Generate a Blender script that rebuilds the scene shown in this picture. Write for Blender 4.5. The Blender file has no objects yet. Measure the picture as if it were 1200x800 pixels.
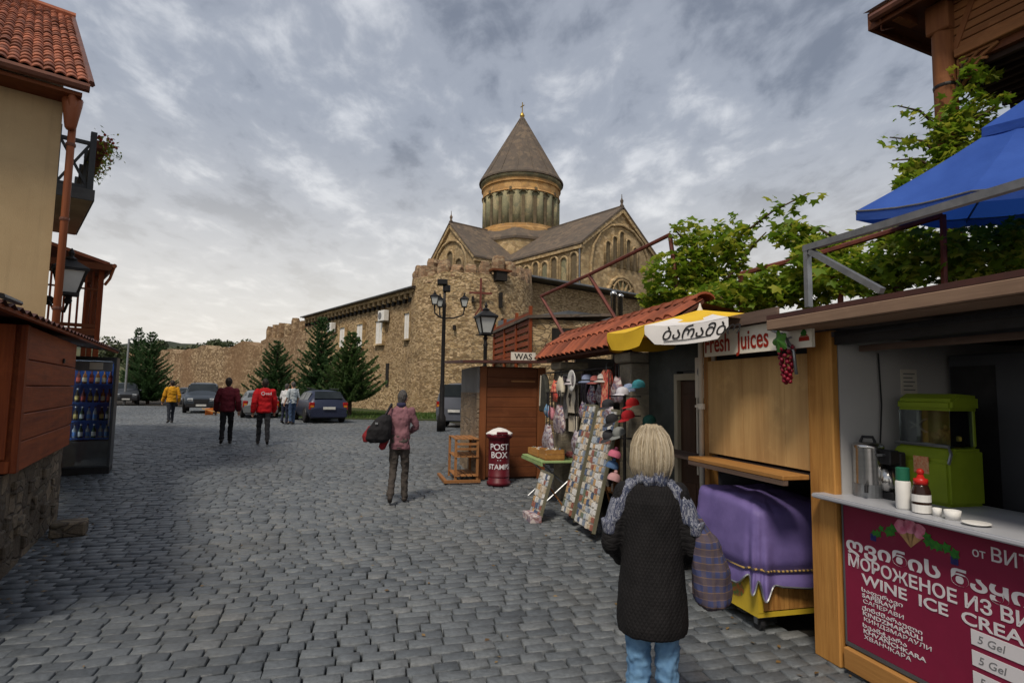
import bpy, bmesh, math, random
import numpy as np
from mathutils import Vector, Matrix, noise as mnoise

scene = bpy.context.scene
col = scene.collection
R = math.radians
random.seed(7)
RNG = np.random.default_rng(11)

# ------------------------------------------------------------------ camera
CAM_Z = 1.75
PITCH = math.atan(59 / 680.0)
ROLL = R(0.9)
FPX = 680.0                      # focal length for a frame 1200 wide
cam_data = bpy.data.cameras.new('camera')
cam_data.sensor_width = 36.0
cam_data.lens = 36.0 * FPX / 1200.0
cam_data.clip_start = 0.05
cam_data.clip_end = 6000.0
cam = bpy.data.objects.new('camera', cam_data)
CAM_M = Matrix.Translation((0, 0, CAM_Z)) @ Matrix.Rotation(math.pi / 2 + PITCH, 4, 'X') @ Matrix.Rotation(ROLL, 4, 'Z')
cam.matrix_world = CAM_M
col.objects.link(cam)
scene.camera = cam

# ------------------------------------------------------------------ world: overcast sky
world = bpy.data.worlds.new('World')
scene.world = world
world.use_nodes = True
wn, wl = world.node_tree.nodes, world.node_tree.links
wn.clear()
SUN_EL, SUN_AZ = R(54), R(-20)          # azimuth measured from +Y towards +X
wo = wn.new('ShaderNodeOutputWorld')
wb = wn.new('ShaderNodeBackground')
wl.new(wb.outputs[0], wo.inputs[0])
sky = wn.new('ShaderNodeTexSky')
sky.sky_type = 'NISHITA'
sky.sun_disc = False
sky.sun_elevation = SUN_EL
sky.sun_rotation = SUN_AZ
sky.air_density = 1.6
sky.dust_density = 3.0
wt = wn.new('ShaderNodeTexCoord')
sep = wn.new('ShaderNodeSeparateXYZ')
wl.new(wt.outputs['Generated'], sep.inputs[0])
def wmath(op, a, b=None, clamp=False):
    n = wn.new('ShaderNodeMath'); n.operation = op; n.use_clamp = clamp
    for i, v in enumerate((a, b)):
        if v is None: continue
        if isinstance(v, (int, float)): n.inputs[i].default_value = v
        else: wl.new(v, n.inputs[i])
    return n.outputs[0]
# project the view direction on a flat cloud deck so that clouds shrink towards the horizon
zc = wmath('ADD', wmath('MAXIMUM', sep.outputs[2], 0.0), 0.16)
cu = wmath('DIVIDE', sep.outputs[0], zc)
cv = wmath('DIVIDE', sep.outputs[1], zc)
comb = wn.new('ShaderNodeCombineXYZ')
wl.new(cu, comb.inputs[0]); wl.new(cv, comb.inputs[1])
def wnoise(scale, detail, rough, dist, rot, stretch, off=0.0):
    mp = wn.new('ShaderNodeMapping'); mp.inputs['Rotation'].default_value = (0, 0, R(rot)); mp.inputs['Scale'].default_value = stretch
    mp.inputs['Location'].default_value = (off, off * .7, 0)
    wl.new(comb.outputs[0], mp.inputs[0])
    n = wn.new('ShaderNodeTexNoise'); n.inputs['Scale'].default_value = scale; n.inputs['Detail'].default_value = detail
    n.inputs['Roughness'].default_value = rough; n.inputs['Distortion'].default_value = dist
    wl.new(mp.outputs[0], n.inputs['Vector'])
    return n.outputs['Fac']
n1 = wnoise(0.75, 5, .55, .35, 28, (1, 1, 1), 3.1)
n2 = wnoise(2.9, 7, .56, .3, 38, (1, .8, 1), 1.7)
n3 = wnoise(7.5, 7, .58, .3, 30, (1, .62, 1), 0.0)
mix = wmath('ADD', wmath('ADD', wmath('MULTIPLY', n1, .30), wmath('MULTIPLY', n2, .38)), wmath('MULTIPLY', n3, .32))
ramp = wn.new('ShaderNodeValToRGB')
cr = ramp.color_ramp
cr.interpolation = 'EASE'
cr.elements[0].position = .40; cr.elements[0].color = (.108, .120, .150, 1)
cr.elements[1].position = .63; cr.elements[1].color = (.400, .408, .428, 1)
e = cr.elements.new(.50); e.color = (.200, .215, .250, 1)
wl.new(mix, ramp.inputs[0])
# thinner, paler cloud low over the horizon
hz = wn.new('ShaderNodeMapRange'); hz.interpolation_type = 'SMOOTHSTEP'
hz.inputs['From Min'].default_value = .02; hz.inputs['From Max'].default_value = .46
hz.inputs['To Min'].default_value = .72; hz.inputs['To Max'].default_value = 0.0
wl.new(sep.outputs[2], hz.inputs['Value'])
mx = wn.new('ShaderNodeMix'); mx.data_type = 'RGBA'
wl.new(hz.outputs[0], mx.inputs['Factor'])
wl.new(ramp.outputs[0], mx.inputs['A'])
mx.inputs['B'].default_value = (.580, .540, .490, 1)
mx2 = wn.new('ShaderNodeMix'); mx2.data_type = 'RGBA'      # a little of the clear sky above the deck comes through
mx2.inputs['Factor'].default_value = .10
scl = wn.new('ShaderNodeVectorMath'); scl.operation = 'SCALE'; scl.inputs['Scale'].default_value = .10
wl.new(sky.outputs[0], scl.inputs[0])
wl.new(mx.outputs['Result'], mx2.inputs['A']); wl.new(scl.outputs[0], mx2.inputs['B'])
wl.new(mx2.outputs['Result'], wb.inputs['Color'])
wb.inputs['Strength'].default_value = 0.90

sun_data = bpy.data.lights.new('sun', 'SUN')
sun_data.energy = 1.5
sun_data.angle = R(12)
sun_data.color = (1.0, .90, .77)
sun = bpy.data.objects.new('sun', sun_data)
sd = Vector((math.sin(SUN_AZ) * math.cos(SUN_EL), math.cos(SUN_AZ) * math.cos(SUN_EL) * -1.0, math.sin(SUN_EL)))
sun.rotation_euler = sd.to_track_quat('Z', 'Y').to_euler()
col.objects.link(sun)
sky.sun_rotation = math.atan2(sd.x, sd.y)

vs = scene.view_settings
vs.view_transform = 'Standard'; vs.look = 'None'; vs.exposure = 1.02; vs.gamma = 1.0; vs.use_curve_mapping = False
scene.render.engine = 'CYCLES'
scene.cycles.use_denoising = True
scene.cycles.max_bounces = 6
scene.cycles.transparent_max_bounces = 8

# ------------------------------------------------------------------ helpers
def ray(px, py):
    return (CAM_M.to_3x3() @ Vector(((px - 600) / FPX, -(py - 400) / FPX, -1.0)))
def at(px, py, Y):
    """world point seen at (px, py) of the 1200x800 frame, Y metres ahead"""
    r = ray(px, py); return Vector((0, 0, CAM_Z)) + r * (Y / r.y)

def ground(y):
    t = min(max((y - 6.0) / 12.0, 0), 1); return 0.27 * t * t * (3 - 2 * t)

def rotz(a): return Matrix.Rotation(a, 3, 'Z')

class MB:
    """collects faces; build() links them as one mesh object"""
    def __init__(s): s.v = []; s.f = []; s.mi = []; s.m = 0
    def add(s, vs_, fs_):
        o = len(s.v); s.v += [tuple(p) for p in vs_]; s.f += [tuple(i + o for i in f) for f in fs_]; s.mi += [s.m] * len(fs_); return s
    def box(s, c, d, rot=None):
        x, y, z = d[0] / 2, d[1] / 2, d[2] / 2
        p = [Vector(q) for q in ((-x,-y,-z),(x,-y,-z),(x,y,-z),(-x,y,-z),(-x,-y,z),(x,-y,z),(x,y,z),(-x,y,z))]
        if rot is not None: p = [rot @ q for q in p]
        c = Vector(c)
        return s.add([q + c for q in p], [(0,3,2,1),(4,5,6,7),(0,1,5,4),(1,2,6,5),(2,3,7,6),(3,0,4,7)])
    def span(s, a, b):
        a, b = Vector(a), Vector(b); return s.box((a + b) / 2, [abs(b[i] - a[i]) for i in range(3)])
    def bar(s, a, b, w, h, up=(0, 0, 1)):
        a, b = Vector(a), Vector(b); d = b - a; L = d.length; d.normalize()
        u = Vector(up)
        if abs(d.dot(u)) > .98: u = Vector((1, 0, 0))
        x = d.cross(u).normalized(); z = x.cross(d)
        return s.box((a + b) / 2, (w, L, h), Matrix((x, d, z)).transposed())
    def tube(s, pts, r, seg=8, cap=True, sx=1.0):
        pts = [Vector(p) for p in pts]; n = len(pts)
        rs = r if isinstance(r, (list, tuple)) else [r] * n
        vs_, fs_ = [], []
        u = None
        for i in range(n):
            d = (pts[min(i + 1, n - 1)] - pts[max(i - 1, 0)]).normalized()
            if u is None:
                u = d.orthogonal().normalized()
            else:
                u = (u - d * u.dot(d)); u = u.normalized() if u.length > 1e-6 else d.orthogonal().normalized()
            w = d.cross(u)
            for k in range(seg):
                a = 2 * math.pi * k / seg
                vs_.append(pts[i] + (u * math.cos(a) + w * math.sin(a) * sx) * rs[i])
        for i in range(n - 1):
            for k in range(seg):
                k2 = (k + 1) % seg
                fs_.append((i*seg+k, i*seg+k2, (i+1)*seg+k2, (i+1)*seg+k))
        if cap:
            fs_.append(tuple(reversed(range(seg)))); fs_.append(tuple((n-1)*seg + k for k in range(seg)))
        return s.add(vs_, fs_)
    def lathe(s, prof, seg=16, c=(0, 0, 0), axis='Z', cap=True, sy=1.0):
        c = Vector(c); vs_, fs_ = [], []
        for (r, z) in prof:
            for k in range(seg):
                a = 2 * math.pi * k / seg
                p = (r * math.cos(a), r * math.sin(a) * sy, z)
                if axis == 'Y': p = (p[0], p[2], p[1])
                elif axis == 'X': p = (p[2], p[0], p[1])
                vs_.append(c + Vector(p))
        n = len(prof)
        for i in range(n - 1):
            for k in range(seg):
                k2 = (k + 1) % seg
                q = (i*seg+k, i*seg+k2, (i+1)*seg+k2, (i+1)*seg+k)
                fs_.append(q if axis != 'Y' else q[::-1])
        if cap:
            a_, b_ = tuple(reversed(range(seg))), tuple((n-1)*seg + k for k in range(seg))
            if axis == 'Y': a_, b_ = a_[::-1], b_[::-1]
            fs_ += [a_, b_]
        return s.add(vs_, fs_)
    def prism(s, poly, h0, h1, axis='Z'):
        """extrude a polygon given in the plane across axis"""
        n = len(poly)
        def P(a, b, h): return {'Z': (a, b, h), 'Y': (a, h, b), 'X': (h, a, b)}[axis]
        vs_ = [P(a, b, h0) for a, b in poly] + [P(a, b, h1) for a, b in poly]
        fs_ = [tuple(reversed(range(n))), tuple(range(n, 2*n))] + [(i, (i+1) % n, (i+1) % n + n, i + n) for i in range(n)]
        return s.add(vs_, fs_)
    def ball(s, c, r, seg=12, rings=8, rot=None):
        c = Vector(c); r = r if isinstance(r, (tuple, list)) else (r, r, r)
        vs_, fs_ = [], []
        for i in range(1, rings):
            t = math.pi * i / rings
            for k in range(seg):
                a = 2 * math.pi * k / seg
                p = Vector((r[0]*math.sin(t)*math.cos(a), r[1]*math.sin(t)*math.sin(a), -r[2]*math.cos(t)))
                vs_.append(c + (rot @ p if rot is not None else p))
        b = Vector((0, 0, -r[2])); t_ = Vector((0, 0, r[2]))
        vs_ += [c + (rot @ b if rot is not None else b), c + (rot @ t_ if rot is not None else t_)]
        nb, nt = len(vs_) - 2, len(vs_) - 1
        for k in range(seg):
            k2 = (k + 1) % seg
            fs_.append((nb, k2, k)); fs_.append((nt, (rings-2)*seg + k, (rings-2)*seg + k2))
            for i in range(rings - 2):
                fs_.append((i*seg+k, i*seg+k2, (i+1)*seg+k2, (i+1)*seg+k))
        return s.add(vs_, fs_)
    def grid(s, P, nu, nv, closed=False):
        """P[i][j] points"""
        vs_ = [P(i, j) for i in range(nu) for j in range(nv)]
        fs_ = []
        for i in range(nu - (0 if closed else 1)):
            i2 = (i + 1) % nu
            for j in range(nv - 1):
                fs_.append((i*nv+j, i2*nv+j, i2*nv+j+1, i*nv+j+1))
        return s.add(vs_, fs_)
    def mesh(s, name='mesh', bevel=0, smooth=False, seg=1, recalc=True):
        me = bpy.data.meshes.new(name)
        me.from_pydata(s.v, [], s.f)
        if any(s.mi): me.polygons.foreach_set('material_index', s.mi)
        if bevel or recalc:
            bm = bmesh.new(); bm.from_mesh(me)
            if recalc: bmesh.ops.recalc_face_normals(bm, faces=bm.faces)
            if bevel:
                ed = [e_ for e_ in bm.edges if len(e_.link_faces) == 2 and e_.calc_face_angle(0) > .5]
                bmesh.ops.bevel(bm, geom=ed, offset=bevel, segments=seg, affect='EDGES', clamp_overlap=True)
            bm.to_mesh(me); bm.free()
        if smooth: me.polygons.foreach_set('use_smooth', [True] * len(me.polygons))
        me.update()
        return me
    def build(s, name, mat, parent=None, bevel=0, smooth=False, loc=None, rz=None, seg=1, recalc=True):
        me = s.mesh(name, bevel, smooth, seg, recalc)
        for m_ in (mat if isinstance(mat, (list, tuple)) else [mat]): me.materials.append(m_)
        return link(name, me, parent, loc, rz)

def link(name, me, parent=None, loc=None, rz=None):
    o = bpy.data.objects.new(name, me); col.objects.link(o)
    if parent is not None: o.parent = parent
    if loc is not None: o.location = loc
    if rz is not None: o.rotation_euler = (0, 0, rz)
    return o
def empty(name, loc=(0, 0, 0), rz=0.0):
    o = bpy.data.objects.new(name, None); col.objects.link(o); o.location = loc; o.rotation_euler = (0, 0, rz)
    o.empty_display_size = .2
    return o
def tag(o, label=None, cat=None, group=None, kind=None):
    if label: o['label'] = label
    if cat: o['category'] = cat
    if group: o['group'] = group
    if kind: o['kind'] = kind
    return o
def thing(name, label, cat, loc=(0, 0, 0), rz=0.0, group=None):
    return tag(empty(name, loc, rz), label, cat, group)
def copy_tree(o, parent=None):
    c = o.copy(); col.objects.link(c); c.parent = parent
    for ch in list(o.children): copy_tree(ch, c)
    return c
def smoothmesh(me): me.polygons.foreach_set('use_smooth', [True] * len(me.polygons))

def text(s, size, mat, name, parent, mtx, bold=0.0, depth=.0015, align='LEFT', sx=1.0, shear=0.0):
    cu = bpy.data.curves.new(name, 'FONT'); cu.body = s; cu.size = size; cu.offset = bold * size; cu.extrude = depth
    cu.align_x = align; cu.resolution_u = 3; cu.shear = shear
    o = bpy.data.objects.new(name, cu); col.objects.link(o)
    bpy.context.view_layer.update()
    me = bpy.data.meshes.new_from_object(o.evaluated_get(bpy.context.evaluated_depsgraph_get()))
    bpy.data.objects.remove(o); bpy.data.curves.remove(cu)
    me.transform(Matrix.Diagonal((sx, 1, 1, 1))); me.transform(mtx)
    me.materials.clear(); me.materials.append(mat); me.name = name
    return tag(link(name, me, parent), kind='stuff')
def face_mtx(o, x, y):
    """matrix placing text: origin o, reading direction x, up y"""
    x, y = Vector(x).normalized(), Vector(y).normalized(); z = x.cross(y)
    m = Matrix((x, y, z)).transposed().to_4x4(); m.translation = Vector(o); return m

# ------------------------------------------------------------------ materials
def srgb(r, g, b):
    def f(c):
        c /= 255.0; return c / 12.92 if c <= .04045 else ((c + .055) / 1.055) ** 2.4
    return (f(r), f(g), f(b), 1)
def c4(c): return tuple(c) + (1,) if len(c) == 3 else tuple(c)
class NT:
    def __init__(s, name):
        s.mat = bpy.data.materials.new(name); s.mat.use_nodes = True
        s.n, s.l = s.mat.node_tree.nodes, s.mat.node_tree.links
        s.b = s.n['Principled BSDF']
        s.tc = s.n.new('ShaderNodeTexCoord')
    def put(s, sock, v):
        if hasattr(v, 'is_linked') or isinstance(v, bpy.types.NodeSocket): s.l.new(v, sock)
        else: sock.default_value = v
    def mapping(s, scale=(1, 1, 1), rot=(0, 0, 0), src='Object'):
        m = s.n.new('ShaderNodeMapping'); m.inputs['Scale'].default_value = scale; m.inputs['Rotation'].default_value = rot
        s.l.new(s.tc.outputs[src], m.inputs[0]); return m.outputs[0]
    def noise(s, vec, scale, detail=4, rough=.55, dist=0.0):
        n = s.n.new('ShaderNodeTexNoise'); s.l.new(vec, n.inputs['Vector'])
        for k, v in (('Scale', scale), ('Detail', detail), ('Roughness', rough), ('Distortion', dist)): n.inputs[k].default_value = v
        return n.outputs['Fac']
    def ramp(s, fac, stops, interp='LINEAR'):
        n = s.n.new('ShaderNodeValToRGB'); s.l.new(fac, n.inputs[0]); cr = n.color_ramp; cr.interpolation = interp
        while len(cr.elements) < len(stops): cr.elements.new(.5)
        for e_, (p, c) in zip(cr.elements, stops): e_.position = p; e_.color = c4(c)
        return n.outputs[0]
    def mix(s, fac, a, b, mode='MIX'):
        n = s.n.new('ShaderNodeMix'); n.data_type = 'RGBA'; n.blend_type = mode
        for k, v in (('Factor', fac), ('A', a), ('B', b)):
            sock = n.inputs[k] if k == 'Factor' else [i for i in n.inputs if i.name == k and i.type == 'RGBA'][0]
            if isinstance(v, bpy.types.NodeSocket): s.l.new(v, sock)
            else: sock.default_value = c4(v) if isinstance(v, (tuple, list)) else v
        return [o for o in n.outputs if o.type == 'RGBA'][0]
    def math(s, op, a, b=None, clamp=False):
        n = s.n.new('ShaderNodeMath'); n.operation = op; n.use_clamp = clamp
        for i, v in enumerate((a, b)):
            if v is None: continue
            s.put(n.inputs[i], v)
        return n.outputs[0]
    def val(s, colr, v, h=.5, sat=1.0):
        n = s.n.new('ShaderNodeHueSaturation'); n.inputs['Hue'].default_value = h; n.inputs['Saturation'].default_value = sat
        s.put(n.inputs['Value'], v); s.put(n.inputs['Color'], colr); return n.outputs[0]
    def rnd(s, lo, hi, island=False):
        if island:
            n = s.n.new('ShaderNodeNewGeometry'); o = n.outputs['Random Per Island']
        else:
            n = s.n.new('ShaderNodeObjectInfo'); o = n.outputs['Random']
        return s.math('ADD', s.math('MULTIPLY', o, hi - lo), lo)
    def bump(s, h, strength, dist=.02):
        n = s.n.new('ShaderNodeBump'); n.inputs['Strength'].default_value = strength; n.inputs['Distance'].default_value = dist
        s.l.new(h, n.inputs['Height']); s.l.new(n.outputs[0], s.b.inputs['Normal'])
    def done(s, colr, rough=.7, metal=0.0, spec=.4):
        s.put(s.b.inputs['Base Color'], c4(colr) if isinstance(colr, (tuple, list)) else colr)
        s.put(s.b.inputs['Roughness'], rough)
        s.b.inputs['Metallic'].default_value = metal
        s.b.inputs['Specular IOR Level'].default_value = spec
        return s.mat

def mat(name, c1, c2=None, scale=4.0, rough=.75, metal=0.0, bump=0.0, bscale=40.0, stretch=(1, 1, 1), var=None, island=False, spec=.28, lo=.35, hi=.65, detail=5, bdist=.01):
    t = NT(name); v = t.mapping(stretch)
    c1 = c4(c1); c2 = c4(c2) if c2 else tuple(x * .72 for x in c1[:3]) + (1,)
    colr = t.ramp(t.noise(v, scale, detail), [(lo, c1), (hi, c2)])
    if var: colr = t.val(colr, t.rnd(var[0], var[1], island))
    if bump: t.bump(t.noise(v, bscale, 4), bump, bdist)
    return t.done(colr, rough, metal, spec)

def wood(name, c1, c2, axis='Z', scale=9.0, rough=.62, bump=.25, var=(.85, 1.15), knots=False):
    """grain running along the given object axis"""
    t = NT(name)
    st = {'X': (.06, 1, 1), 'Y': (1, .06, 1), 'Z': (1, 1, .06)}[axis]
    v = t.mapping(st)
    n = t.noise(v, scale, 6, .6, .6)
    fine = t.noise(v, scale * 6, 3, .6)
    colr = t.ramp(t.math('ADD', t.math('MULTIPLY', n, .75), t.math('MULTIPLY', fine, .25)), [(.32, c1), (.68, c2)])
    blot = t.noise(t.mapping(), 1.6, 4)
    colr = t.mix(t.math('MULTIPLY', t.math('SUBTRACT', blot, .45, True), 1.2, True), colr, tuple(x * .55 for x in c4(c2)[:3]))
    if var: colr = t.val(colr, t.rnd(*var))
    wear = t.noise(t.mapping(), 3.1, 7, .68)
    colr = t.mix(t.math('MULTIPLY', t.math('SUBTRACT', wear, .56, True), 3.0, True), colr, tuple(min(1, x*1.22 + .008) for x in c4(c1)[:3]))
    t.bump(t.math('ADD', n, fine), bump, .006)
    return t.done(colr, rough + .12, 0, .18)

def rubble(name, palette, mortar, scale=3.0, squash=1.7, joint=.06, rough=.9, bump=.9, stain=(.30, .24, .17), stain_amt=.5, bdist=.06, big=.16):
    t = NT(name)
    v = t.mapping((1, 1, squash))
    nz = t.n.new('ShaderNodeTexNoise'); t.l.new(v, nz.inputs['Vector']); nz.inputs['Scale'].default_value = scale * .9; nz.inputs['Detail'].default_value = 2
    ma = t.n.new('ShaderNodeVectorMath'); ma.operation = 'MULTIPLY_ADD'; t.l.new(nz.outputs['Color'], ma.inputs[0]); ma.inputs[1].default_value = (.22 / scale * 3,) * 3; t.l.new(v, ma.inputs[2])
    def vor(feature):
        n = t.n.new('ShaderNodeTexVoronoi'); n.feature = feature; n.inputs['Scale'].default_value = scale; t.l.new(ma.outputs[0], n.inputs['Vector']); return n
    f1, de = vor('F1'), vor('DISTANCE_TO_EDGE')
    sp = t.n.new('ShaderNodeSeparateColor'); t.l.new(f1.outputs['Color'], sp.inputs[0])
    k = len(palette)
    colr = t.ramp(sp.outputs[0], [(i / k, c) for i, c in enumerate(palette)], 'CONSTANT')
    colr = t.mix(.45, colr, t.ramp(t.noise(v, scale * 7, 5), [(.3, (.12, .10, .075)), (.7, (.62, .54, .42))]), 'OVERLAY')
    jm = t.n.new('ShaderNodeMapRange'); jm.inputs['From Min'].default_value = joint * .4; jm.inputs['From Max'].default_value = joint * 1.5
    t.l.new(de.outputs['Distance'], jm.inputs['Value'])
    colr = t.mix(jm.outputs[0], mortar, colr)
    st = t.noise(t.mapping((1, 1, .55)), big, 6, .62, .4)
    colr = t.mix(t.math('MULTIPLY', t.math('MULTIPLY', t.math('SUBTRACT', st, .44, True), 5.0, True), stain_amt), colr, stain)
    hgt = t.math('ADD', t.math('MULTIPLY', jm.outputs[0], .6), t.math('MULTIPLY', t.noise(v, scale * 4, 5), .8))
    t.bump(hgt, bump, bdist)
    return t.done(colr, rough, 0, .2)

def leafmat(name, c1, c2, c3, island=True, trans=.25):
    t = NT(name)
    r = t.rnd(0, 1, island)
    colr = t.ramp(r, [(0.0, c1), (.5, c2), (1.0, c3)])
    m = t.done(colr, .55, 0, .35)
    t.b.inputs['Transmission Weight'].default_value = 0
    tr = t.n.new('ShaderNodeBsdfTranslucent'); t.l.new(colr, tr.inputs['Color'])
    ms = t.n.new('ShaderNodeMixShader'); ms.inputs[0].default_value = trans
    out = [n for n in t.n if n.type == 'OUTPUT_MATERIAL'][0]
    t.l.new(t.b.outputs[0], ms.inputs[1]); t.l.new(tr.outputs[0], ms.inputs[2]); t.l.new(ms.outputs[0], out.inputs[0])
    return m

def glassmat(name, tint=(.75, .8, .82), rough=.03, alpha=.35):
    """window pane: mirror-like reflection over a see-through body"""
    t = NT(name)
    tr = t.n.new('ShaderNodeBsdfTransparent'); tr.inputs[0].default_value = c4(tint)
    gl = t.n.new('ShaderNodeBsdfGlossy'); gl.inputs['Roughness'].default_value = rough; gl.inputs[0].default_value = (.9, .93, .95, 1)
    fr = t.n.new('ShaderNodeFresnel'); fr.inputs[0].default_value = 1.5
    ms = t.n.new('ShaderNodeMixShader')
    t.l.new(t.math('ADD', fr.outputs[0], alpha * .25, True), ms.inputs[0]); t.l.new(tr.outputs[0], ms.inputs[1]); t.l.new(gl.outputs[0], ms.inputs[2])
    out = [n for n in t.n if n.type == 'OUTPUT_MATERIAL'][0]
    t.l.new(ms.outputs[0], out.inputs[0])
    return t.mat

M = {}
M['mortar'] = mat('joint_dirt', (.016, .014, .011), (.030, .026, .020), 6, .95, bump=.4)
t = NT('basalt_cobble')
at_ = t.n.new('ShaderNodeAttribute'); at_.attribute_name = 'tone'
vv = t.mapping()
cb = t.ramp(at_.outputs['Fac'], [(0, (.060, .069, .077)), (.35, (.088, .099, .108)), (.7, (.116, .128, .136)), (1, (.146, .151, .150))])
cb = t.mix(.6, cb, t.ramp(t.noise(vv, 26, 6, .7), [(.3, (.22, .22, .22)), (.7, (.72, .72, .72))]), 'OVERLAY')
cb = t.mix(t.math('MULTIPLY', t.math('SUBTRACT', t.noise(vv, .55, 5, .6), .5, True), 2.2, True), cb, (.075, .070, .058))
t.bump(t.noise(vv, 42, 5, .65), .5, .012)
rr = t.math('ADD', t.math('MULTIPLY', t.noise(vv, 9, 3), .35), .50)
M['cobble'] = t.done(cb, t.math('SUBTRACT', rr, .12), 0, .5)
M['asphalt_far'] = mat('far_ground', (.085, .088, .086), (.06, .06, .055), .4, .9)
M['grass'] = leafmat('grass', (.035, .075, .012), (.06, .12, .02), (.10, .14, .03))
M['soil'] = mat('soil_turf', (.03, .05, .012), (.05, .055, .02), 3, .95, bump=.5)
M['wall'] = rubble('rubble_wall', [(.50, .39, .235), (.33, .24, .13), (.63, .51, .33), (.23, .16, .09), (.46, .34, .19), (.57, .455, .28)], (.25, .19, .115), 4.4, 2.3, .06, stain=(.25, .17, .095), stain_amt=.45, bdist=.06)
M['wall_far'] = rubble('rubble_far', [(.38, .285, .18), (.25, .18, .11), (.48, .375, .25), (.20, .14, .09)], (.22, .155, .09), 2.6, 2.0, .05, stain=(.20, .115, .06), stain_amt=.65, big=.10)
M['redbrick'] = rubble('reddish_merlon', [(.34, .225, .14), (.40, .27, .17), (.27, .17, .105), (.45, .34, .22)], (.28, .21, .14), 3.4, 2.2, .05, stain=(.16, .11, .08))
M['ashlar'] = rubble('church_ashlar', [(.50, .39, .22), (.39, .285, .15), (.57, .455, .275), (.32, .235, .13), (.46, .34, .185)], (.27, .205, .125), 1.7, 1.6, .035, bump=.5, stain=(.19, .15, .095), stain_amt=.6, big=.09)
M['drumstone'] = rubble('drum_green_stone', [(.24, .24, .15), (.31, .29, .18), (.20, .205, .13), (.34, .30, .185)], (.19, .175, .115), .9, 1.0, .03, bump=.3, stain=(.13, .12, .085), stain_amt=.5, big=.12)
M['ochre'] = rubble('drum_ochre_stone', [(.52, .32, .125), (.45, .26, .10), (.57, .37, .16), (.40, .24, .10)], (.34, .21, .10), .9, 1.3, .03, bump=.3, stain=(.25, .17, .09), stain_amt=.4)
M['slab'] = rubble('roof_slabs', [(.150, .120, .098), (.112, .094, .082), (.175, .140, .110), (.13, .108, .092)], (.10, .085, .07), 1.3, 1.0, .03, bump=.3, stain=(.09, .078, .066), stain_amt=.5)
M['dark'] = mat('dark_opening', (.012, .010, .009), (.02, .017, .014), 3, .9)
M['iron'] = mat('black_iron', (.012, .012, .013), (.022, .02, .019), 8, .5, .4)
M['lead'] = mat('grey_sheet_metal', (.16, .17, .18), (.11, .115, .12), 2, .45, .6)
M['white'] = mat('white_paint', (.72, .71, .68), (.62, .61, .58), 5, .6)
M['offwhite'] = mat('offwhite_board', (.62, .58, .50), (.52, .48, .41), 4, .7)
M['black'] = mat('black_plastic', (.012, .012, .013), (.02, .02, .022), 10, .5)
M['grey'] = mat('mid_grey', (.18, .18, .185), (.14, .14, .145), 6, .6)
M['steel'] = mat('galvanised_steel', (.30, .31, .32), (.22, .23, .24), 12, .42, .8)
M['chrome'] = mat('brushed_steel', (.58, .57, .55), (.48, .47, .45), 3, .24, 1.0, stretch=(1, 1, 30))
t = NT('tan_stucco'); v_ = t.mapping()
cs_ = t.ramp(t.noise(v_, 1.3, 6, .6), [(.3, (.45, .335, .19)), (.75, (.375, .272, .15))])
cs_ = t.mix(t.math('MULTIPLY', t.math('SUBTRACT', t.noise(t.mapping((3.5, 3.5, .22)), 1.6, 6, .65), .52, True), 2.0, True), cs_, (.25, .185, .105))
cs_ = t.mix(t.math('MULTIPLY', t.math('SUBTRACT', t.noise(v_, 7, 7, .7), .60, True), 2.2, True), cs_, (.52, .41, .25))
t.bump(t.noise(v_, 55, 5, .65), .5, .008); M['stucco'] = t.done(cs_, .95, 0, .15)
M['darkstucco'] = mat('grey_render', (.22, .215, .205), (.16, .155, .148), 1.5, .92, bump=.4, bscale=40)
M['tile'] = mat('clay_tile', (.31, .105, .052), (.19, .062, .036), 7, .8, bump=.3, bscale=30, var=(.55, 1.35))
M['tile_red'] = mat('clay_roof_tile', (.27, .072, .030), (.17, .045, .022), 6, .75, bump=.3, bscale=40, var=(.62, 1.3))  # deeper red clay of the souvenir stall roof
M['tilebed'] = mat('dark_tile_bed', (.085, .032, .02), (.06, .024, .017), 4, .9)  # dark brown roof base below the tiles
M['redwood'] = wood('red_stained_board_y', (.30, .070, .018), (.13, .026, .009), 'Y', 12, .5, .5)
M['redwood_z'] = wood('red_stained_board_z', (.30, .070, .018), (.13, .026, .009), 'Z', 12, .5, .5)
M['redwood_x'] = wood('red_stained_board_x', (.20, .062, .022), (.115, .034, .013), 'X', 8, .5)
M['brownwood'] = wood('brown_varnished_x', (.165, .055, .020), (.085, .027, .011), 'X', 7, .42)
M['brownwood_z'] = wood('brown_varnished_z', (.19, .068, .024), (.105, .035, .014), 'Z', 7, .42)
M['orangewood'] = wood('orange_pine_z', (.48, .245, .066), (.25, .105, .024), 'Z', 11, .5, .4)
M['orangewood_y'] = wood('orange_pine_y', (.44, .22, .065), (.30, .135, .036), 'Y', 9, .5)
M['ply'] = wood('pale_shutter_board', (.56, .365, .155), (.37, .215, .085), 'Z', 7, .5, .15, var=None)
M['greywood'] = wood('weathered_board', (.165, .112, .085), (.09, .06, .048), 'Y', 8, .75)
M['trellis'] = wood('terrace_timber', (.26, .105, .040), (.17, .062, .025), 'Z', 8, .6)
M['trellis_y'] = wood('terrace_timber_y', (.30, .135, .050), (.20, .08, .032), 'Y', 8, .6)
M['rackwood'] = wood('light_rack_wood', (.34, .16, .06), (.22, .095, .035), 'Z', 9, .6)
M['redpipe'] = mat('rust_red_pipe', (.16, .042, .028), (.10, .03, .022), 9, .55, .2)
M['fascia'] = mat('copper_brown_gutter', (.155, .062, .038), (.10, .042, .028), 6, .5, .2)
M['downpipe'] = mat('terracotta_downpipe', (.30, .095, .036), (.215, .066, .028), 3, .45, .1, stretch=(1, 1, .2))

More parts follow.
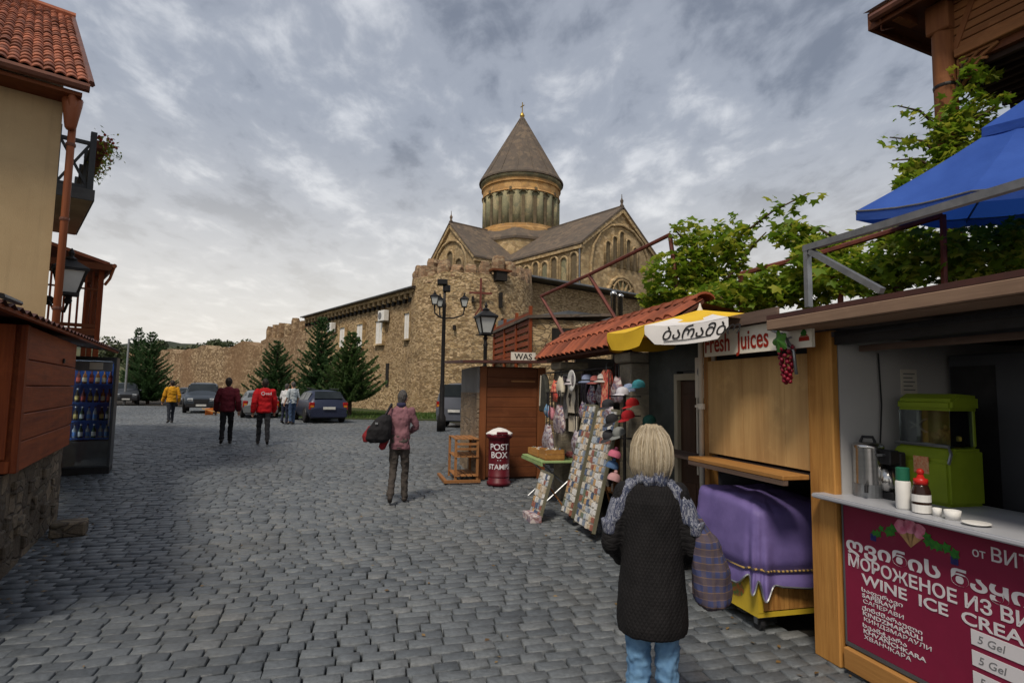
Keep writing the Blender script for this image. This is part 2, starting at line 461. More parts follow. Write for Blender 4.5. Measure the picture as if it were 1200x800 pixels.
# ------------------------------------------------------------------ ground
TH = R(14.2); ST = (2.17, 4.0)                 # the row of stalls on the right: origin and direction
def row(x, y, z=0.0):
    c, s = math.cos(TH), math.sin(TH); return Vector((ST[0] + x*c - y*s, ST[1] + x*s + y*c, z))

mb = MB()
ys = [-30, 0, 3] + [6 + i for i in range(13)] + [22, 30, 45, 70, 100, 160, 300, 700, 2500]
xs = [-2500, -600, -150, -60, -30, -15, -7, 0, 7, 15, 40, 150, 600, 2500]
mb.grid(lambda i, j: (xs[i], ys[j], ground(ys[j]) - .05), len(xs), len(ys))
plaza = mb.build('plaza_ground', M['mortar'])
tag(plaza, kind='structure')

def cobbles():
    """cut basalt setts laid in courses across the street"""
    c, s = math.cos(TH), math.sin(TH)
    quads = []                     # (centre u, centre v, half u, half v)
    v = -3.0
    while v < 46:
        dv = .126 + RNG.uniform(-.012, .012)
        # row extent from the view frustum
        u = -52.0 + RNG.uniform(0, .2)
        n = 640
        w = RNG.uniform(.145, .245, n)
        us = np.cumsum(w) + u
        uc = us - w / 2
        for k in range(n):
            quads.append((uc[k], v + dv / 2, w[k] / 2, dv / 2))
        v += dv
    q = np.array(quads)
    x = ST[0] + q[:, 0]*c - q[:, 1]*s
    y = ST[1] + q[:, 0]*s + q[:, 1]*c
    keep = (y > 2.0) & (y < 44) & (x / y > -.97) & (x / y < .62) & ~((q[:, 0] > .15) & (q[:, 1] < 7.3)) & ~((q[:, 0] > .9)) & ~((y > 29.5) & (x > -9.8 )) & ((y < 9) | (x > -9 - .62*(y-9)*1.9))
    q = q[keep]; x = x[keep]; y = y[keep]
    n = len(q)
    # courses wander a little
    wob = .06*np.sin(q[:, 0]*.45 + q[:, 1]*.21) + .02*np.sin(q[:, 0]*1.3 - q[:, 1]*.5 + 1) + .006*np.sin(q[:, 0]*2.9 + q[:, 1]*1.7)
    hv = q[:, 3] - RNG.uniform(.004, .008, n); hu = q[:, 2] - RNG.uniform(.004, .009, n)
    sk = RNG.normal(0, .012, n)
    sgn = np.array([[-1, -1], [1, -1], [1, 1], [-1, 1]], float)
    V = np.zeros((n, 12, 3))
    lift = RNG.normal(0, .0035, n); tu = RNG.normal(0, .010, n); tv = RNG.normal(0, .009, n)
    cj = RNG.normal(0, .0024, (n, 4, 2))
    for lev, (ins, z) in enumerate(((0, -.06), (.0005, -.006), (.006, 0.0))):
        for k in range(4):
            lu = sgn[k, 0]*(hu - ins) + cj[:, k, 0]; lv = sgn[k, 1]*(hv - ins) + cj[:, k, 1]*.7
            uu = q[:, 0] + lu - sk*lv; vv_ = q[:, 1] + wob + lv + sk*lu
            px = ST[0] + uu*c - vv_*s; py = ST[1] + uu*s + vv_*c
            t_ = np.clip((py - 6)/12, 0, 1); g = .27*t_*t_*(3 - 2*t_)
            V[:, lev*4 + k, 0] = px; V[:, lev*4 + k, 1] = py
            V[:, lev*4 + k, 2] = g + z + (lift + tu*lu + tv*lv if lev else 0) + (RNG.normal(0, .002, n) if lev == 2 else 0)
    tone = np.clip(RNG.normal(.45, .22, n) + .16*np.sin(x*.9 + y*.35) + .12*np.sin(x*.31 - y*.7 + 2), 0, 1)
    Fq = [(8, 9, 10, 11)] + [(4+i, 4+(i+1) % 4, 8+(i+1) % 4, 8+i) for i in range(4)] + [(i, (i+1) % 4, 4+(i+1) % 4, 4+i) for i in range(4)]
    Fq = np.array(Fq)
    # what the photograph shows largest: nearest stones inside the frame
    depth = y
    inview = (x / y > -.86) & (x / y < .50) & (y > 3.25) & ~((x > .35) & (x < 1.15) & (y > 2.7) & (y < 3.3)) & ~((q[:, 0] > -.22) & (q[:, 1] > .4)) & (x > -4.6 - (y - 5.5)*.6)
    order = np.argsort(np.where(inview, depth, 1e9))
    near = order[:300]; rest = order[300:]
    def mk(idx, name):
        k = len(idx)
        me = bpy.data.meshes.new(name)
        v_ = V[idx].reshape(-1, 3)
        f_ = (Fq[None] + (np.arange(k)*12)[:, None, None]).reshape(-1, 4)
        me.vertices.add(len(v_)); me.vertices.foreach_set('co', v_.ravel())
        me.loops.add(f_.size); me.loops.foreach_set('vertex_index', f_.ravel().astype(np.int32))
        me.polygons.add(len(f_)); me.polygons.foreach_set('loop_start', np.arange(0, f_.size, 4, dtype=np.int32))
        me.polygons.foreach_set('loop_total', np.full(len(f_), 4, dtype=np.int32))
        a = me.attributes.new('tone', 'FLOAT', 'POINT'); a.data.foreach_set('value', np.repeat(tone[idx], 12))
        me.update(calc_edges=True); me.materials.append(M['cobble'])
        return me
    for i in near:
        link('cobble', mk(np.array([i]), 'cobble'), plaza)
    o = link('cobble_paving', mk(rest, 'cobble_paving'), plaza)
    tag(o, 'grey basalt setts of the square farther away', kind='stuff')
cobbles()

# turf strip along the fortress wall
mb = MB()
poly = [(-11.4, 29.3), (-1.2, 28.6), (3, 31), (2, 36), (-5, 36.5), (-24, 60), (-40, 79), (-43, 77), (-22, 46), (-12.5, 34)]
mb.prism(poly, .20, .33)
turf = mb.build('turf_strip', M['soil']); tag(turf, kind='structure')
def blades(n, sampler, hgt, wid, name, matl, label=None, parent=None):
    V = np.zeros((n, 3, 3))
    for i in range(n):
        x, y, z = sampler()
        a = RNG.uniform(0, 6.28); h = hgt * RNG.uniform(.5, 1.2); l = RNG.normal(0, .35, 2) * h
        V[i, 0] = (x - wid*math.cos(a), y - wid*math.sin(a), z); V[i, 1] = (x + wid*math.cos(a), y + wid*math.sin(a), z); V[i, 2] = (x + l[0], y + l[1], z + h)
    me = bpy.data.meshes.new(name); me.from_pydata(V.reshape(-1, 3).tolist(), [], [(3*i, 3*i+1, 3*i+2) for i in range(n)]); me.materials.append(matl)
    o = link(name, me, parent); tag(o, label, None, None, 'stuff'); return o
def turfpt():
    if RNG.random() < .75:
        return (RNG.uniform(-12.0, -1.2), RNG.uniform(29.4, 36.0), .33)
    s_ = RNG.uniform(0, 1); w_ = RNG.uniform(0, 1)
    return (-12 - 12*s_ + 3*w_, 34 + 14*s_ + 2*w_, .33)
g = blades(14000, turfpt, .16, .02, 'grass', M['grass'], 'short green grass at the foot of the fortress wall')
g['category'] = 'grass'

# ------------------------------------------------------------------ hills behind
def hill(name, pts, depth, matl, seed, rough=3.0):
    """ridge through given crest points (x, z) at distance depth, falling to both sides"""
    mb = MB(); n = len(pts)
    cols = [(-1, 0), (-.55, .35), (-.25, .75), (0, 1.0), (.4, .8), (1, 0)]
    N = 90
    xs_ = np.linspace(pts[0][0], pts[-1][0], N); zs_ = np.interp(xs_, [p[0] for p in pts], [p[1] for p in pts])
    def P(i, j):
        f, k = cols[j]
        nz = mnoise.fractal(Vector((xs_[i]*.012 + seed, f*2, seed)), 1.0, 2.0, 5)
        return (xs_[i], depth + f*depth*.28 + nz*6, max(-3, zs_[i]*k + nz*rough*k))
    mb.grid(P, N, len(cols))
    o = mb.build(name, matl, smooth=True); return tag(o, kind='structure')
M['hill'] = mat('hill_scrub', (.085, .085, .04), (.045, .05, .022), .05, .95, detail=8)
M['hill2'] = mat('hill_forest', (.04, .048, .03), (.022, .03, .017), .06, .95, detail=8)
def crest(px, py, Y): p = at(px, py, Y); return (p.x, p.z)
hill('hill_terrain', [crest(-400, 402, 420), crest(60, 402, 420), crest(120, 404, 420), crest(190, 398, 420), crest(245, 405, 420), crest(300, 416, 420), crest(420, 440, 420), crest(900, 452, 420)], 420, M['hill2'], 3.3, 5)
hill('scrub_slope_terrain', [crest(-500, 410, 190), crest(80, 411, 190), crest(170, 407, 190), crest(240, 412, 190), crest(330, 425, 190), crest(500, 445, 190)], 190, M['hill'], 9.1, 2)

# leaf litter and grit gathered along the stalls
def litter(n, name, label, m_, size, pts):
    mb = MB()
    for _ in range(n):
        x, y = pts(); z = ground(y) + .008; a_ = random.uniform(0, 6.28); s_ = size*random.uniform(.5, 1.3); c_, q_ = math.cos(a_)*s_, math.sin(a_)*s_
        mb.add([(x - c_, y - q_, z), (x + q_*.5, y - c_*.5, z + s_*.25), (x + c_, y + q_, z + s_*.1), (x - q_*.5, y + c_*.5, z)], [(0, 1, 2, 3)])
    o = mb.build(name, m_, recalc=False); tag(o, label, 'litter', None, 'stuff')
def litter_pt():
    r_ = random.random()
    if r_ < .35: p = row(random.gauss(-.25, .25), random.uniform(-1, 8), 0); return p.x, p.y
    if r_ < .65: t_ = random.uniform(-1, 3.4); return -4.2 + .869*random.gauss(.08, .18) - .495*t_, 4.97 + .495*random.gauss(.08, .18) + .869*t_
    y = random.uniform(3.5, 16)**1.0; return random.uniform(-.7, .25)*y, y
litter(420, 'fallen_leaves', 'dry brown leaves and scraps scattered on the setts', leafmat('dry_leaf', (.10, .06, .025), (.17, .10, .035), (.24, .17, .08), trans=.1), .022, litter_pt)

# ------------------------------------------------------------------ fortress wall, tower and cathedral
def nz(p, s, seed=0.0): return mnoise.fractal(Vector((p[0]*s + seed, p[1]*s, p[2]*s)), 1.0, 2.0, 4)

def rough_wall(mb, a, b, z0, tops, thick, du=.7, dz=.7, amp=.14, seed=0.0):
    """weathered masonry slab from a to b (outer face on the right-hand side seen from outside), tops(t)->height"""
    a, b = Vector((a[0], a[1], 0)), Vector((b[0], b[1], 0)); d = b - a; L = d.length; d.normalize(); nrm = Vector((d.y, -d.x, 0))
    nu = int(L / du) + 2
    H = max(tops(i/(nu-1)) for i in range(nu)) - z0; nvv = int(H / dz) + 2
    def face(off, sg):
        def P(i, j):
            t = i/(nu-1); zt = tops(t); z = z0 + (zt - z0)*j/(nvv-1)
            p = a + d*(L*t) + nrm*off + Vector((0, 0, z))
            batter = .04*(zt - z)*sg*.6
            return p + nrm*(nz(p, .45, seed)*amp*.7*sg + nz(p, 2.3, seed)*amp*.35*sg + batter)
        return P
    f, k = face(0, 1), face(-thick, -1)
    mb.grid(f, nu, nvv); mb.grid(lambda i, j: k(i, nvv-1-j), nu, nvv)
    mb.grid(lambda i, j: f(i, nvv-1) if j == 0 else k(i, nvv-1), nu, 2)
    for i in (0, nu-1):
        mb.grid(lambda ii, j: f(i, j) if ii else k(i, j), 2, nvv)
    return a, d, nrm, L

def merlon(parent, p, d, w, h, th, matl, seed):
    """a ruined, rounded battlement tooth"""
    mb = MB(); n = Vector((d.y, -d.x, 0)); nu, nv_ = 7, 7
    ang = [2*math.pi*i/14 for i in range(14)]
    def P(i, j):
        t = j/6; sc = (1 - .10*t - (.22 if j == 6 else .05 if j == 5 else 0))
        ca, sa = math.cos(ang[i % 14]), math.sin(ang[i % 14])
        q = lambda v: math.copysign(abs(v)**.42, v)
        pt = p + d*(q(ca)*w/2*sc) + n*(q(sa)*th/2*sc) + Vector((0, 0, -.5 + (h + .5)*t))
        return pt + Vector((nz(pt, 1.3, seed), nz(pt, 1.3, seed+5), nz(pt, 1.1, seed+9)))*.13
    mb.grid(P, 14, 7, closed=True)
    mb.add([P(i, 6) for i in range(14)], [tuple(range(14))])
    return mb.build('merlon', matl, parent)

TW = Vector((-2.9, 41.0, 0)); TR = 4.3
# --- round corner tower
tower = thing('corner_tower', 'round rubble stone corner tower with ruined battlements and iron tie crosses', 'tower')
mb = MB(); nu, nvv = 84, 22; ZT = 9.3
def P(i, j):
    a = 2*math.pi*i/nu; z = ZT*j/(nvv-1); r = TR*(1.075 - .075*j/(nvv-1))
    p = TW + Vector((math.cos(a)*r, math.sin(a)*r, z))
    o = nz(p, .45, 2)*.10 + nz(p, 2.6, 4)*.05
    return TW + Vector((math.cos(a)*(r+o), math.sin(a)*(r+o), z + (nz((p.x, p.y, 0), .9)*.25 if j == nvv-1 else 0)))
mb.grid(P, nu, nvv, closed=True)
mb.add([P(i, nvv-1) for i in range(nu)], [tuple(range(nu))])
mb.build('shell', M['wall'], tower)
for k in range(19):
    a = R(150 + k*13.6); p = TW + Vector((math.cos(a)*(TR-.45), math.sin(a)*(TR-.45), ZT)); d = Vector((-math.sin(a), math.cos(a), 0))
    merlon(tower, p, d, RNG.uniform(.7, 1.0), RNG.uniform(.6, 1.35), .8, M['redbrick'], k*3.1)
def on_tower(px, py, out=.05):
    """point on the tower face seen at a pixel"""
    r = ray(px, py); o = Vector((0, 0, CAM_Z)); rr_ = TR*1.03
    ox, oy = o.x - TW.x, o.y - TW.y
    A = r.x**2 + r.y**2; B = 2*(ox*r.x + oy*r.y); C_ = ox*ox + oy*oy - rr_*rr_
    t_ = (-B - math.sqrt(max(0, B*B - 4*A*C_)))/(2*A)
    p = o + r*t_; n = (p - TW); n.z = 0; n.normalize(); return p + n*out, n
# iron tie cross, putlog window, slit
p, n = on_tower(563, 342, .16); tdir = Vector((-n.y, n.x, 0))
mb = MB(); mb.bar(p - Vector((0, 0, 1.05)), p + Vector((0, 0, .85)), .12, .1, up=n); mb.bar(p - tdir*.72 + Vector((0,0,-.1)), p + tdir*.72 + Vector((0,0,-.1)), .1, .12)
mb.bar(p - Vector((0,0,1.0)), p - Vector((0,0,1.55)) + tdir*.35, .09, .09, up=n); mb.bar(p - Vector((0,0,1.0)), p - Vector((0,0,1.55)) - tdir*.35, .09, .09, up=n)
mb.build('tie_anchor', M['redpipe'], tower)
p, n = on_tower(586, 324, .06); mb = MB(); rt = Matrix((Vector((-n.y, n.x, 0)), n, Vector((0, 0, 1)))).transposed()
mb.box(p, (.75, .5, .6), rt); mb.build('putlog_opening', M['dark'], tower)
mb = MB(); mb.box(p + Vector((0, 0, .36)), (1.35, .66, .13), rt); mb.build('lintel', M['brownwood'], tower)
for (px, py, hh) in ((586, 352, 1.0), (554, 351, .35), (533, 384, .3), (588, 378, .5)):
    p, n = on_tower(px, py, .02); mb = MB(); mb.box(p, (.16, .4, hh), Matrix((Vector((-n.y, n.x, 0)), n, Vector((0, 0, 1)))).transposed()); mb.build('arrow_slit', M['dark'], tower)

# --- south wall with the range built on it
SW0 = Vector((-6.35, 38.9, 0)); SD = Vector((-.615, .788, 0)).normalized(); SN = Vector((-SD.y, SD.x, 0))*-1
SN = Vector((SD.y, -SD.x, 0))                       # candidate outward normal
if SN.dot(-SW0) < 0: SN = -SN
rng_b = thing('fortress_range', 'long stone range with dark roof, white shuttered windows and dentil cornice', 'building')
Lr = 22.0
mb = MB(); a0 = SW0; b0 = SW0 + SD*Lr
rough_wall(mb, b0[:2], a0[:2], 0.0, lambda t_: 8.35, 5.0, .8, .8, .10, 3)
mb.build('wall', M['wall'], rng_b)
def swp(s_, z, out=0.0): p = SW0 + SD*s_ + SN*out; return Vector((p.x, p.y, z))
def sw_hit(px, py):
    r = ray(px, py); o = Vector((0, 0, CAM_Z)); t_ = (SW0 + SN*.1 - o).dot(SN)/r.dot(SN); p = o + r*t_; return (p - SW0).dot(SD), p.z
srot = Matrix((SD, SN, Vector((0, 0, 1)))).transposed()
mb = MB(); mb.box(swp(Lr/2, 8.46, .12), (Lr, .56, .2), srot); mb.build('cornice', M['ashlar'], rng_b)
mb = MB(); mb.box(swp(Lr/2, 8.63, -2.0), (Lr + .3, 5.2, .12), srot)
rf = mb.build('roof', M['slab'], rng_b)
mb = MB(); A, B = swp(-.2, 8.70, .68), swp(Lr + .2, 8.70, .68); A2, B2 = swp(-.2, 9.3, -2.4), swp(Lr + .2, 9.3, -2.4); A3, B3 = swp(-.2, 8.70, -5.4), swp(Lr + .2, 8.70, -5.4)
mb.add([A, B, B2, A2, A3, B3], [(0, 1, 2, 3), (3, 2, 5, 4), (0, 3, 4), (1, 5, 2), (0, 4, 5, 1)]); mb.build('roof_slope', M['slab'], rf)
mb = MB(); mb.tube([swp(-.2, 8.64, .72), swp(Lr + .2, 8.64, .72)], .06, 6); mb.build('gutter', M['lead'], rf)
dent = MB(); dent.box((0, 0, 0), (.34, .34, .30), srot); dme = dent.mesh('dentil'); dme.materials.append(M['ashlar'])
dk = MB(); dk.box((0, 0, 0), (.36, .16, .42), srot); dkm = dk.mesh('recess'); dkm.materials.append(M['dark'])
for i in range(26):
    s_ = .5 + i*.85
    link('dentil', dme, rng_b, swp(s_, 8.2, .2)); link('recess', dkm, rng_b, swp(s_ + .42, 8.0, .14))
for (xa, xb, ya, yb) in ((399.5, 406, 384, 407), (419.5, 427, 380, 407), (442, 450.5, 376, 403), (475.5, 482, 367, 397)):
    s1, z1 = sw_hit((xa + xb)/2, ya); s2, z2 = sw_hit((xa + xb)/2, yb); sa, _ = sw_hit(xa, ya); sb, _ = sw_hit(xb, ya)
    w_ = abs(sa - sb); zc_ = (z1 + z2)/2; h_ = z1 - z2
    mb = MB()
    for sx_ in (-1, 1): mb.box(swp(s1 + sx_*(w_/2 + .06), zc_, .16), (.12, .22, h_ + .24), srot)
    mb.box(swp(s1, z1 + .06, .16), (w_, .22, .12), srot); mb.box(swp(s1, z2 - .06, .18), (w_ + .3, .3, .12), srot)
    wdw = mb.build('window', M['ashlar'], rng_b)
    mb = MB(); mb.box(swp(s1, zc_, .13), (w_ - .01, .1, h_ - .01), srot); mb.build('shutter', M['white'], wdw)
    mb = MB(); mb.box(swp(s1, zc_, .19), (.04, .03, h_ - .06), srot); mb.build('shutter_rail', M['offwhite'], wdw)
s1, z1 = sw_hit(455, 439); mb = MB(); mb.box(swp(s1, z1, .12), (.42, .2, 1.65), srot); mb.build('arrow_slit', M['dark'], rng_b)
for (xa, xb, ya, yb, lab) in ((386, 397, 378, 390, 'white air conditioner high on the stone range, left one behind the spruce top'), (446, 460, 364, 377, 'white air conditioner above the third shuttered window of the stone range')):
    s1, z1 = sw_hit((xa+xb)/2, (ya+yb)/2); ac = thing('air_conditioner', lab, 'air conditioner', swp(s1, z1, .06), math.atan2(SD.y, SD.x), 'air conditioners on the stone range')
    sg = 1 if (rotz(math.atan2(SD.y, SD.x)) @ Vector((0, 1, 0))).dot(SN) > 0 else -1
    mb = MB(); mb.box((0, sg*.30, 0), (1.0, .42, .78)); mb.build('casing', M['white'], ac, bevel=.03)
    mb = MB(); mb.lathe([(.27, sg*.512), (.27, sg*.525), (.2, sg*.53)], 18, (.14, 0, 0), 'Y'); mb.build('fan_grille', M['grey'], ac)
    mb = MB()
    for sx_ in (-.35, .35): mb.span((sx_-.03, 0, -.46), (sx_+.03, sg*.5, -.40))
    mb.build('bracket', M['steel'], ac)

# --- old crenellated stretch farther along
cw = thing('crenellated_wall', 'long tan fortress wall with rounded ruined battlements behind the spruces', 'wall')
mb = MB(); a1 = SW0 + SD*(Lr + .1); b1 = SW0 + SD*38.5
rough_wall(mb, b1[:2], a1[:2], 0, lambda t_: 7.35 + .15*math.sin(t_*9), 2.0, .9, .9, .12, 7)
mb.build('masonry', M['wall_far'], cw)
for k in range(7):
    s_ = Lr + 1.1 + k*2.35; p = SW0 + SD*s_ - SN*.6; p.z = 7.3
    merlon(cw, p, SD, RNG.uniform(.95, 1.2), RNG.uniform(1.2, 1.9), .8, M['wall_far'], 40 + k*2.3)
fw = thing('far_wall', 'distant brown curtain wall closing the square behind the parked cars', 'wall')
mb = MB(); p0 = SW0 + SD*38.0; p1 = at(150, 412, 96)
rough_wall(mb, (p1.x, p1.y), (p0.x, p0.y), 0, lambda t_: 7.0 + .3*math.sin(t_*23) + .2*math.sin(t_*51), 2.0, 1.2, 1.2, .14, 13)
mb.build('masonry', M['wall_far'], fw)

# --- west wall right of the tower
ww = thing('west_wall', 'stone wall with grey metal coping right of the round tower', 'wall')
WD = Vector((.79, .613, 0)); W0 = Vector((.4, 41.2, 0))
mb = MB(); rough_wall(mb, W0[:2], (W0 + WD*26)[:2], 0, lambda t_: 9.75, 1.5, 1.0, 1.0, .12, 21); mb.build('masonry', M['wall'], ww)
wrot = Matrix((WD, Vector((-WD.y, WD.x, 0)), Vector((0, 0, 1)))).transposed()
mb = MB(); c_ = W0 + WD*13; mb.box((c_.x, c_.y, 9.95), (26.4, 2.2, .16), wrot); mb.box((c_.x - .6, c_.y + .8, 10.15), (26.0, 1.4, .25), wrot); mb.build('coping', M['lead'], ww, bevel=.03)

# --- cathedral
CH = thing('cathedral', 'tall ochre stone cathedral with conical drum dome and cross gables', 'church', (1.2, 100, 0), math.atan2(-.7826, .6225))
RZ, EZ = 28.4, 22.2
def arm(L0, L1, hw, ax):
    """gabled arm along +x of a frame turned by ax"""
    rm = rotz(ax)
    w = MB(); w.add([rm @ Vector(p) for p in ((L0, -hw, 0), (L1, -hw, 0), (L1, hw, 0), (L0, hw, 0), (L0, -hw, EZ), (L1, -hw, EZ), (L1, hw, EZ), (L0, hw, EZ), (L0, 0, RZ - .25), (L1, 0, RZ - .25))],
          [(0, 1, 5, 4), (1, 2, 6, 9, 5), (2, 3, 7, 6), (3, 0, 4, 8, 7), (4, 5, 9, 8), (6, 7, 8, 9)])
    w.build('wall', M['ashlar'], CH)
    r_ = MB(); th = .28; sl = (RZ - EZ)/hw; ov = .55; e2 = hw + ov
    def Q(x, y, z): return rm @ Vector((x, y, z))
    for sg in (-1, 1):
        a_, b_, c_, d_ = Q(L0, sg*e2, EZ - ov*sl), Q(L1 + .45, sg*e2, EZ - ov*sl), Q(L1 + .45, 0, RZ), Q(L0, 0, RZ)
        up = Vector((0, 0, th)); r_.add([a_, b_, c_, d_, a_ + up, b_ + up, c_ + up, d_ + up], [(0, 1, 2, 3), (4, 5, 6, 7), (0, 1, 5, 4), (1, 2, 6, 5), (2, 3, 7, 6), (3, 0, 4, 7)])
    ro = r_.build('roof', M['slab'], CH)
    c2 = MB()
    for sg in (-1, 1):
        c2.bar(Q(L1 + .15, sg*(hw + .2), EZ - .35), Q(L1 + .15, 0, RZ - .38), .5, .45, up=rm @ Vector((1, 0, 0)))
        c2.bar(Q(L0, sg*(hw + .15), EZ - .75), Q(L1 + .25, sg*(hw + .15), EZ - .75), .55, .5)
    c2.build('cornice', M['ashlar'], CH)
    f_ = MB(); f_.lathe([(.05, 0), (.28, .2), (.16, .5), (.26, .9), (.07, 1.3), (.04, 1.9)], 8, Q(L1 + .1, 0, RZ + .2)); f_.build('finial', M['slab'], ro)
    rdg = MB(); rdg.bar(Q(L0, 0, RZ + .3), Q(L1 + .4, 0, RZ + .3), .35, .2); rdg.build('ridge', M['slab'], ro)
    return rm
rmA = arm(-12, 23, 8.0, 0)
rmB = arm(0, 14.3, 6.8, -math.pi/2)
arm(0, 13, 6.8, math.pi/2)
def arch(rm, face, c, w, z0, z1, name='arch_window', rr_=.22, fill=None, depth=.10):
    """blind arch: half-round moulding proud of the wall around a recessed field; face 'x' (end wall at x=face) given as ('x', L) or ('y', y)"""
    def Q(u, v, out):
        if face[0] == 'x': return rm @ Vector((face[1] + out, u, v))
        return rm @ Vector((u, face[1] + (out if face[1] > 0 else -out), v))
    pts = [(c - w/2, z0)] + [(c - w/2*math.cos(t_), z1 - w/2 + w/2*math.sin(t_)) for t_ in np.linspace(0, math.pi, 9)] + [(c + w/2, z0)]
    m_ = MB(); m_.tube([Q(u, v, depth) for u, v in pts], rr_, 6); o = m_.build(name, M['ashlar'], CH, smooth=True)
    if fill:
        m2 = MB(); iw = w/2 - rr_*.6
        pf = [(c - iw, z0)] + [(c - iw*math.cos(t_), z1 - w/2 + iw*math.sin(t_)) for t_ in np.linspace(0, math.pi, 9)] + [(c + iw, z0)]
        n_ = len(pf); m2.add([Q(u, v, .03) for u, v in pf] + [Q(u, v, -.3) for u, v in pf], [tuple(range(n_)), tuple(range(2*n_-1, n_-1, -1))] + [(i, (i+1) % n_, (i+1) % n_ + n_, i + n_) for i in range(n_)])
        m2.build('pane', fill, o)
    return o
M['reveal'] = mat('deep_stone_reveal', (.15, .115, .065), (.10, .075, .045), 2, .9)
# right-hand gable front: big arch, five stepped arches, fan window below
I3 = rmA
arch(I3, ('x', 23), 0, 12.6, 12, 25.9, rr_=.22, depth=.10)
for k in range(5):
    u = (k - 2)*1.45; zt = 25.0 - abs(k - 2)*.95
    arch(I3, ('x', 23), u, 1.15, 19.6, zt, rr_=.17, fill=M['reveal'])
arch(I3, ('x', 23), 0, 6.2, 10, 18.3, rr_=.28, depth=.14, fill=M['drumstone'])
for k in range(7):
    a = math.pi*(k + .5)/7; m_ = MB(); m_.bar((23.14, math.cos(a)*.5, 15.2 + math.sin(a)*.5), (23.14, math.cos(a)*2.8, 15.2 + math.sin(a)*2.8), .16, .42, up=(1, 0, 0)); m_.build('fan_rib', M['ashlar'], CH)
arch(I3, ('x', 23), 0, 4.0, 16.2, 17.9, rr_=.2, depth=.2)
# long side of the right-hand arm: row of tall arches
for k in range(8):
    u = 7.6 + k*2.0
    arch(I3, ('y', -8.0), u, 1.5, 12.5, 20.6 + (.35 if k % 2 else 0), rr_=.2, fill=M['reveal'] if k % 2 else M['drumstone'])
m_ = MB(); m_.tube([Vector((22.8, -8.25, 2)), Vector((22.8, -8.25, 21.3))], .13, 6); m_.build('downpipe', M['lead'], CH)
# left gable front
arch(rmB, ('x', 14.3), 0, 9.6, 12, 25.6, rr_=.24, depth=.12)
for u, zt in ((-2.6, 22.4), (0, 24.0), (2.6, 22.4)):
    arch(rmB, ('x', 14.3), u, 2.0, 16, zt, rr_=.22, fill=M['reveal'])
# crossing base and drum
SEG = 20
m_ = MB(); m_.lathe([(8.6, 20), (8.6, 26.6), (7.4, 28.2), (7.0, 28.3)], 8, (0, 0, 0)); m_.build('crossing', M['ashlar'], CH)
m_ = MB(); m_.lathe([(8.9, 26.4), (8.95, 26.8), (7.5, 28.5), (7.2, 28.5)], 8, (0, 0, 0), cap=False); m_.build('skirt_roof', M['slab'], CH)
m_ = MB(); m_.lathe([(7.25, 27.9), (7.25, 28.7), (6.95, 28.9), (6.95, 29.3), (6.7, 29.4)], 48); m_.build('plinth_band', M['ochre'], CH)
m_ = MB(); m_.lathe([(6.35, 28), (6.35, 35.2)], 48); m_.build('drum', M['drumstone'], CH, smooth=True)
for k in range(SEG):
    a = 2*math.pi*(k + .5)/SEG
    m_ = MB(); r_ = 6.2
    m_.tube([(r_*math.cos(a), r_*math.sin(a), 29.3), (r_*math.cos(a), r_*math.sin(a), 34.6)], .62, 10, sx=1.0); r_ = 6.1
    m_.build('pilaster', M['drumstone'], CH, smooth=True)
    a = 2*math.pi*k/SEG; ca, sa = math.cos(a), math.sin(a)
    m_ = MB(); pts = []
    hw_ = .56
    for t_ in np.linspace(0, math.pi, 7):
        off = -hw_*1.15*math.cos(t_); zz = 34.15 + hw_*math.sin(t_); pts.append((6.62*ca - off*sa, 6.62*sa + off*ca, zz))
    m_.tube(pts, .12, 6); m_.build('arch', M['drumstone'], CH, smooth=True)
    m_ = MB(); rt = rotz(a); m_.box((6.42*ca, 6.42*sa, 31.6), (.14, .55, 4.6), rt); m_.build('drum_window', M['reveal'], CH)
m_ = MB(); m_.lathe([(6.45, 34.55), (6.9, 34.7), (6.75, 34.9), (6.75, 36.1), (7.0, 36.2), (7.0, 36.35), (6.8, 36.4), (6.8, 36.9)], 48, cap=False); m_.build('ochre_band', M['ochre'], CH)
for k in range(SEG//2):
    a = 2*math.pi*(k + .5)/SEG*2; m_ = MB(); m_.box((6.82*math.cos(a), 6.82*math.sin(a), 34.95), (.2, .42, .42), rotz(a)); m_.build('boss', M['reveal'], CH)
m_ = MB(); m_.lathe([(6.8, 36.75), (7.15, 37.0), (7.15, 37.5), (7.0, 37.6)], 48, cap=False); m_.build('cornice', M['drumstone'], CH)
m_ = MB(); m_.lathe([(7.45, 37.35), (7.45, 37.62), (6.9, 38.35), (5.2, 41.2), (3.5, 44.1), (1.8, 46.9), (.35, 49.1), (.3, 49.4)], 32); cone = m_.build('cone_roof', M['slab'], CH)
for k in range(16):
    a = 2*math.pi*k/16; m_ = MB(); m_.bar((7.3*math.cos(a), 7.3*math.sin(a), 37.75), (.4*math.cos(a), .4*math.sin(a), 49.15), .16, .12, up=(math.cos(a), math.sin(a), .6)); m_.build('roof_rib', M['slab'], cone)
m_ = MB(); m_.lathe([(.3, 49.3), (.45, 49.6), (.3, 50.0), (.1, 50.3)], 10); m_.bar((0, 0, 50.2), (0, 0, 52.0), .12, .12); m_.bar((-.5, 0, 51.35), (.5, 0, 51.35), .12, .12); m_.build('dome_cross', mat('gilt_cross', (.45, .30, .07), (.35, .22, .05), 4, .35, .8), CH)

DRUM_STRETCH = 1.06
for ch in list(CH.children_recursive):
    if ch.type == 'MESH' and len(ch.data.vertices) and min(v.co.z for v in ch.data.vertices) > 27.6 and max((v.co.x**2 + v.co.y**2) for v in ch.data.vertices) < 60:
        for v in ch.data.vertices: v.co.z = 28 + (v.co.z - 28)*DRUM_STRETCH

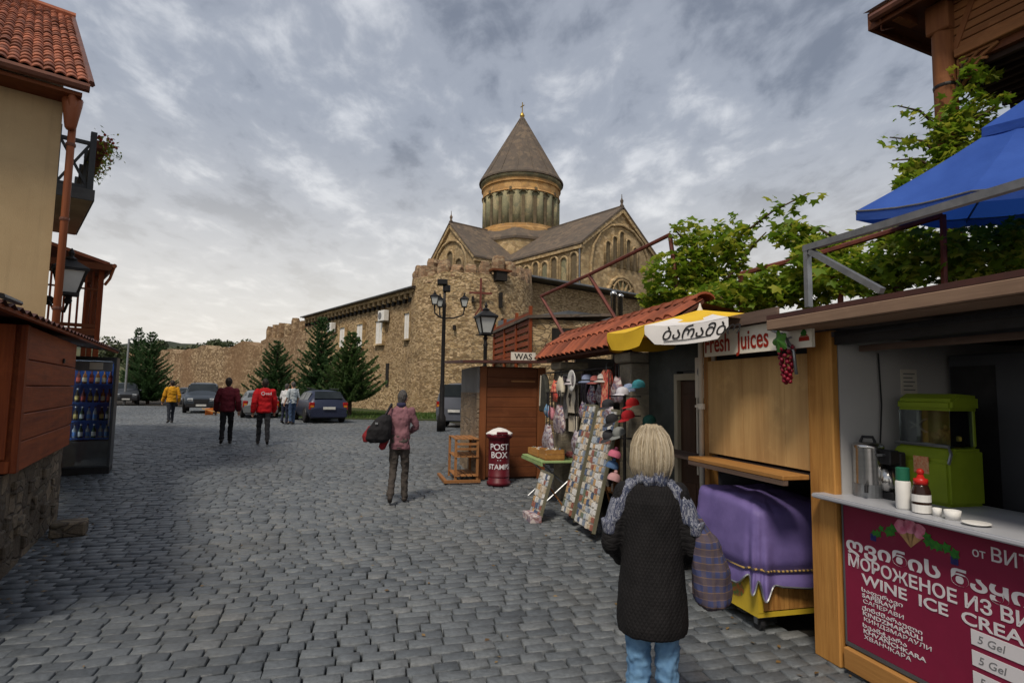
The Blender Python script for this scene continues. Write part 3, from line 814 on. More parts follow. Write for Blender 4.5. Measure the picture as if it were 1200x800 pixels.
# ------------------------------------------------------------------ left side: tan house
HA = R(41.31)
house = thing('tan_house', 'tan stucco house with red clay tile roof at the left edge', 'house', (-7.17, 8.85, 0), HA)
mb = MB(); prof = [(0, 0), (0, 6.36), (6.2, 10.35), (12.4, 6.36), (12.4, 0)]
mb.prism(prof, -7.0, 0.0, 'X'); mb.build('wall', M['stucco'], house)
SLP = (10.8 - 6.42)/6.67; SA = math.atan(SLP)
mb = MB()
for sg in (0, 1):
    f = (lambda y, z: (y, z)) if sg == 0 else (lambda y, z: (12.4 - y, z))
    pts = [f(-.47, 6.42), f(6.2, 10.8), f(6.2, 10.72), f(-.47, 6.34)]
    mb.prism(pts, -7.2, .28, 'X')
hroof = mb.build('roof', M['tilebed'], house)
tl = MB(); n_ = 7                      # one curved clay tile, laid up the slope (local y up-slope)
def tp(i, j):
    u = i/(n_-1); x = -.105 + .21*u; z = .055*math.sin(math.pi*u)**.8 - .012; y = -.24 + .5*j
    return (x, y, z + (.035 if j == 0 else .004))
tl.grid(tp, n_, 2); tl.grid(lambda i, j: (tp(i, 0)[0], -.24, tp(i, 0)[2] - (.028 if j else 0)), n_, 2)
tme = tl.mesh('tile', smooth=True, recalc=False); tme.materials.append(M['tile'])
ca, sa = math.cos(SA), math.sin(SA)
rest = MB()
for i in range(54):
    for j in range(27):
        s_ = .13 + j*.296; lc = Vector((.20 - i*.138, -.47 + s_*ca + .015*random.uniform(-1, 1), 6.43 + s_*sa + random.uniform(0, .010)))
        if i < 11:
            o = link('tile', tme, hroof, lc); o.rotation_euler = (SA + random.uniform(-.015, .015), 0, random.uniform(-.03, .03)); o.scale = (.68, .70, .8)
        else:
            rm_ = Matrix.Rotation(SA, 3, 'X'); rest.add([lc + rm_ @ Vector((v.co.x*.68, v.co.y*.7, v.co.z*.8)) for v in tme.vertices], [tuple(p_.vertices) for p_ in tme.polygons])
q = rest.build('tile_field', M['tile'], hroof, smooth=True, recalc=False); q['kind'] = 'stuff'
mb = MB(); L_ = 7.98
mb.tube([(.3, -.5, 6.42), (.3, 6.2, 10.84)], .05, 6); mb.build('verge_trim', M['fascia'], hroof)
mb = MB(); mb.tube([(-7.2, 6.2, 10.86), (.34, 6.2, 10.86)], .11, 8); mb.build('ridge_cap', M['tile'], hroof)
mb = MB(); mb.tube([(-7.2, -.52, 6.33), (.28, -.52, 6.33)], .075, 8); mb.build('gutter', M['fascia'], house)
mb = MB(); mb.span((-7.1, -.45, 6.20), (.2, .0, 6.26)); mb.build('soffit', M['redwood_x'], house)
mb = MB(); mb.tube([(.08, -.4, 6.24), (.13, -.10, 5.85), (.13, -.07, 5.5), (.13, -.07, .25)], .055, 10)
mb.lathe([(.055, 5.72), (.075, 5.75), (.13, 6.12), (.14, 6.22), (.06, 6.25)], 12, (.10, -.2, 0)); dp = mb.build('downpipe', M['downpipe'], house, smooth=True)
mb = MB()
for z in (1.2, 2.9, 4.3, 5.5): mb.lathe([(.066, z), (.07, z + .02), (.066, z + .05)], 10, (.13, -.07, 0))
mb.build('pipe_collar', M['fascia'], dp)
# balcony on the street side
mb = MB(); mb.span((0, 2.4, 5.32), (.66, 5.8, 5.47)); bal = mb.build('balcony_slab', mat('slab_plaster', (.40, .33, .22), (.30, .25, .17), 2, .9), house, bevel=.01)
mb = MB(); mb.span((.662, 2.38, 5.33), (.69, 5.8, 5.55)); mb.span((.0, 2.36, 5.33), (.69, 2.395, 5.55)); mb.build('edge_board', mat('slab_edge', (.10, .105, .11), None, 5, .7), bal)
M['bluewood'] = wood('grey_blue_timber', (.085, .095, .105), (.05, .055, .062), 'Z', 8, .6)
for (x, y) in ((.61, 2.45), (.61, 3.6), (.61, 4.7), (.61, 5.75), (.06, 2.45)): mb = MB(); mb.span((x-.05, y-.05, 5.47), (x+.05, y+.05, 6.72)); mb.build('railing_post', M['bluewood'], bal)
mb = MB()
for z in (5.56, 6.45): mb.span((.58, 2.5, z), (.64, 5.7, z+.07)); mb.span((.11, 2.42, z), (.56, 2.48, z+.07))
mb.bar((.1, 2.45, 5.62), (.56, 2.45, 6.46), .045, .045); mb.bar((.1, 2.45, 6.46), (.56, 2.45, 5.62), .045, .045)
for (ya, yb) in ((2.5, 3.55), (3.65, 4.65), (4.75, 5.7)):
    mb.bar((.61, ya, 5.62), (.61, yb, 6.46), .045, .045); mb.bar((.61, ya, 6.46), (.61, yb, 5.62), .045, .045)
mb.build('railing', M['bluewood'], bal)
# wooden veranda farther along the same wall
ver = thing('wooden_veranda', 'red brown timber veranda with upright slats behind the wall lantern', 'veranda', (-7.17, 8.85, 0), HA)
mb = MB(); mb.span((0.02, 4.4, 2.85), (1.15, 7.2, 3.0)); mb.build('floor', M['redwood_x'], ver)
for (x, y) in ((1.1, 4.45), (1.1, 5.8), (1.1, 7.1)):
    mb = MB(); mb.span((x-.05, y-.05, .2), (x+.05, y+.05, 4.4)); mb.build('post', M['redwood_z'], ver)
for k in range(8):
    x = .1 + k*.122; mb = MB(); mb.span((x-.02, 4.43, 3.0), (x+.02, 4.47, 4.3)); mb.build('slat', M['redwood_z'], ver)
for k in range(14):
    y = 4.65 + k*.175; mb = MB(); mb.span((1.08, y-.02, 3.0), (1.12, y+.02, 4.3)); mb.build('slat', M['redwood_z'], ver)
mb = MB(); mb.span((.06, 4.40, 3.02), (1.06, 4.425, 3.10)); mb.span((.06, 4.41, 3.86), (1.06, 4.425, 3.90)); mb.span((1.125, 4.5, 3.86), (1.14, 7.0, 3.9)); mb.build('rail', M['redwood_x'], ver)
mb = MB(); mb.add([(0, 4.2, 4.75), (1.22, 4.2, 4.42), (1.22, 7.6, 4.42), (0, 7.6, 4.75), (0, 4.2, 4.82), (1.22, 4.2, 4.49), (1.22, 7.6, 4.49), (0, 7.6, 4.82)], [(0,1,2,3),(4,5,6,7),(0,1,5,4),(1,2,6,5),(2,3,7,6),(3,0,4,7)]); vr = mb.build('roof', M['tile'], ver)
mb = MB(); mb.span((.02, 4.16, 4.30), (1.22, 4.2, 4.44)); mb.span((1.22, 4.16, 4.32), (1.26, 7.6, 4.46)); mb.build('fascia_board', M['redwood_x'], vr)
mb = MB(); mb.tube([(1.30, 4.16, 4.42), (1.30, 7.6, 4.42)], .05, 8); mb.tube([(1.30, 4.25, 4.38), (1.25, 4.35, 4.15), (1.17, 4.4, 4.0)], .03, 6); mb.build('gutter', M['downpipe'], vr)

# ------------------------------------------------------------------ lanterns
M['lampglass'] = mat('milky_lamp_glass', (.50, .52, .50), (.42, .44, .43), 3, .25)
def lantern_head(parent, c, s, up=True):
    """four-sided tapered street lantern, c = bottom centre"""
    c = Vector(c)
    g_ = MB()
    b, t_, h = .11*s, .20*s, .40*s
    g_.add([c + Vector(p) for p in ((-b,-b,.04*s),(b,-b,.04*s),(b,b,.04*s),(-b,b,.04*s),(-t_,-t_,h),(t_,-t_,h),(t_,t_,h),(-t_,t_,h))], [(0,3,2,1),(4,5,6,7),(0,1,5,4),(1,2,6,5),(2,3,7,6),(3,0,4,7)])
    gl = g_.build('lamp_glass', M['lampglass'], parent)
    f_ = MB()
    for sx in (-1, 1):
        for sy in (-1, 1): f_.bar(c + Vector((sx*b, sy*b, .03*s)), c + Vector((sx*t_, sy*t_, h)), .03*s, .03*s)
    f_.box(c + Vector((0, 0, .02*s)), (2*b+.05*s, 2*b+.05*s, .045*s))
    f_.box(c + Vector((0, 0, h + .015*s)), (2*t_+.07*s, 2*t_+.07*s, .04*s))
    f_.build('lamp_frame', M['iron'], parent)
    r_ = MB(); q = t_ + .05*s; w = .07*s
    r_.add([c + Vector(p) for p in ((-q,-q,h+.03*s),(q,-q,h+.03*s),(q,q,h+.03*s),(-q,q,h+.03*s),(-w,-w,h+.17*s),(w,-w,h+.17*s),(w,w,h+.17*s),(-w,w,h+.17*s))], [(0,3,2,1),(4,5,6,7),(0,1,5,4),(1,2,6,5),(2,3,7,6),(3,0,4,7)])
    r_.lathe([(.07*s, h+.16*s), (.09*s, h+.2*s), (.03*s, h+.25*s), (.045*s, h+.30*s), (.008*s, h+.38*s)], 10, c); r_.build('lamp_cap', M['iron'], parent)
    if up:
        l_ = MB(); l_.lathe([(.035*s, -.14*s), (.06*s, -.08*s), (.035*s, -.04*s), (.07*s, 0)], 10, c); l_.build('lamp_collar', M['iron'], parent)

p = at(80, 346, 9.35)
wlamp = thing('wall_lantern', 'black iron lantern on the tan house wall beside the downpipe', 'lantern', p, HA)
lantern_head(wlamp, (0, 0, 0), 1.0)
mb = MB(); mb.tube([(0, 0, -.12), (-.03, .12, -.26), (-.16, .3, -.22), (-.22, .5, -.05)], .02, 6); mb.lathe([(.08, 0), (.08, .03)], 10, (-.22, .5, -.05), 'Y'); mb.build('bracket', M['iron'], wlamp)

p = at(569, 392, 14.0); gz = ground(14)
sl2 = thing('street_lamp', 'single black street lantern standing behind the brown wooden kiosk', 'street lamp', (p.x, p.y, gz), R(20))
mb = MB(); H_ = p.z - gz
mb.lathe([(.11, 0), (.11, .25), (.07, .35), (.06, .9), (.045, 1.0), (.045, H_ - .3), (.06, H_ - .25), (.04, H_ - .2), (.035, H_)], 12); mb.build('post', M['iron'], sl2, smooth=True)
lantern_head(sl2, (0, 0, H_), 1.02)
mb = MB(); mb.bar((-.25, 0, H_ - .02), (.25, 0, H_ - .02), .025, .025); mb.build('ladder_bar', M['iron'], sl2)

p = at(521, 345, 21.5); gz = ground(21.5)
sl3 = thing('street_lamp', 'tall black street lamp with three lanterns in front of the round tower', 'street lamp', (p.x, p.y, gz), R(8))
H_ = p.z - gz
mb = MB(); mb.lathe([(.16, 0), (.16, .5), (.10, .65), (.09, 1.6), (.075, 1.7), (.065, H_ - .5), (.09, H_ - .45), (.05, H_ - .3), (.05, H_ + .35)], 12); mb.build('post', M['iron'], sl3, smooth=True)
mb = MB(); mb.span((-.28, -.18, H_ + .35), (.10, .18, H_ + .55)); mb.lathe([(.15, H_ + .1), (.15, H_ + .35)], 10, (.07, 0, 0)); mb.build('control_box', M['iron'], sl3, bevel=.02)
for (dx, dy, sc_) in ((-.36, -.1, .72), (.76, .25, .72), (-.16, .45, .68)):
    mb = MB(); mb.tube([(0, 0, H_ - .9), (dx*.5, dy*.5, H_ - .86), (dx*.95, dy*.95, H_ - .72), (dx, dy, H_ - .52)], .028, 6); mb.build('arm', M['iron'], sl3)
    lantern_head(sl3, (dx, dy, H_ - .42), sc_)

# ------------------------------------------------------------------ red stall on its stone base
KA = R(29.7); KL = (-4.2, 4.97, 0)
base = thing('stone_plinth', 'rough stone plinth carrying the closed red wooden stall', 'plinth', KL, KA)
M['plinth'] = rubble('plinth_stone', [(.20, .165, .125), (.15, .125, .095), (.26, .215, .16), (.12, .10, .08)], (.115, .095, .075), 3.4, 1.6, .05, stain=(.085, .07, .05), stain_amt=.7, big=.8, bdist=.03)
def pface(i, j, n1, n2, f): return f(i/(n1-1), j/(n2-1))
mb = MB()
def wl_(u, v):
    p = Vector((-.10, -1.2 + 4.5*u, .97*v)); p.x += nz(p, 1.2, 3)*.022 + nz(p, 5, 1)*.008; return p
def wl2(u, v):
    p = Vector((-.10 - 1.9*u, 3.3, .97*v)); p.y += nz(p, 1.6, 5)*.04*min(1, u*6); return p
def wl0(u, v):
    p = Vector((-.10 - 1.9*u, -1.2, .97*v)); return p
mb.grid(lambda i, j: wl_(i/35, j/10), 36, 11); mb.grid(lambda i, j: wl2(i/12, j/10), 13, 11); mb.grid(lambda i, j: wl0(i/12, j/10), 13, 11)
mb.add([(-2.0, -1.2, .97), (-.07, -1.2, .97), (-.07, 3.3, .97), (-2.0, 3.3, .97)], [(0, 1, 2, 3)])
mb.build('masonry', M['plinth'], base, smooth=True)
for (y, z, w, h) in ((.62, .48, .42, .2), (.55, .26, .38, .18), (1.05, .38, .35, .24), (1.4, .18, .4, .2), (1.8, .5, .45, .22), (2.3, .3, .4, .25), (2.75, .55, .38, .2), (.25, .4, .3, .22), (2.9, .2, .4, .2), (1.5, .7, .5, .2), (2.2, .75, .4, .18), (.8, .78, .42, .18)):
    mb = MB(); mb.box((-.112, y, z), (.09, w*.85, h*.66), Matrix.Rotation(random.uniform(-.08, .08), 3, 'X')); mb.build('stone', M['plinth'], base, bevel=.014)
mb = MB(); mb.box((0, 0, 0), (.34, .28, .17)); kb = mb.build('loose_block', M['plinth'], None, bevel=.02, loc=(-5.14, 6.95, ground(6.9) + .08), rz=.5); tag(kb, 'loose grey stone block lying on the setts by the plinth', 'stone block')

stall = thing('red_stall', 'closed red stained wooden stall with lapped boards under a tin canopy', 'stall', KL, KA)
mb = MB(); mb.span((-1.45, .14, .985), (-.035, 2.98, 2.27)); mb.build('carcass', M['redwood'], stall)
for k, (z0, z1) in enumerate(((.985, 1.24), (1.25, 1.485), (1.495, 1.73), (1.74, 1.965), (1.975, 2.27))):
    mb = MB(); mb.span((-.035, .22, z0), (.0 + .004*(k % 2), 2.98, z1)); mb.build('board', M['redwood'], stall, bevel=.006)
mb = MB(); mb.span((-.035, .10, .985), (.012, .215, 2.27)); mb.span((-1.45, .10, .985), (-.035, .135, 1.09)); mb.build('corner_board', M['redwood_z'], stall, bevel=.006)
for k in range(8):
    x = -1.44 + k*.172; mb = MB(); mb.span((x, .108, 1.1), (x + .164, .138, 2.27)); mb.build('plank', M['redwood_z'], stall, bevel=.005)
mb = MB(); mb.span((.003, 2.0, 2.0), (.02, 2.06, 2.05)); mb.build('latch', M['iron'], stall)
can = thing('tin_canopy', 'dark brown tin canopy over the red stall and drinks fridge', 'canopy', KL, KA)
M['tin'] = mat('brown_painted_tin', (.085, .032, .024), (.055, .024, .02), 5, .6, .1)
mb = MB(); nn = 36
def cp(i, j):
    y = -1.7 + 8.9*i/(nn*4-1); z = 2.285 + .0145*(y + 1.7); c_ = .018*math.sin(i*math.pi/2)
    return ((.15, y, z + c_), (-1.8, y, z + .22 + c_))[j]
mb.grid(cp, nn*4, 2); cano = mb.build('sheet', M['tin'], can, recalc=False)
mb = MB(); mb.bar((.10, -1.7, 2.265), (.10, 7.2, 2.39), .05, .03); mb.bar((-.6, -1.7, 2.33), (-.6, 7.2, 2.455), .06, .05); mb.bar((-1.6, -1.7, 2.43), (-1.6, 7.2, 2.56), .06, .05); mb.build('batten', M['redwood'], can)
for (x, y) in ((-.66, 4.2), (-1.6, 4.6), (-.74, 6.2), (-1.6, 7.1)):
    mb = MB(); mb.span((x-.04, y-.04, .0), (x+.04, y+.04, 2.44)); mb.build('post', M['redwood_z'], can)
mb = MB(); mb.tube([(.17, -1.6, 2.31), (.0, -.2, 2.42), (-.3, .8, 2.55)], .02, 6); mb.build('cable', M['iron'], can)

# ------------------------------------------------------------------ drinks fridge
gz = ground(11.2)
p = Vector((KL[0], KL[1], 0)) + rotz(KA) @ Vector((-.27, 7.0, 0))
fr = thing('drinks_fridge', 'glass fronted drinks fridge with blue inside and bottles on shelves', 'fridge', (p.x, p.y, gz - .02), KA)
M['fr_blue'] = mat('fridge_blue', (.012, .075, .30), (.02, .11, .38), 2.5, .5)
M['fr_dark'] = mat('fridge_case', (.035, .04, .045), (.05, .055, .06), 5, .4)
mb = MB(); mb.span((-.40, -.02, 0), (.40, .62, .14)); mb.build('base', M['black'], fr, bevel=.01)
mb = MB(); mb.span((-.40, .56, .14), (.40, .62, 2.2)); mb.span((-.40, .0, .14), (-.36, .56, 2.2)); mb.span((-.36, .0, 2.12), (.36, .56, 2.2)); mb.build('case', M['fr_dark'], fr)
mb = MB(); mb.span((.365, .04, .15), (.40, .56, 2.2)); mb.build('side_panel', M['fr_dark'], fr)
mb = MB(); mb.span((-.355, .53, .2), (.355, .556, 2.1)); mb.build('back_lining', M['fr_blue'], fr)
mb = MB(); mb.span((-.36, .05, .14), (.36, .5, .62)); mb.build('motor_grille', M['grey'], fr)
shm = MB(); shm.span((-.355, .06, -.012), (.355, .52, .012)); sme = shm.mesh('shelf'); sme.materials.append(M['fr_blue'])
BOT = [(.30, .42, .18, .20), (.42, .30, .14, .08)]
def bottle(parent, loc, r, h, mats, name='bottle', cap=True, lab=True, neck=.38):
    o = thing(name, 'x', 'bottle', loc) if parent is None else link(name, None, parent, loc)
    m_ = MB(); m_.lathe([(r*.9, 0), (r, .02), (r, h*.55), (r*.85, h*.63), (r*neck, h*.78), (r*neck, h)], 12); m_.build('glass', mats[0], o, smooth=True)
    if lab: m_ = MB(); m_.lathe([(r*1.02, h*.15), (r*1.02, h*.48)], 12, cap=False); m_.build('paper_label', mats[1], o)
    if cap: m_ = MB(); m_.lathe([(r*neck*1.2, h*.93), (r*neck*1.2, h*1.03)], 10); m_.build('cap', mats[2], o)
    return o
for z in (.66, .99, 1.33, 1.68):
    link('shelf', sme, fr, (0, 0, z))
drinks = [((.10, .018, .012), (.45, .08, .05)), ((.03, .02, .01), (.5, .35, .1)), ((.25, .09, .02), (.6, .5, .3)), ((.02, .06, .03), (.6, .6, .55)), ((.3, .32, .33), (.08, .2, .45))]
dm = [(mat('drink_glass%s' % 'abcde'[k], a, None, 5, .2), mat('drink_label%s' % 'abcde'[k], b, None, 5, .6)) for k, (a, b) in enumerate(drinks)]
protoB = []
for k in range(5):
    m_ = MB(); m_.lathe([(.03, 0), (.033, .02), (.033, .13), (.028, .155), (.012, .19), (.012, .235)], 10); m_.m = 1
    m_.lathe([(.0345, .035), (.0345, .11)], 10, cap=False); m_.m = 2; m_.lathe([(.015, .225), (.015, .245)], 8)
    me = m_.mesh('bottle', smooth=True)
    for q in (dm[k][0], dm[k][1], M['white'] if k % 2 else M['iron']): me.materials.append(q)
    protoB.append(me)
names5 = ['brown', 'dark', 'amber', 'green', 'clear']
for si, z in enumerate((.672, 1.002, 1.342, 1.692)):
    for k in range(7):
        kind = ([4, 4, 3, 4, 3, 4, 4], [1, 1, 3, 4, 4, 1, 3], [0, 1, 0, 1, 1, 2, 0], [2, 0, 2, 0, 2, 2, 0])[si][k]
        b = link('drink_bottle', protoB[kind], None, tuple(fr.location + rotz(KA) @ Vector((-.30 + k*.1, .16 + .03*(k % 2), z))), KA)
        b.scale = (1.1, 1.1, 1.05)
        tag(b, '%s drink bottle, number %s from the left on the %s fridge shelf' % (names5[kind], ('one', 'two', 'three', 'four', 'five', 'six', 'seven')[k], ('lowest', 'second', 'third', 'top')[si]), 'bottle', 'bottles in the drinks fridge')
M['pane'] = glassmat('fridge_pane', (.9, .93, .95), .06, .12)
t = NT('fridge_tube'); t.b.inputs['Emission Color'].default_value = (.8, .9, 1, 1); t.b.inputs['Emission Strength'].default_value = 8.0; M['tube'] = t.done((.8, .85, .9), .5)
mb = MB(); mb.tube([(-.32, .06, 2.08), (.32, .06, 2.08)], .014, 8); mb.tube([(-.335, .05, .7), (-.335, .05, 2.0)], .010, 8); mb.build('light_tube', M['tube'], fr)
mb = MB(); mb.span((-.36, -.012, .16), (.36, -.004, 2.12)); mb.build('door_glass', M['pane'], fr)
mb = MB(); mb.span((-.40, -.03, .14), (-.36, .01, 2.16)); mb.span((.36, -.03, .14), (.40, .03, 2.16)); mb.span((-.36, -.03, 2.12), (.36, .01, 2.16)); mb.span((-.36, -.03, .14), (.36, .01, .17)); fd = mb.build('door_frame', M['fr_dark'], fr)
mb = MB(); mb.tube([(.34, -.05, .9), (.34, -.07, 1.0), (.34, -.07, 1.35), (.34, -.05, 1.45)], .012, 6); mb.build('handle', M['steel'], fd)
mb = MB(); mb.span((-.34, -.035, 1.93), (.34, -.03, 2.11)); mb.build('header_panel', M['grey'], fd)
mb = MB(); mb.span((-.02, -.04, 1.96), (.19, -.036, 2.09)); mb.build('sticker', M['offwhite'], fd)

# ------------------------------------------------------------------ right-hand row of stalls (local x = into the stalls, y = up the street)
ROW = (ST[0], ST[1], 0)
XN = Vector((math.cos(TH), math.sin(TH), 0)); YN = Vector((-math.sin(TH), math.cos(TH), 0))
def rh(px, py, x=0.0):
    """row-local (y, z) of the point of plane x seen at a pixel"""
    r = ray(px, py); o = Vector((0, 0, CAM_Z)); p0 = Vector(ROW) + XN*x
    t_ = (p0 - o).dot(XN)/r.dot(XN); p = o + r*t_ - Vector(ROW); return p.dot(YN), p.z
def rthing(name, label, cat, x=0.0, y=0.0, z=0.0, rz=0.0, group=None): return thing(name, label, cat, row(x, y, z), TH + rz, group)
def smtx(y, z, x): return face_mtx((x, y, z), (0, -1, 0), (0, 0, 1))      # lettering on a front facing the street

# ---- wine ice cream kiosk
M['fasciawood'] = wood('fascia_board_wood', (.30, .20, .135), (.19, .12, .082), 'Y', 8, .7)
wk = rthing('ice_cream_kiosk', 'pine framed kiosk with maroon wine ice cream sign and white counter', 'kiosk')
mb = MB(); mb.span((-.03, -.075, 0), (.03, .15, 2.2)); mb.build('corner_post', M['orangewood'], wk, bevel=.008)
mb = MB(); mb.span((-.035, -3.2, .02), (.10, -.105, .155)); mb.build('base_beam', M['orangewood_y'], wk, bevel=.008)
mb = MB(); mb.span((-.03, -3.3, 0), (.17, -3.2, 2.2)); mb.build('corner_post', M['orangewood'], wk, bevel=.008)
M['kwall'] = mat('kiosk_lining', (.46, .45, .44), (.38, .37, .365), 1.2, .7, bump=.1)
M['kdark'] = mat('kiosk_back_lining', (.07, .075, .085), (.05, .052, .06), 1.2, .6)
mb = MB(); mb.span((.034, -.07, .0), (1.78, -.03, 2.16)); mb.build('end_wall', M['kwall'], wk)
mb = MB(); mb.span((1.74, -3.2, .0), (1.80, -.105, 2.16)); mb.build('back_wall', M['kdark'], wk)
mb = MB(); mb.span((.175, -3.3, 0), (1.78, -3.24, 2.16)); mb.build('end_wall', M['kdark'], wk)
mb = MB(); mb.span((.05, -3.2, .03), (1.74, -.105, .07)); mb.build('floor', M['greywood'], wk)
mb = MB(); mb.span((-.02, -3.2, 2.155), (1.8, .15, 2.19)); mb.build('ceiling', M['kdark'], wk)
mb = MB(); mb.span((-.13, -3.2, 1.075), (.62, .03, 1.105)); mb.build('counter', mat('counter_laminate', (.40, .41, .44), (.34, .35, .38), 2, .35), wk, bevel=.008, seg=2)
mb = MB(); mb.span((.02, -3.2, .15), (.05, -.11, 1.07)); mb.build('front_panel', M['kdark'], wk)
mb = MB(); mb.span((.17, -3.2, 2.06), (.20, -.11, 2.10)); mb.build('shutter_rail', M['greywood'], wk)
mb = MB(); mb.span((-.02, -3.2, 2.10), (.05, -.1, 2.19)); mb.build('shutter_box', M['black'], wk)
mb = MB(); mb.add([(-.30, -3.4, 2.27), (-.30, .17, 2.27), (2.0, .17, 2.42), (2.0, -3.4, 2.42), (-.30, -3.4, 2.315), (-.30, .17, 2.315), (2.0, .17, 2.465), (2.0, -3.4, 2.465)], [(0,1,2,3),(4,5,6,7),(0,1,5,4),(1,2,6,5),(2,3,7,6),(3,0,4,7)])
krf = mb.build('roof', mat('roofing_felt', (.12, .10, .095), (.085, .07, .065), 5, .9, bump=.4), wk)
mb = MB(); mb.span((-.325, -3.42, 2.212), (-.295, .19, 2.285)); mb.build('fascia_board', M['fasciawood'], krf, bevel=.006)
mb = MB(); mb.span((-.322, -3.42, 2.287), (-.29, .19, 2.318)); mb.build('drip_edge', M['tin'], krf)
mb = MB(); mb.span((-.29, -3.4, 2.21), (-.02, .16, 2.235)); mb.build('soffit_board', M['fasciawood'], krf)
# maroon sign
t = NT('maroon_vinyl'); v_ = t.mapping(); cm_ = t.ramp(t.noise(v_, 2.5, 6, .65), [(.3, (.215, .012, .045)), (.7, (.165, .010, .036))]); cm_ = t.mix(t.math('MULTIPLY', t.math('SUBTRACT', t.noise(t.mapping((1, 1, .35)), 14, 6, .7), .58, True), 1.6, True), cm_, (.20, .05, .07)); t.bump(t.noise(v_, 5, 4), .15, .01); M['maroon'] = t.done(cm_, .5, 0, .3)
M['vinyl_white'] = mat('sign_white', (.62, .60, .62), (.58, .56, .58), 3, .5)
sgn = rthing('ice_cream_sign', 'maroon banner lettered wine ice cream under the kiosk counter', 'sign')
mb = MB(); mb.span((-.004, -3.1, .19), (.02, -.11, 1.06)); mb.build('panel', M['maroon'], sgn)
mb = MB(); mb.span((-.008, -3.1, .165), (.02, -.11, .188)); mb.span((-.008, -.112, .165), (.02, -.10, 1.065)); mb.build('edge_strip', M['lead'], sgn)
X0 = -.006
def sg_text(s, y, z, size, bold=.012, sx=1.0, m_='vinyl_white', name='lettering'): return text(s, size, M[m_], name, sgn, smtx(y, z, X0), bold, .001, 'LEFT', sx)
sg_text('ღვინის ნაყინი', -.125, .772, .108, .028, 1.6)
sg_text('МОРОЖЕНОЕ ИЗ ВИНА', -.135, .672, .098, .018, 1.1)
sg_text('WINE  ICE  CREAM', -.245, .588, .088, .018, 1.38)
for (s1, s2, s3, z) in (('საფერავი', 'SAPERAVI', 'САПЕРАВИ', .540), ('ქინძმარაული', 'KINDZMARAULI', 'КИНДЗМАРАУЛИ', .432), ('ხვანჭკარა', 'KHVANCHKARA', 'ХВАНЧКАРА', .324)):
    sg_text(s1, -.235, z, .032, .010, 1.8); sg_text(s2, -.24, z - .034, .034, .012, 1.65); sg_text(s3, -.245, z - .068, .033, .0, 1.6)
text('от', .065, M['vinyl_white'], 'lettering', sgn, smtx(-.945, .945, X0), .004, .001); text('ВИТАЛИ', .095, M['vinyl_white'], 'lettering', sgn, smtx(-1.035, .945, X0), .006, .001)
for k, z in enumerate((.528, .425, .322)):
    mb = MB(); mb.span((-.0075, -1.24, z - .03), (-.004, -.92, z + .045)); mb.build('price_strip', M['vinyl_white'], sgn)
    text(('5 Gel', '5 Gel', '5 Gel')[k], .055, M['grey'], 'price', sgn, smtx(-.95, z - .012, -.0085), 0, .0006, 'LEFT', 1.1, .2)
M['cone_b'] = mat('wafer', (.52, .30, .13), None, 30, .7); M['pinkice'] = mat('pink_ice', (.55, .10, .20), (.70, .28, .38), 22, .6); M['vinegreen'] = mat('printed_leaf', (.04, .22, .02), (.02, .12, .02), 40, .6); M['grapeblue'] = mat('printed_grape', (.03, .03, .16), None, 30, .5)
def flat(parent, pts, m_, name, x=-.0065, th=.0012):
    m = MB(); n = len(pts); m.prism(pts, x, x + th, 'X'); return m.build(name, m_, parent)
for (yc, an) in ((-.525, .5), (-.595, 0), (-.665, -.5)):
    tip = (-.595, .895); r_ = .1
    d_ = (math.sin(an), math.cos(an)); nrm_ = (d_[1], -d_[0])
    a_ = (tip[0] + d_[0]*r_ + nrm_[0]*.035, tip[1] + d_[1]*r_ + nrm_[1]*.035); b_ = (tip[0] + d_[0]*r_ - nrm_[0]*.035, tip[1] + d_[1]*r_ - nrm_[1]*.035)
    flat(sgn, [tip, a_, b_], M['cone_b'], 'printed_cone')
    cc = (tip[0] + d_[0]*(r_ + .02), tip[1] + d_[1]*(r_ + .02))
    flat(sgn, [(cc[0] + .042*math.cos(t_)*(1 + .12*math.cos(5*t_)), cc[1] + .042*math.sin(t_)) for t_ in np.linspace(0, 2*math.pi, 18)[:-1]], M['pinkice'], 'printed_scoop', x=-.0075)
for k in range(16):
    sg_ = -1 if k % 2 else 1; u = random.uniform(.09, .27); yy, zz = -.595 + sg_*u, .985 - u*.2 + random.uniform(-.02, .025)
    s_ = random.uniform(.016, .03); flat(sgn, [(yy + s_*math.cos(t_)*(1 + .35*math.cos(5*t_)), zz + s_*math.sin(t_)*(1 + .3*math.cos(5*t_))) for t_ in np.linspace(0, 2*math.pi, 16)[:-1]], M['vinegreen'], 'printed_leaf', x=-.0065 - .0001*k)
for sg_ in (-1, 1):
    for k in range(9):
        yy, zz = -.595 + sg_*.255 + (k % 3 - 1)*.013, .905 - (k // 3)*.013; flat(sgn, [(yy + .009*math.cos(t_), zz + .009*math.sin(t_)) for t_ in np.linspace(0, 2*math.pi, 9)[:-1]], M['grapeblue'], 'printed_grape', x=-.0066)

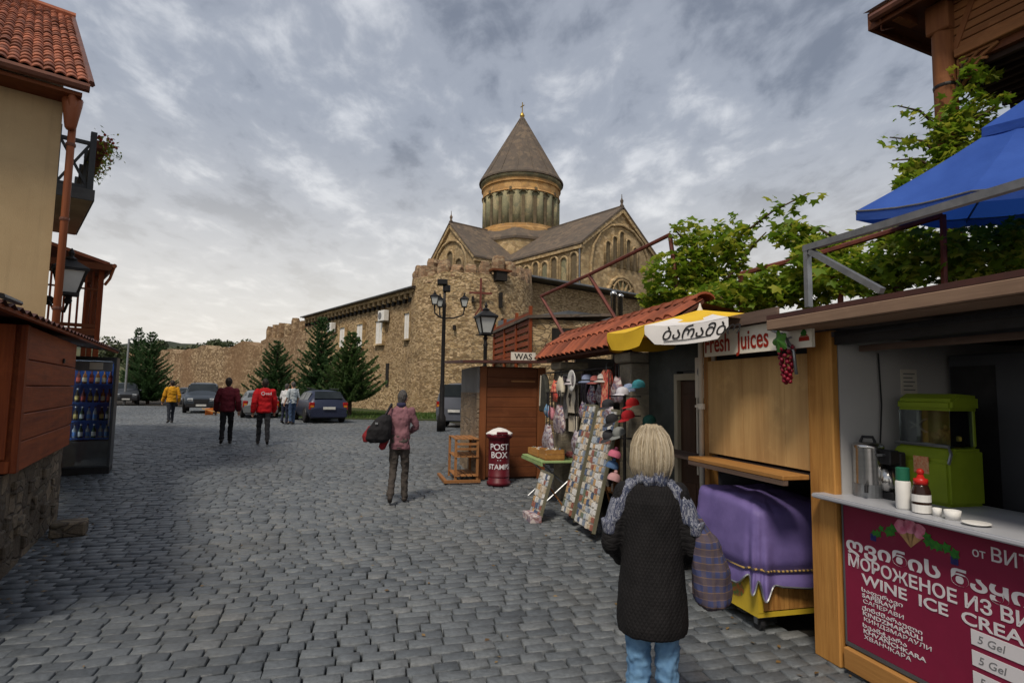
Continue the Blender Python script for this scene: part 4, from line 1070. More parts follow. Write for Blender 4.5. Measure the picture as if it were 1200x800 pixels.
# ---- things on the counter (top at z 1.105)
CZ = 1.105
y_, _ = rh(1019, 579, .16); urn = rthing('steel_urn', 'brushed steel drinks urn with lid on the kiosk counter', 'urn', .16, y_, CZ)
mb = MB(); mb.lathe([(.088, 0), (.09, .02), (.09, .31), (.094, .315), (.094, .33), (.08, .345), (.02, .355)], 28); mb.build('body', M['chrome'], urn, smooth=True)
mb = MB(); mb.lathe([(.091, .0), (.0935, .03), (.091, .085)], 28, cap=False); mb.build('base_band', M['steel'], urn)
mb = MB(); mb.tube([(-.03, .03, .35), (-.02, .02, .385), (.02, -.02, .385), (.03, -.03, .35)], .010, 8); mb.build('lid_knob', M['black'], urn)
for s_ in (-1, 1):
    mb = MB(); mb.tube([(-.02*s_, .092*s_, .275), (-.02*s_, .128*s_, .28), (.02*s_, .128*s_, .28), (.02*s_, .092*s_, .275)], .008, 6); mb.build('handle', M['steel'], urn)
mb = MB(); mb.tube([(-.07, -.05, .08), (-.11, -.085, .08), (-.115, -.09, .04)], .012, 8); mb.build('tap', M['black'], urn)
y_, _ = rh(1041, 577, .2); br = rthing('coffee_brewer', 'small black coffee brewer beside the steel urn', 'brewer', .22, y_, CZ)
mb = MB(); mb.span((-.05, -.06, 0), (.07, .06, .05)); mb.span((.02, -.06, .05), (.07, .06, .30)); mb.span((-.06, -.06, .22), (.02, .06, .31)); mb.build('body', M['black'], br, bevel=.008)
mb = MB(); mb.lathe([(.045, .055), (.05, .12), (.035, .19)], 16, (-.02, 0, 0)); mb.build('jug', M['chrome'], br, smooth=True)

y0_, _ = rh(1048, 560, .42); gm = rthing('green_juice_machine', 'lime green drinks machine with clear hood on the kiosk counter', 'machine', .44, y0_ - .27, CZ); gm.scale = (.76, .78, .95)
M['lime'] = mat('lime_plastic', (.20, .27, .018), (.155, .215, .014), 4, .38)
mb = MB(); mb.prism([(-.17, 0), (.20, 0), (.20, .36), (-.08, .36), (-.17, .28)], -.26, .26, 'Y'); mb.build('housing', M['lime'], gm, bevel=.02, seg=2)
mb = MB(); mb.tube([(-.085, .27, .372), (-.085, -.2, .372), (-.14, -.262, .33), (-.18, -.27, .27)], .012, 6); mb.build('trim', M['steel'], gm)
mb = MB(); mb.span((.14, -.22, .355), (.2, .22, .66)); mb.build('spine', M['lime'], gm, bevel=.02)
mb = MB(); mb.prism([(-.10, .60), (.21, .60), (.21, .70), (.0, .71), (-.09, .67)], -.24, .24, 'Y'); mb.build('hood_top', M['lime'], gm, bevel=.02, seg=2)
mb = MB(); mb.span((-.09, -.22, .37), (-.085, .22, .60)); mb.span((-.085, -.225, .37), (.14, -.22, .60)); mb.build('hood_glass', glassmat('acrylic_hood', (.75, .8, .8), .05, .2), gm)
mb = MB(); mb.lathe([(.012, .36), (.012, .60)], 8, (.0, .12, 0)); mb.bar((.0, .05, .45), (.0, .19, .52), .03, .006); mb.bar((.0, .05, .54), (.0, .19, .47), .03, .006); mb.build('stirrer', M['offwhite'], gm)
mb = MB()
for k in range(60): 
    a_, r_ = random.uniform(0, 6.28), random.uniform(0, 1)**.5; q = random.uniform(0, 1); mb.ball((.03 + .09*r_*math.cos(a_), -.10 + .11*r_*math.sin(a_), .38 + q*.16*(1 - r_*.7)), random.uniform(.014, .028), 6, 5)
mb.build('fruit_pulp', mat('yellow_pulp', (.45, .36, .06), (.36, .26, .04), 20, .6), gm)
mb = MB(); mb.span((-.174, -.10, .19), (-.1705, .03, .30)); mb.build('sticker', mat('orange_sticker', (.5, .14, .06), (.55, .35, .2), 60, .5), gm)
def cnt(px, py, x): return rh(px, py, x)[0]
y_ = cnt(1062, 583, .02); b1 = rthing('squeeze_bottle', 'white squeeze bottle with green cap on the kiosk counter', 'bottle', .0, y_, CZ)
mb = MB(); mb.lathe([(.036, 0), (.04, .01), (.04, .155), (.034, .165)], 18); mb.build('body', M['white'], b1, smooth=True)
mb = MB(); mb.lathe([(.036, .165), (.036, .235), (.03, .24)], 18); mb.build('cap', mat('green_cap', (.02, .15, .085), None, 5, .4), b1)
y_ = cnt(1083, 584, .02); b2 = rthing('sauce_bottle', 'dark sauce bottle with red pump cap and white label', 'bottle', .0, y_, CZ)
mb = MB(); mb.lathe([(.043, 0), (.047, .01), (.047, .12), (.038, .15), (.03, .165)], 18); mb.build('body', mat('dark_syrup', (.03, .012, .008), None, 5, .2), b2, smooth=True)
mb = MB(); mb.lathe([(.048, .005), (.048, .05)], 18, cap=False); mb.lathe([(.048, .065), (.048, .105)], 18, cap=False); mb.build('paper_label', M['white'], b2)
mb = MB(); mb.lathe([(.036, .16), (.036, .19), (.02, .195), (.014, .215)], 14); mb.ball((0, 0, .228), .02, 10, 8); mb.build('pump_cap', mat('red_cap', (.55, .02, .015), None, 5, .35), b2, smooth=True)
for (px, py, r_, h_, nm) in ((1101, 585, .022, .045, 'tiny white cup between the sauce bottle and the green machine'), (1119, 587, .04, .05, 'low white tub in front of the green machine')):
    y_ = cnt(px, py, .02); o = rthing('white_cup', nm, 'cup', .0, y_, CZ); mb = MB(); mb.lathe([(r_*.8, 0), (r_, h_), (r_*.92, h_), (r_*.75, .008)], 16); mb.build('cup_wall', M['white'], o, smooth=True)
for k in range(7):
    y_ = -.92 - .075*k; xx = .50 + .06*(k % 2)
    o = rthing('syrup_bottle', 'dark syrup bottle, %s of the row right of the green machine' % ('first', 'second', 'third', 'fourth', 'fifth', 'sixth', 'seventh')[k], 'bottle', xx, y_, CZ, group='syrup bottles')
    mb = MB(); mb.lathe([(.036, 0), (.038, .01), (.038, .19), (.015, .25), (.014, .32)], 14); mb.build('glass', (dm[0][0], dm[1][0], M['black'])[k % 3], o, smooth=True)
    mb = MB(); mb.lathe([(.039, .05), (.039, .14)], 14, cap=False); mb.build('paper_label', (M['kdark'], dm[0][0], M['kdark'])[k % 3], o)
    mb = MB(); mb.lathe([(.018, .31), (.018, .335)], 10); mb.build('cap', M['steel'], o)
o = rthing('saucer', 'white saucer on the counter by the dark syrup bottles', 'saucer', -.01, -.98, CZ); mb = MB(); mb.lathe([(.03, 0), (.065, .012), (.06, .016), (.02, .006)], 18); mb.build('dish', M['white'], o, smooth=True)

dkr = rthing('added_darkener', 'added tall cabinet at the back of the ice cream kiosk', 'darkener', 1.3, -.42, .075)  # added dark block; stands in for shade deep in the kiosk
mb = MB(); mb.span((-.38, -.28, 0), (.38, .30, 1.98)); mb.build('case', M['kdark'], dkr, bevel=.01)
mb = MB(); mb.span((-.385, -.02, .95), (-.381, .28, 1.9)); mb.build('door', M['black'], dkr)
ex = rthing('espresso_machine', 'dark espresso machine right of the green juice machine', 'machine', .46, -1.55, CZ)
mb = MB(); mb.span((-.16, -.28, 0), (.2, .28, .06)); mb.span((.02, -.28, .06), (.2, .28, .36)); mb.span((-.16, -.28, .30), (.02, .28, .42)); mb.build('body', M['black'], ex, bevel=.015)
for s_ in (-.12, .12): mb = MB(); mb.lathe([(.035, .22), (.035, .30)], 12, (-.08, s_, 0)); mb.bar((-.1, s_, .25), (-.24, s_, .24), .02, .02); mb.build('group_head', M['steel'], ex)
pc = rthing('price_card', 'small white price card pinned on the grey kiosk lining', 'card', .62, -.074, 1.86); mb = MB(); mb.span((-.07, -.004, -.09), (.07, .0, .09)); mb.build('paper', M['offwhite'], pc)
for k in range(5): mb = MB(); mb.span((-.05, -.006, .055 - .028*k), (.05 - .02*(k % 2), -.0045, .063 - .028*k)); mb.build('print_line', M['grey'], pc)
cb_ = rthing('power_cable', 'black power cable drooping down the kiosk lining', 'cable', .3, -.08, CZ); mb = MB(); mb.tube([(.05, -.01, .95), (.06, -.012, .6), (.03, -.015, .3), (.0, -.05, .08), (.02, -.12, .012)], .006, 6); mb.build('wire', M['black'], cb_)
# ---- fresh juice kiosk
jk = rthing('juice_kiosk', 'closed juice kiosk with pale wooden shutter and lettered header', 'kiosk')
mb = MB(); mb.span((.0, 1.43, 0), (.10, 1.50, 2.25)); mb.build('post', M['orangewood'], jk, bevel=.006)
for k in range(5):
    ya = .17 + k*.252; mb = MB(); mb.span((.0, ya, 1.225), (.03, ya + .2505, 2.06)); mb.build('shutter_plank', M['ply'], jk, bevel=.0015)
mb = MB(); mb.span((.03, .17, 1.16), (1.5, 1.43, 1.20)); mb.build('inner_counter', M['greywood'], jk)
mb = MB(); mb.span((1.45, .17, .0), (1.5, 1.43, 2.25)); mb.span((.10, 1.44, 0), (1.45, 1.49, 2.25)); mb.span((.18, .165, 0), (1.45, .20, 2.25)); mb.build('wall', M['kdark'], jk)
mb = MB(); mb.span((-.24, .16, 1.165), (-.02, 1.385, 1.20)); mb.build('counter', M['orangewood_y'], jk, bevel=.005)
mb = MB(); mb.span((-.24, .16, 1.13), (-.20, 1.385, 1.163)); mb.build('counter_edge', M['greywood'], jk)
mb = MB(); mb.add([(-.20, .20, 2.30), (-.20, 1.55, 2.30), (1.6, 1.55, 2.40), (1.6, .20, 2.40), (-.20, .20, 2.33), (-.20, 1.55, 2.33), (1.6, 1.55, 2.43), (1.6, .20, 2.43)], [(0,1,2,3),(4,5,6,7),(0,1,5,4),(1,2,6,5),(2,3,7,6),(3,0,4,7)]); mb.build('roof', M['tin'], jk)
mb = MB(); mb.span((-.225, .20, 2.30), (-.203, 1.30, 2.39)); mb.build('fascia_board', M['greywood'], jk)
js = rthing('juice_sign', 'cream header board painted Fresh Juices in red', 'sign')
mb = MB(); mb.span((-.165, -.06, 2.085), (-.14, 1.22, 2.295)); mb.build('board', mat('cream_sign_board', (.78, .73, .62), (.68, .63, .52), 4, .6), js)
M['signred'] = mat('sign_red', (.34, .028, .012), (.28, .02, .01), 5, .5)
text('Fresh  Juices', .215, M['signred'], 'lettering', js, smtx(1.215, 2.12, -.167), .014, .001, 'LEFT', .78)
flat(js, [(.06, 2.13), (-.04, 2.13), (-.035, 2.16), (.055, 2.16)], M['signred'], 'printed_glass', x=-.1675); flat(js, [(.03, 2.165), (-.01, 2.165), (-.015, 2.19), (.01, 2.22), (.04, 2.185)], M['vinegreen'], 'printed_leaf', x=-.1675)
flat(js, [(.05, 2.162), (-.03, 2.162), (.01, 2.195)], M['signred'], 'printed_fruit', x=-.167)
gr = rthing('grape_ornament', 'hanging bunch of red plastic grapes with a green leaf on the juice sign', 'ornament', -.22, .12, 2.16)
mb = MB()
for k in range(46):
    t_ = k/46; rr_ = .052*(1 - t_*.75) + .008; a_ = k*2.4; mb.ball((rr_*math.cos(a_)*.8, rr_*math.sin(a_), -.06 - .26*t_), .0155, 8, 6)
mb.build('berries', mat('plastic_grape', (.20, .008, .022), (.14, .006, .02), 9, .35), gr, smooth=True)
mb = MB(); pl = [(.065*math.cos(t_)*(1 + .25*math.cos(5*t_)), .07*math.sin(t_)*(1 + .25*math.cos(5*t_))) for t_ in np.linspace(0, 2*math.pi, 26)[:-1]]
mb.add([(-.05, a_, b_ - .03) for a_, b_ in pl] + [(-.075, 0, -.02)], [(i, (i+1) % 25, 25) for i in range(25)]); mb.build('leaf', mat('plastic_leaf', (.07, .20, .02), (.04, .13, .02), 15, .5), gr)
bk = rthing('iron_bracket', 'curved white iron bracket at the corner of the juice sign', 'bracket', -.19, .02, 2.06)
mb = MB(); mb.tube([(-.02, .02, -.16), (-.02, .04, 0), (-.03, .12, .12), (-.04, .24, .17)], .012, 6); mb.tube([(-.02, .03, .02), (-.02, .09, .04), (-.02, .1, .09), (-.02, .06, .1)], .008, 6); mb.build('scroll', M['steel'], bk, smooth=True)

# side board and door behind the parasol
M['doorwood'] = wood('dark_door_wood', (.060, .030, .016), (.035, .018, .011), 'Z', 8, .5)
ds = rthing('shop_front', 'dark shop front with brown double door in a beige frame', 'shop front')
mb = MB(); mb.span((.22, 2.36, 0), (.30, 3.0, 2.3)); mb.span((.22, 1.52, 2.0), (.30, 2.36, 2.3)); mb.build('wall', mat('dark_slate_front', (.045, .05, .045), (.03, .034, .03), 7, .6), ds)
mb = MB(); mb.span((.18, 2.29, 0), (.30, 2.358, 1.97)); mb.span((.18, 1.52, 0), (.30, 1.57, 1.97)); mb.span((.18, 1.57, 1.90), (.30, 2.29, 1.97)); mb.build('door_frame', mat('beige_frame', (.30, .265, .19), (.25, .22, .155), 4, .6), ds, bevel=.004)
for (ya, yb) in ((1.575, 1.925), (1.935, 2.285)):
    mb = MB(); mb.span((.22, ya, .02), (.26, yb, 1.895)); d_ = mb.build('door', M['doorwood'], ds, bevel=.004)
    for (za, zb) in ((.15, .85), (1.0, 1.75)):
        mb = MB(); mb.span((.212, ya + .06, za), (.222, yb - .06, zb)); mb.build('door_panel', M['doorwood'], d_, bevel=.004)
mb = MB(); mb.tube([(.20, 1.93, .95), (.20, 1.93, 1.72)], .011, 6); mb.build('pull_bar', M['offwhite'], ds)
mb = MB(); mb.span((-.14, 1.47, 1.145), (.16, 2.30, 1.17)); mb.build('ledge', M['greywood'], ds)
hs = rthing('hanging_board', 'small white hanging board with grey oval beside the parasol pole', 'sign', .05, 1.56, 1.92)
mb = MB(); mb.span((-.01, -.17, -.2), (.01, .15, .19)); mb.build('board', M['offwhite'], hs, bevel=.004)
flat(hs, [(-.01 + .12*math.cos(t_), .05 + .07*math.sin(t_)) for t_ in np.linspace(0, 2*math.pi, 22)[:-1]], M['grey'], 'printed_oval', x=-.012)
text('cafe', .06, M['offwhite'], 'lettering', hs, face_mtx((-.0135, .06, .035), (0, -1, 0), (0, 0, 1)), .01, .0006)

# ---- yellow and white parasol
ym = rthing('yellow_parasol', 'yellow parasol with a white lettered panel over the souvenir stall', 'parasol', -.075, 1.425, 0)
M['yellow'] = mat('yellow_canvas', (.66, .42, .022), (.56, .345, .016), 3, .75, bump=.1); M['whitecanvas'] = mat('white_canvas', (.66, .64, .62), (.58, .56, .55), 3, .75)
for m_ in ('yellow', 'whitecanvas'):
    pass
TILT = Matrix.Rotation(R(-5), 3, 'Y')
mb = MB(); mb.lathe([(.022, 0.02), (.022, 2.5), (.03, 2.5), (.03, 2.53), (.012, 2.57), (.006, 2.6)], 12); mb.build('pole', M['offwhite'], ym, smooth=True)
mb = MB(); mb.lathe([(.13, 0), (.13, .05), (.04, .09), (.035, .3)], 16); mb.build('foot', M['grey'], ym)
mb = MB(); mb.lathe([(.034, 1.62), (.034, 1.67)], 12); mb.bar((.0, 0, 1.645), (-.05, .02, 1.645), .02, .02); mb.build('clamp', M['offwhite'], ym)
r8, zt, zr = .86, 2.54, 2.385
def uv8(k, r, z):
    a_ = R(221) - TH + k*math.pi/4; return TILT @ Vector((r*math.cos(a_), r*math.sin(a_), 0)) + Vector((0, 0, z))
for k in range(8):
    mb = MB()
    def cp(i, j):
        t_ = j/6; e = i/4; A, B = uv8(k, r8*t_, 0), uv8(k + 1, r8*t_, 0); p = A.lerp(B, e); sag = -.028*math.sin(math.pi*t_) * (.4 + .6*math.sin(math.pi*e)) - .03*t_*math.sin(math.pi*e)
        return Vector((p.x, p.y, p.z + zt + (zr - zt)*t_ + sag))
    mb.grid(cp, 5, 7)
    wpan = (k == 0)
    if wpan: mi = []
    pa = mb.build('canopy_panel', M['yellow'] if not wpan else [M['yellow'], M['whitecanvas']], ym, smooth=True, recalc=False)
    if wpan:
        for pg in pa.data.polygons:
            c_ = pg.center; 
            rr_ = Vector((c_.x, c_.y)).length
            pg.material_index = 1 if rr_ > .47 else 0
    mid = uv8(k + .5, r8*.93, 2.3)
    if mid.x < -.05:
        mb = MB()
        def vp(i, j):
            e = i/8; A, B = uv8(k, r8, 0), uv8(k + 1, r8, 0); p = A.lerp(B, e); q = abs(2*e - 1); drop = .155 - .05*max(0, (q - .72)/.28)**2*1.6
            z = p.z + zr - .03*math.sin(math.pi*e) - drop*j/3; out = .012*math.sin(j*1.2 + e*5)
            return Vector((p.x*(1 + out*.3), p.y*(1 + out*.3), z))
        mb.grid(vp, 9, 4); va = mb.build('valance', M['whitecanvas'] if wpan else M['yellow'], ym, smooth=True, recalc=False)
        if wpan:
            A, B = uv8(k, r8*1.006, 0), uv8(k + 1, r8*1.006, 0); dd = (B - A).normalized(); pos = A.lerp(B, .20); pos.z += zr - .135
            tx = text('ბარამბო', .135, M['iron'], 'lettering', va, face_mtx(pos, dd, Vector((0, 0, 1))), .004, .001, 'LEFT', 1.0, .35)
            mb = MB(); q0 = A.lerp(B, .24) + Vector((0, 0, zr - .15)); q1 = A.lerp(B, .80) + Vector((0, 0, zr - .135)); mb.tube([q0, q0.lerp(q1, .5) - Vector((0, 0, .006)), q1], .003, 5); mb.build('underline', M['iron'], va)
    mb = MB(); A = uv8(k, r8*.99, zr - .015); mb.tube([Vector((0, 0, zt - .03)), A], .007, 5); mb.build('rib', M['offwhite'], ym)

# ---- covered cart
ct = rthing('covered_cart', 'yellow vending cart with slatted side under a purple cover', 'cart', .16, .89, 0)
cx, cy = .36, .38
M['cartyellow'] = mat('cart_yellow', (.52, .37, .03), (.42, .29, .025), 3, .5)
mb = MB(); mb.span((-cx, -cy, .115), (cx, cy, .15)); mb.span((-cx, -cy + .012, .15), (-cx + .02, cy, .60)); mb.span((cx - .02, -cy + .012, .15), (cx, cy, .60)); mb.span((-cx + .02, cy - .02, .15), (cx - .02, cy, .60)); mb.span((-cx + .02, -cy + .015, .58), (cx - .02, cy - .02, .60)); mb.build('body', M['cartyellow'], ct)
for k in range(14):
    xa = -cx + .05 + k*.0445; mb = MB(); mb.span((xa, -cy, .16), (xa + .040, -cy + .014, .58)); mb.build('slat', M['orangewood'], ct)
for xs_ in (-cx, cx - .045): mb = MB(); mb.span((xs_, -cy - .004, .15), (xs_ + .045, -cy + .012, .6)); mb.build('corner_strip', M['cartyellow'], ct)
flat(ct, [(-.1 + .12*math.cos(t_), .26 + .07*math.sin(t_)) for t_ in np.linspace(0, 2*math.pi, 14)[:-1]], mat('cart_print', (.5, .12, .03), (.1, .2, .05), 25, .5), 'printed_fruit', x=-cx - .002)
for sx in (-1, 1):
    for sy in (-1, 1):
        mb = MB(); mb.lathe([(.018, -.018), (.05, -.018), (.052, 0), (.05, .018), (.018, .018)], 16, (sx*(cx - .06), sy*(cy - .07), .052), 'X'); w_ = mb.build('wheel', M['black'], ct)
        mb = MB(); mb.span((sx*(cx - .06) - .03, sy*(cy - .07) - .03, .095), (sx*(cx - .06) + .03, sy*(cy - .07) + .03, .113)); mb.span((sx*(cx - .06) - .03, sy*(cy - .07) - .02, .05), (sx*(cx - .06) - .022, sy*(cy - .07) + .02, .1)); mb.build('caster_fork', M['steel'], w_)
cv_ = rthing('purple_cover', 'purple satin cover with silver scalloped hem draped over the cart', 'cover', .16, .89, 0)
t = NT('purple_satin'); v_ = t.mapping(); cc = t.ramp(t.noise(v_, 4, 4), [(.3, (.10, .074, .215)), (.7, (.145, .108, .285))]); t.bump(t.noise(t.mapping((1, 1, .5)), 6, 4), .35, .03); M['purple'] = t.done(cc, .6, 0, .3)
NA = 200
def cover_pt(i, j, nj=44):
    p = cover_raw(i, j, nj); e = mnoise.turbulence(p*4.5 + Vector((3, 1, 7)), 3, True); d_ = Vector((p.x, p.y, 0)); d_ = d_.normalized() if d_.length > .01 else Vector((0, 0, 1))
    return p + (d_*.55 + Vector((0, 0, .8)))*(e - .9)*.024
def cover_raw(i, j, nj=44):
    a_ = 2*math.pi*i/NA; t_ = j/(nj-1)
    q = lambda v, e: math.copysign(abs(v)**e, v)
    ex, ey = q(math.cos(a_), .22), q(math.sin(a_), .22)
    nf = max(abs(ex), abs(ey))
    bx, by = ex*(cx + .03), ey*(cy + .04)
    fold = math.sin(a_*9 + 1.1*math.sin(a_*3))*.7 + math.sin(a_*17 + 2)*.45 + mnoise.noise(Vector((math.cos(a_)*3, math.sin(a_)*3, 4)))*.5
    if t_ < .42:                    # top, slightly domed with a raised back
        s_ = t_/.42; r_ = s_**.9; hgt = .975 - .03*s_**6 + .03*mnoise.noise(Vector((ex*r_*2, ey*r_*2, 1))) - .06*max(0, -ey*r_)**1.5 + .004*fold*s_**3
        return Vector((bx*r_*.97, by*r_*.97, hgt))
    s_ = (t_ - .42)/.58
    top = .945 - .06*max(0, -ey)**1.5 + .004*fold
    scal = .07*math.sin(a_*5 + .4)**2
    hem = .28 - .008*fold + scal*1.5 + .03*math.sin(a_*2 + 1)
    z = top + (hem - top)*s_
    pinch = math.exp(-((z - .45)/.05)**2)
    off = .022*s_*fold*(1 + .4*s_) + .05*s_ - .035*pinch + .02*math.sin(s_*3.14)
    d_ = Vector((ex, ey, 0)).normalized()
    return Vector((bx, by, 0))*.985 + d_*off + Vector((0, 0, z))
mb = MB(); mb.grid(cover_pt, NA, 44, closed=True); mb.build('cloth', M['purple'], cv_, smooth=True)
mb = MB(); mb.tube([cover_pt(i, 43) + Vector((0, 0, -.004)) for i in range(NA + 1)], .0075, 5, cap=False); mb.build('hem_trim', M['steel'], cv_)
def ropept(a_):
    i = a_*NA/(2*math.pi); prev = cover_pt(i, 19)
    for j in range(20, 44):
        p = cover_pt(i, j)
        if p.z < .45: break
        prev = p
    p = prev.lerp(p, min(1, max(0, (prev.z - .45)/max(1e-4, prev.z - p.z)))); d_ = Vector((p.x, p.y, 0)).normalized(); return p + d_*.012 + Vector((0, 0, .02*math.sin(a_*2)))
mb = MB(); mb.tube([ropept(2*math.pi*k/90) for k in range(91)], .008, 6, cap=False); t = NT('twisted_rope'); wv = t.n.new('ShaderNodeTexWave'); wv.inputs['Scale'].default_value = 9; t.l.new(t.mapping(), wv.inputs[0]); M['rope'] = t.done(t.ramp(wv.outputs['Fac'], [(.45, (.42, .27, .08)), (.55, (.05, .04, .04))]), .8); mb.build('cord', M['rope'], cv_)

# ---- steel frame on the kiosk roof
sf = rthing('steel_awning_frame', 'bare galvanised awning frame standing on the kiosk roof edge', 'frame')
mb = MB(); mb.bar((-.27, -.16, 2.335), (-.27, -.16, 2.73), .035, .035); mb.bar((-.27, -.14, 2.73), (-.27, -2.8, 2.69), .04, .04); mb.bar((-.27, -.19, 2.70), (-.27, -.72, 2.35), .035, .035); mb.bar((-.27, -2.75, 2.335), (-.27, -2.75, 2.70), .035, .035)
mb.build('tube_frame', M['steel'], sf)

# ---- tile-roofed souvenir stall
gs = .03
st = rthing('souvenir_stall', 'open souvenir stall with stone pillars and red tiled pent roof', 'stall')
M['pillar'] = rubble('grey_pillar_stone', [(.30, .275, .215), (.24, .22, .175), (.36, .33, .26)], (.22, .20, .16), 3.0, 2.0, .03, bump=.35, stain=(.14, .125, .10), bdist=.02, big=1.2)
for (ya, yb) in ((3.08, 3.40), (5.60, 5.98)):
    mb = MB(); mb.span((.02, ya, 0), (.42, yb, 2.12)); pl_ = mb.build('pillar', M['pillar'], st, bevel=.012)
    mb = MB(); mb.span((-.03, ya - .05, 2.125), (.47, yb + .05, 2.25)); mb.build('capital', M['pillar'], pl_, bevel=.02)
mb = MB(); mb.span((1.5, 2.98, 0), (1.58, 6.3, 2.35)); mb.span((.45, 6.1, 0), (1.5, 6.18, 2.35)); mb.span((.45, 3.0, 0), (1.5, 3.06, 2.35)); mb.build('wall', M['darkstucco'], st)
mb = MB(); mb.span((.0, 2.2, 2.27), (.12, 6.35, 2.33)); mb.build('beam', M['brownwood'], st)
e0, e1, e2 = (-.16, 2.31), (.02, 2.53), (.34, 2.74)
mb = MB()
for (a_, b_) in ((e0, e1), (e1, e2)): mb.add([(a_[0], 2.0, a_[1] - .03), (b_[0], 2.0, b_[1] - .03), (b_[0], 6.4, b_[1] - .03), (a_[0], 6.4, a_[1] - .03), (a_[0], 2.0, a_[1]), (b_[0], 2.0, b_[1]), (b_[0], 6.4, b_[1]), (a_[0], 6.4, a_[1])], [(0,1,2,3),(4,5,6,7),(0,1,5,4),(1,2,6,5),(2,3,7,6),(3,0,4,7)])
mb.add([(e2[0], 2.0, e2[1] - .03), (1.7, 2.0, 2.5), (1.7, 6.4, 2.5), (e2[0], 6.4, e2[1] - .03)], [(0, 1, 2, 3)])
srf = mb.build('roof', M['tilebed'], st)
def tile_mesh(L, w=.2):
    t_ = MB()
    def f(i, j): u = i/6; return (-.5*L + L*j, -w/2 + w*u, .045*math.sin(math.pi*u)**.7 + (.02 if j == 0 else 0))
    t_.grid(f, 7, 2); t_.grid(lambda i, j: (f(i, 0)[0], f(i, 0)[1], f(i, 0)[2] - (.02 if j else 0)), 7, 2)
    me = t_.mesh('tile', smooth=True, recalc=False); me.materials.append(M['tile_red']); return me
for (a_, b_) in ((e0, e1), (e1, e2)):
    L_ = math.hypot(b_[0]-a_[0], b_[1]-a_[1]) + .03; an = math.atan2(b_[1]-a_[1], b_[0]-a_[0]); me = tile_mesh(L_)
    for k in range(22):
        o = link('tile', me, srf, ((a_[0]+b_[0])/2 - .01, 2.12 + k*.2 + random.uniform(-.006, .006), (a_[1]+b_[1])/2 + .004 + random.uniform(0, .006))); o.rotation_euler = (0, -an + random.uniform(-.02, .02), 0)
rid = MB()
for k in range(2): pass
def rf_(i, j): u = i/6; return (.11*math.cos(math.pi*u), -.13 + .28*j, .07*math.sin(math.pi*u) + (.022 if j == 0 else 0))
rid.grid(rf_, 7, 2); rid.grid(lambda i, j: (rf_(i, 0)[0], -.13, rf_(i, 0)[2] - (.022 if j else 0)), 7, 2); rme = rid.mesh('ridge_tile', smooth=True, recalc=False); rme.materials.append(M['tile_red'])
for k in range(17): link('ridge_tile', rme, srf, (e2[0] + .02, 2.13 + k*.26, e2[1] + .0))

# ---- souvenirs
def patterned(name, cols, scale, rough=.8):
    t_ = NT(name); v = t_.mapping(); n = t_.n.new('ShaderNodeTexVoronoi'); n.inputs['Scale'].default_value = scale; t_.l.new(v, n.inputs[0]); s_ = t_.n.new('ShaderNodeSeparateColor'); t_.l.new(n.outputs['Color'], s_.inputs[0])
    return t_.done(t_.ramp(s_.outputs[0], [(i/len(cols), c) for i, c in enumerate(cols)], 'CONSTANT'), rough)
M['pat_bag'] = patterned('woven_bag', [(.40, .34, .34), (.30, .22, .24), (.22, .12, .12), (.48, .42, .40), (.16, .13, .18)], 26)
M['pat_bag2'] = patterned('woven_bag_grey', [(.36, .33, .36), (.25, .22, .27), (.45, .40, .40), (.17, .10, .11)], 30)
M['pat_stripe'] = patterned('striped_bag', [(.42, .36, .40), (.14, .12, .22), (.5, .48, .5), (.25, .08, .1)], 40)
M['pat_red'] = patterned('red_print', [(.62, .10, .06), (.60, .16, .10), (.70, .30, .18), (.45, .05, .05)], 28)
M['cream'] = mat('cream_cotton', (.55, .50, .40), (.48, .43, .34), 6, .85)
t = NT('magnet_print'); pal = [(.52, .51, .48), (.20, .24, .30), (.46, .38, .27), (.07, .10, .17), (.55, .50, .42), (.26, .10, .07), (.14, .17, .12), (.36, .40, .44), (.48, .30, .14), (.60, .59, .57)]
mi_ = t.ramp(t.rnd(0, 1, True), [(k_/len(pal), c_) for k_, c_ in enumerate(pal)], 'CONSTANT'); M['magnet'] = t.done(t.mix(.35, mi_, t.ramp(t.noise(t.mapping(), 60, 3), [(.35, (.1, .1, .1)), (.65, (.8, .8, .8))]), 'OVERLAY'), .45, 0, .35)
def slouch_bag(name, label, cat, x, y, z, w, h, m_, group=None, strap=.22):
    o = rthing(name, label, cat, x, y, z, group=group); b = MB(); n = 20
    def P(i, j):
        a_ = 2*math.pi*i/n; t_ = j/8; ww = w*(.35 + .65*math.sin(min(1, t_*1.15)*1.45)**.8) * (1 if t_ < .9 else 1 - (t_ - .9)*3); dd = .11*math.sin(math.pi*min(1, .12 + t_*.8))
        return Vector((dd*math.cos(a_)*.5 + .01*math.sin(3*a_ + t_*6), ww/2*math.sin(a_), -h*t_ + .012*math.sin(a_*4)))
    b.grid(P, n, 9, closed=True); b.add([P(i, 8) for i in range(n)], [tuple(range(n))]); b.build('pouch', m_, o, smooth=True)
    s_ = MB(); s_.tube([(0, -w*.16, -.02), (0, -.03, strap), (0, .03, strap), (0, w*.16, -.02)], .008, 5); s_.build('strap', M['black'], o)
    return o
rl = rthing('display_rail', 'dark rail with hooks across the souvenir stall opening', 'rail')
mb = MB(); mb.tube([(-.02, 3.5, 2.08), (-.02, 6.3, 2.08)], .012, 6); mb.tube([(-.12, 5.1, 1.75), (-.12, 6.35, 1.75)], .01, 6); mb.bar((-.12, 6.3, 1.75), (.03, 6.04, 1.8), .015, .015); mb.bar((-.12, 5.5, 1.75), (.02, 5.56, 1.8), .015, .015); mb.build('bar', M['iron'], rl)
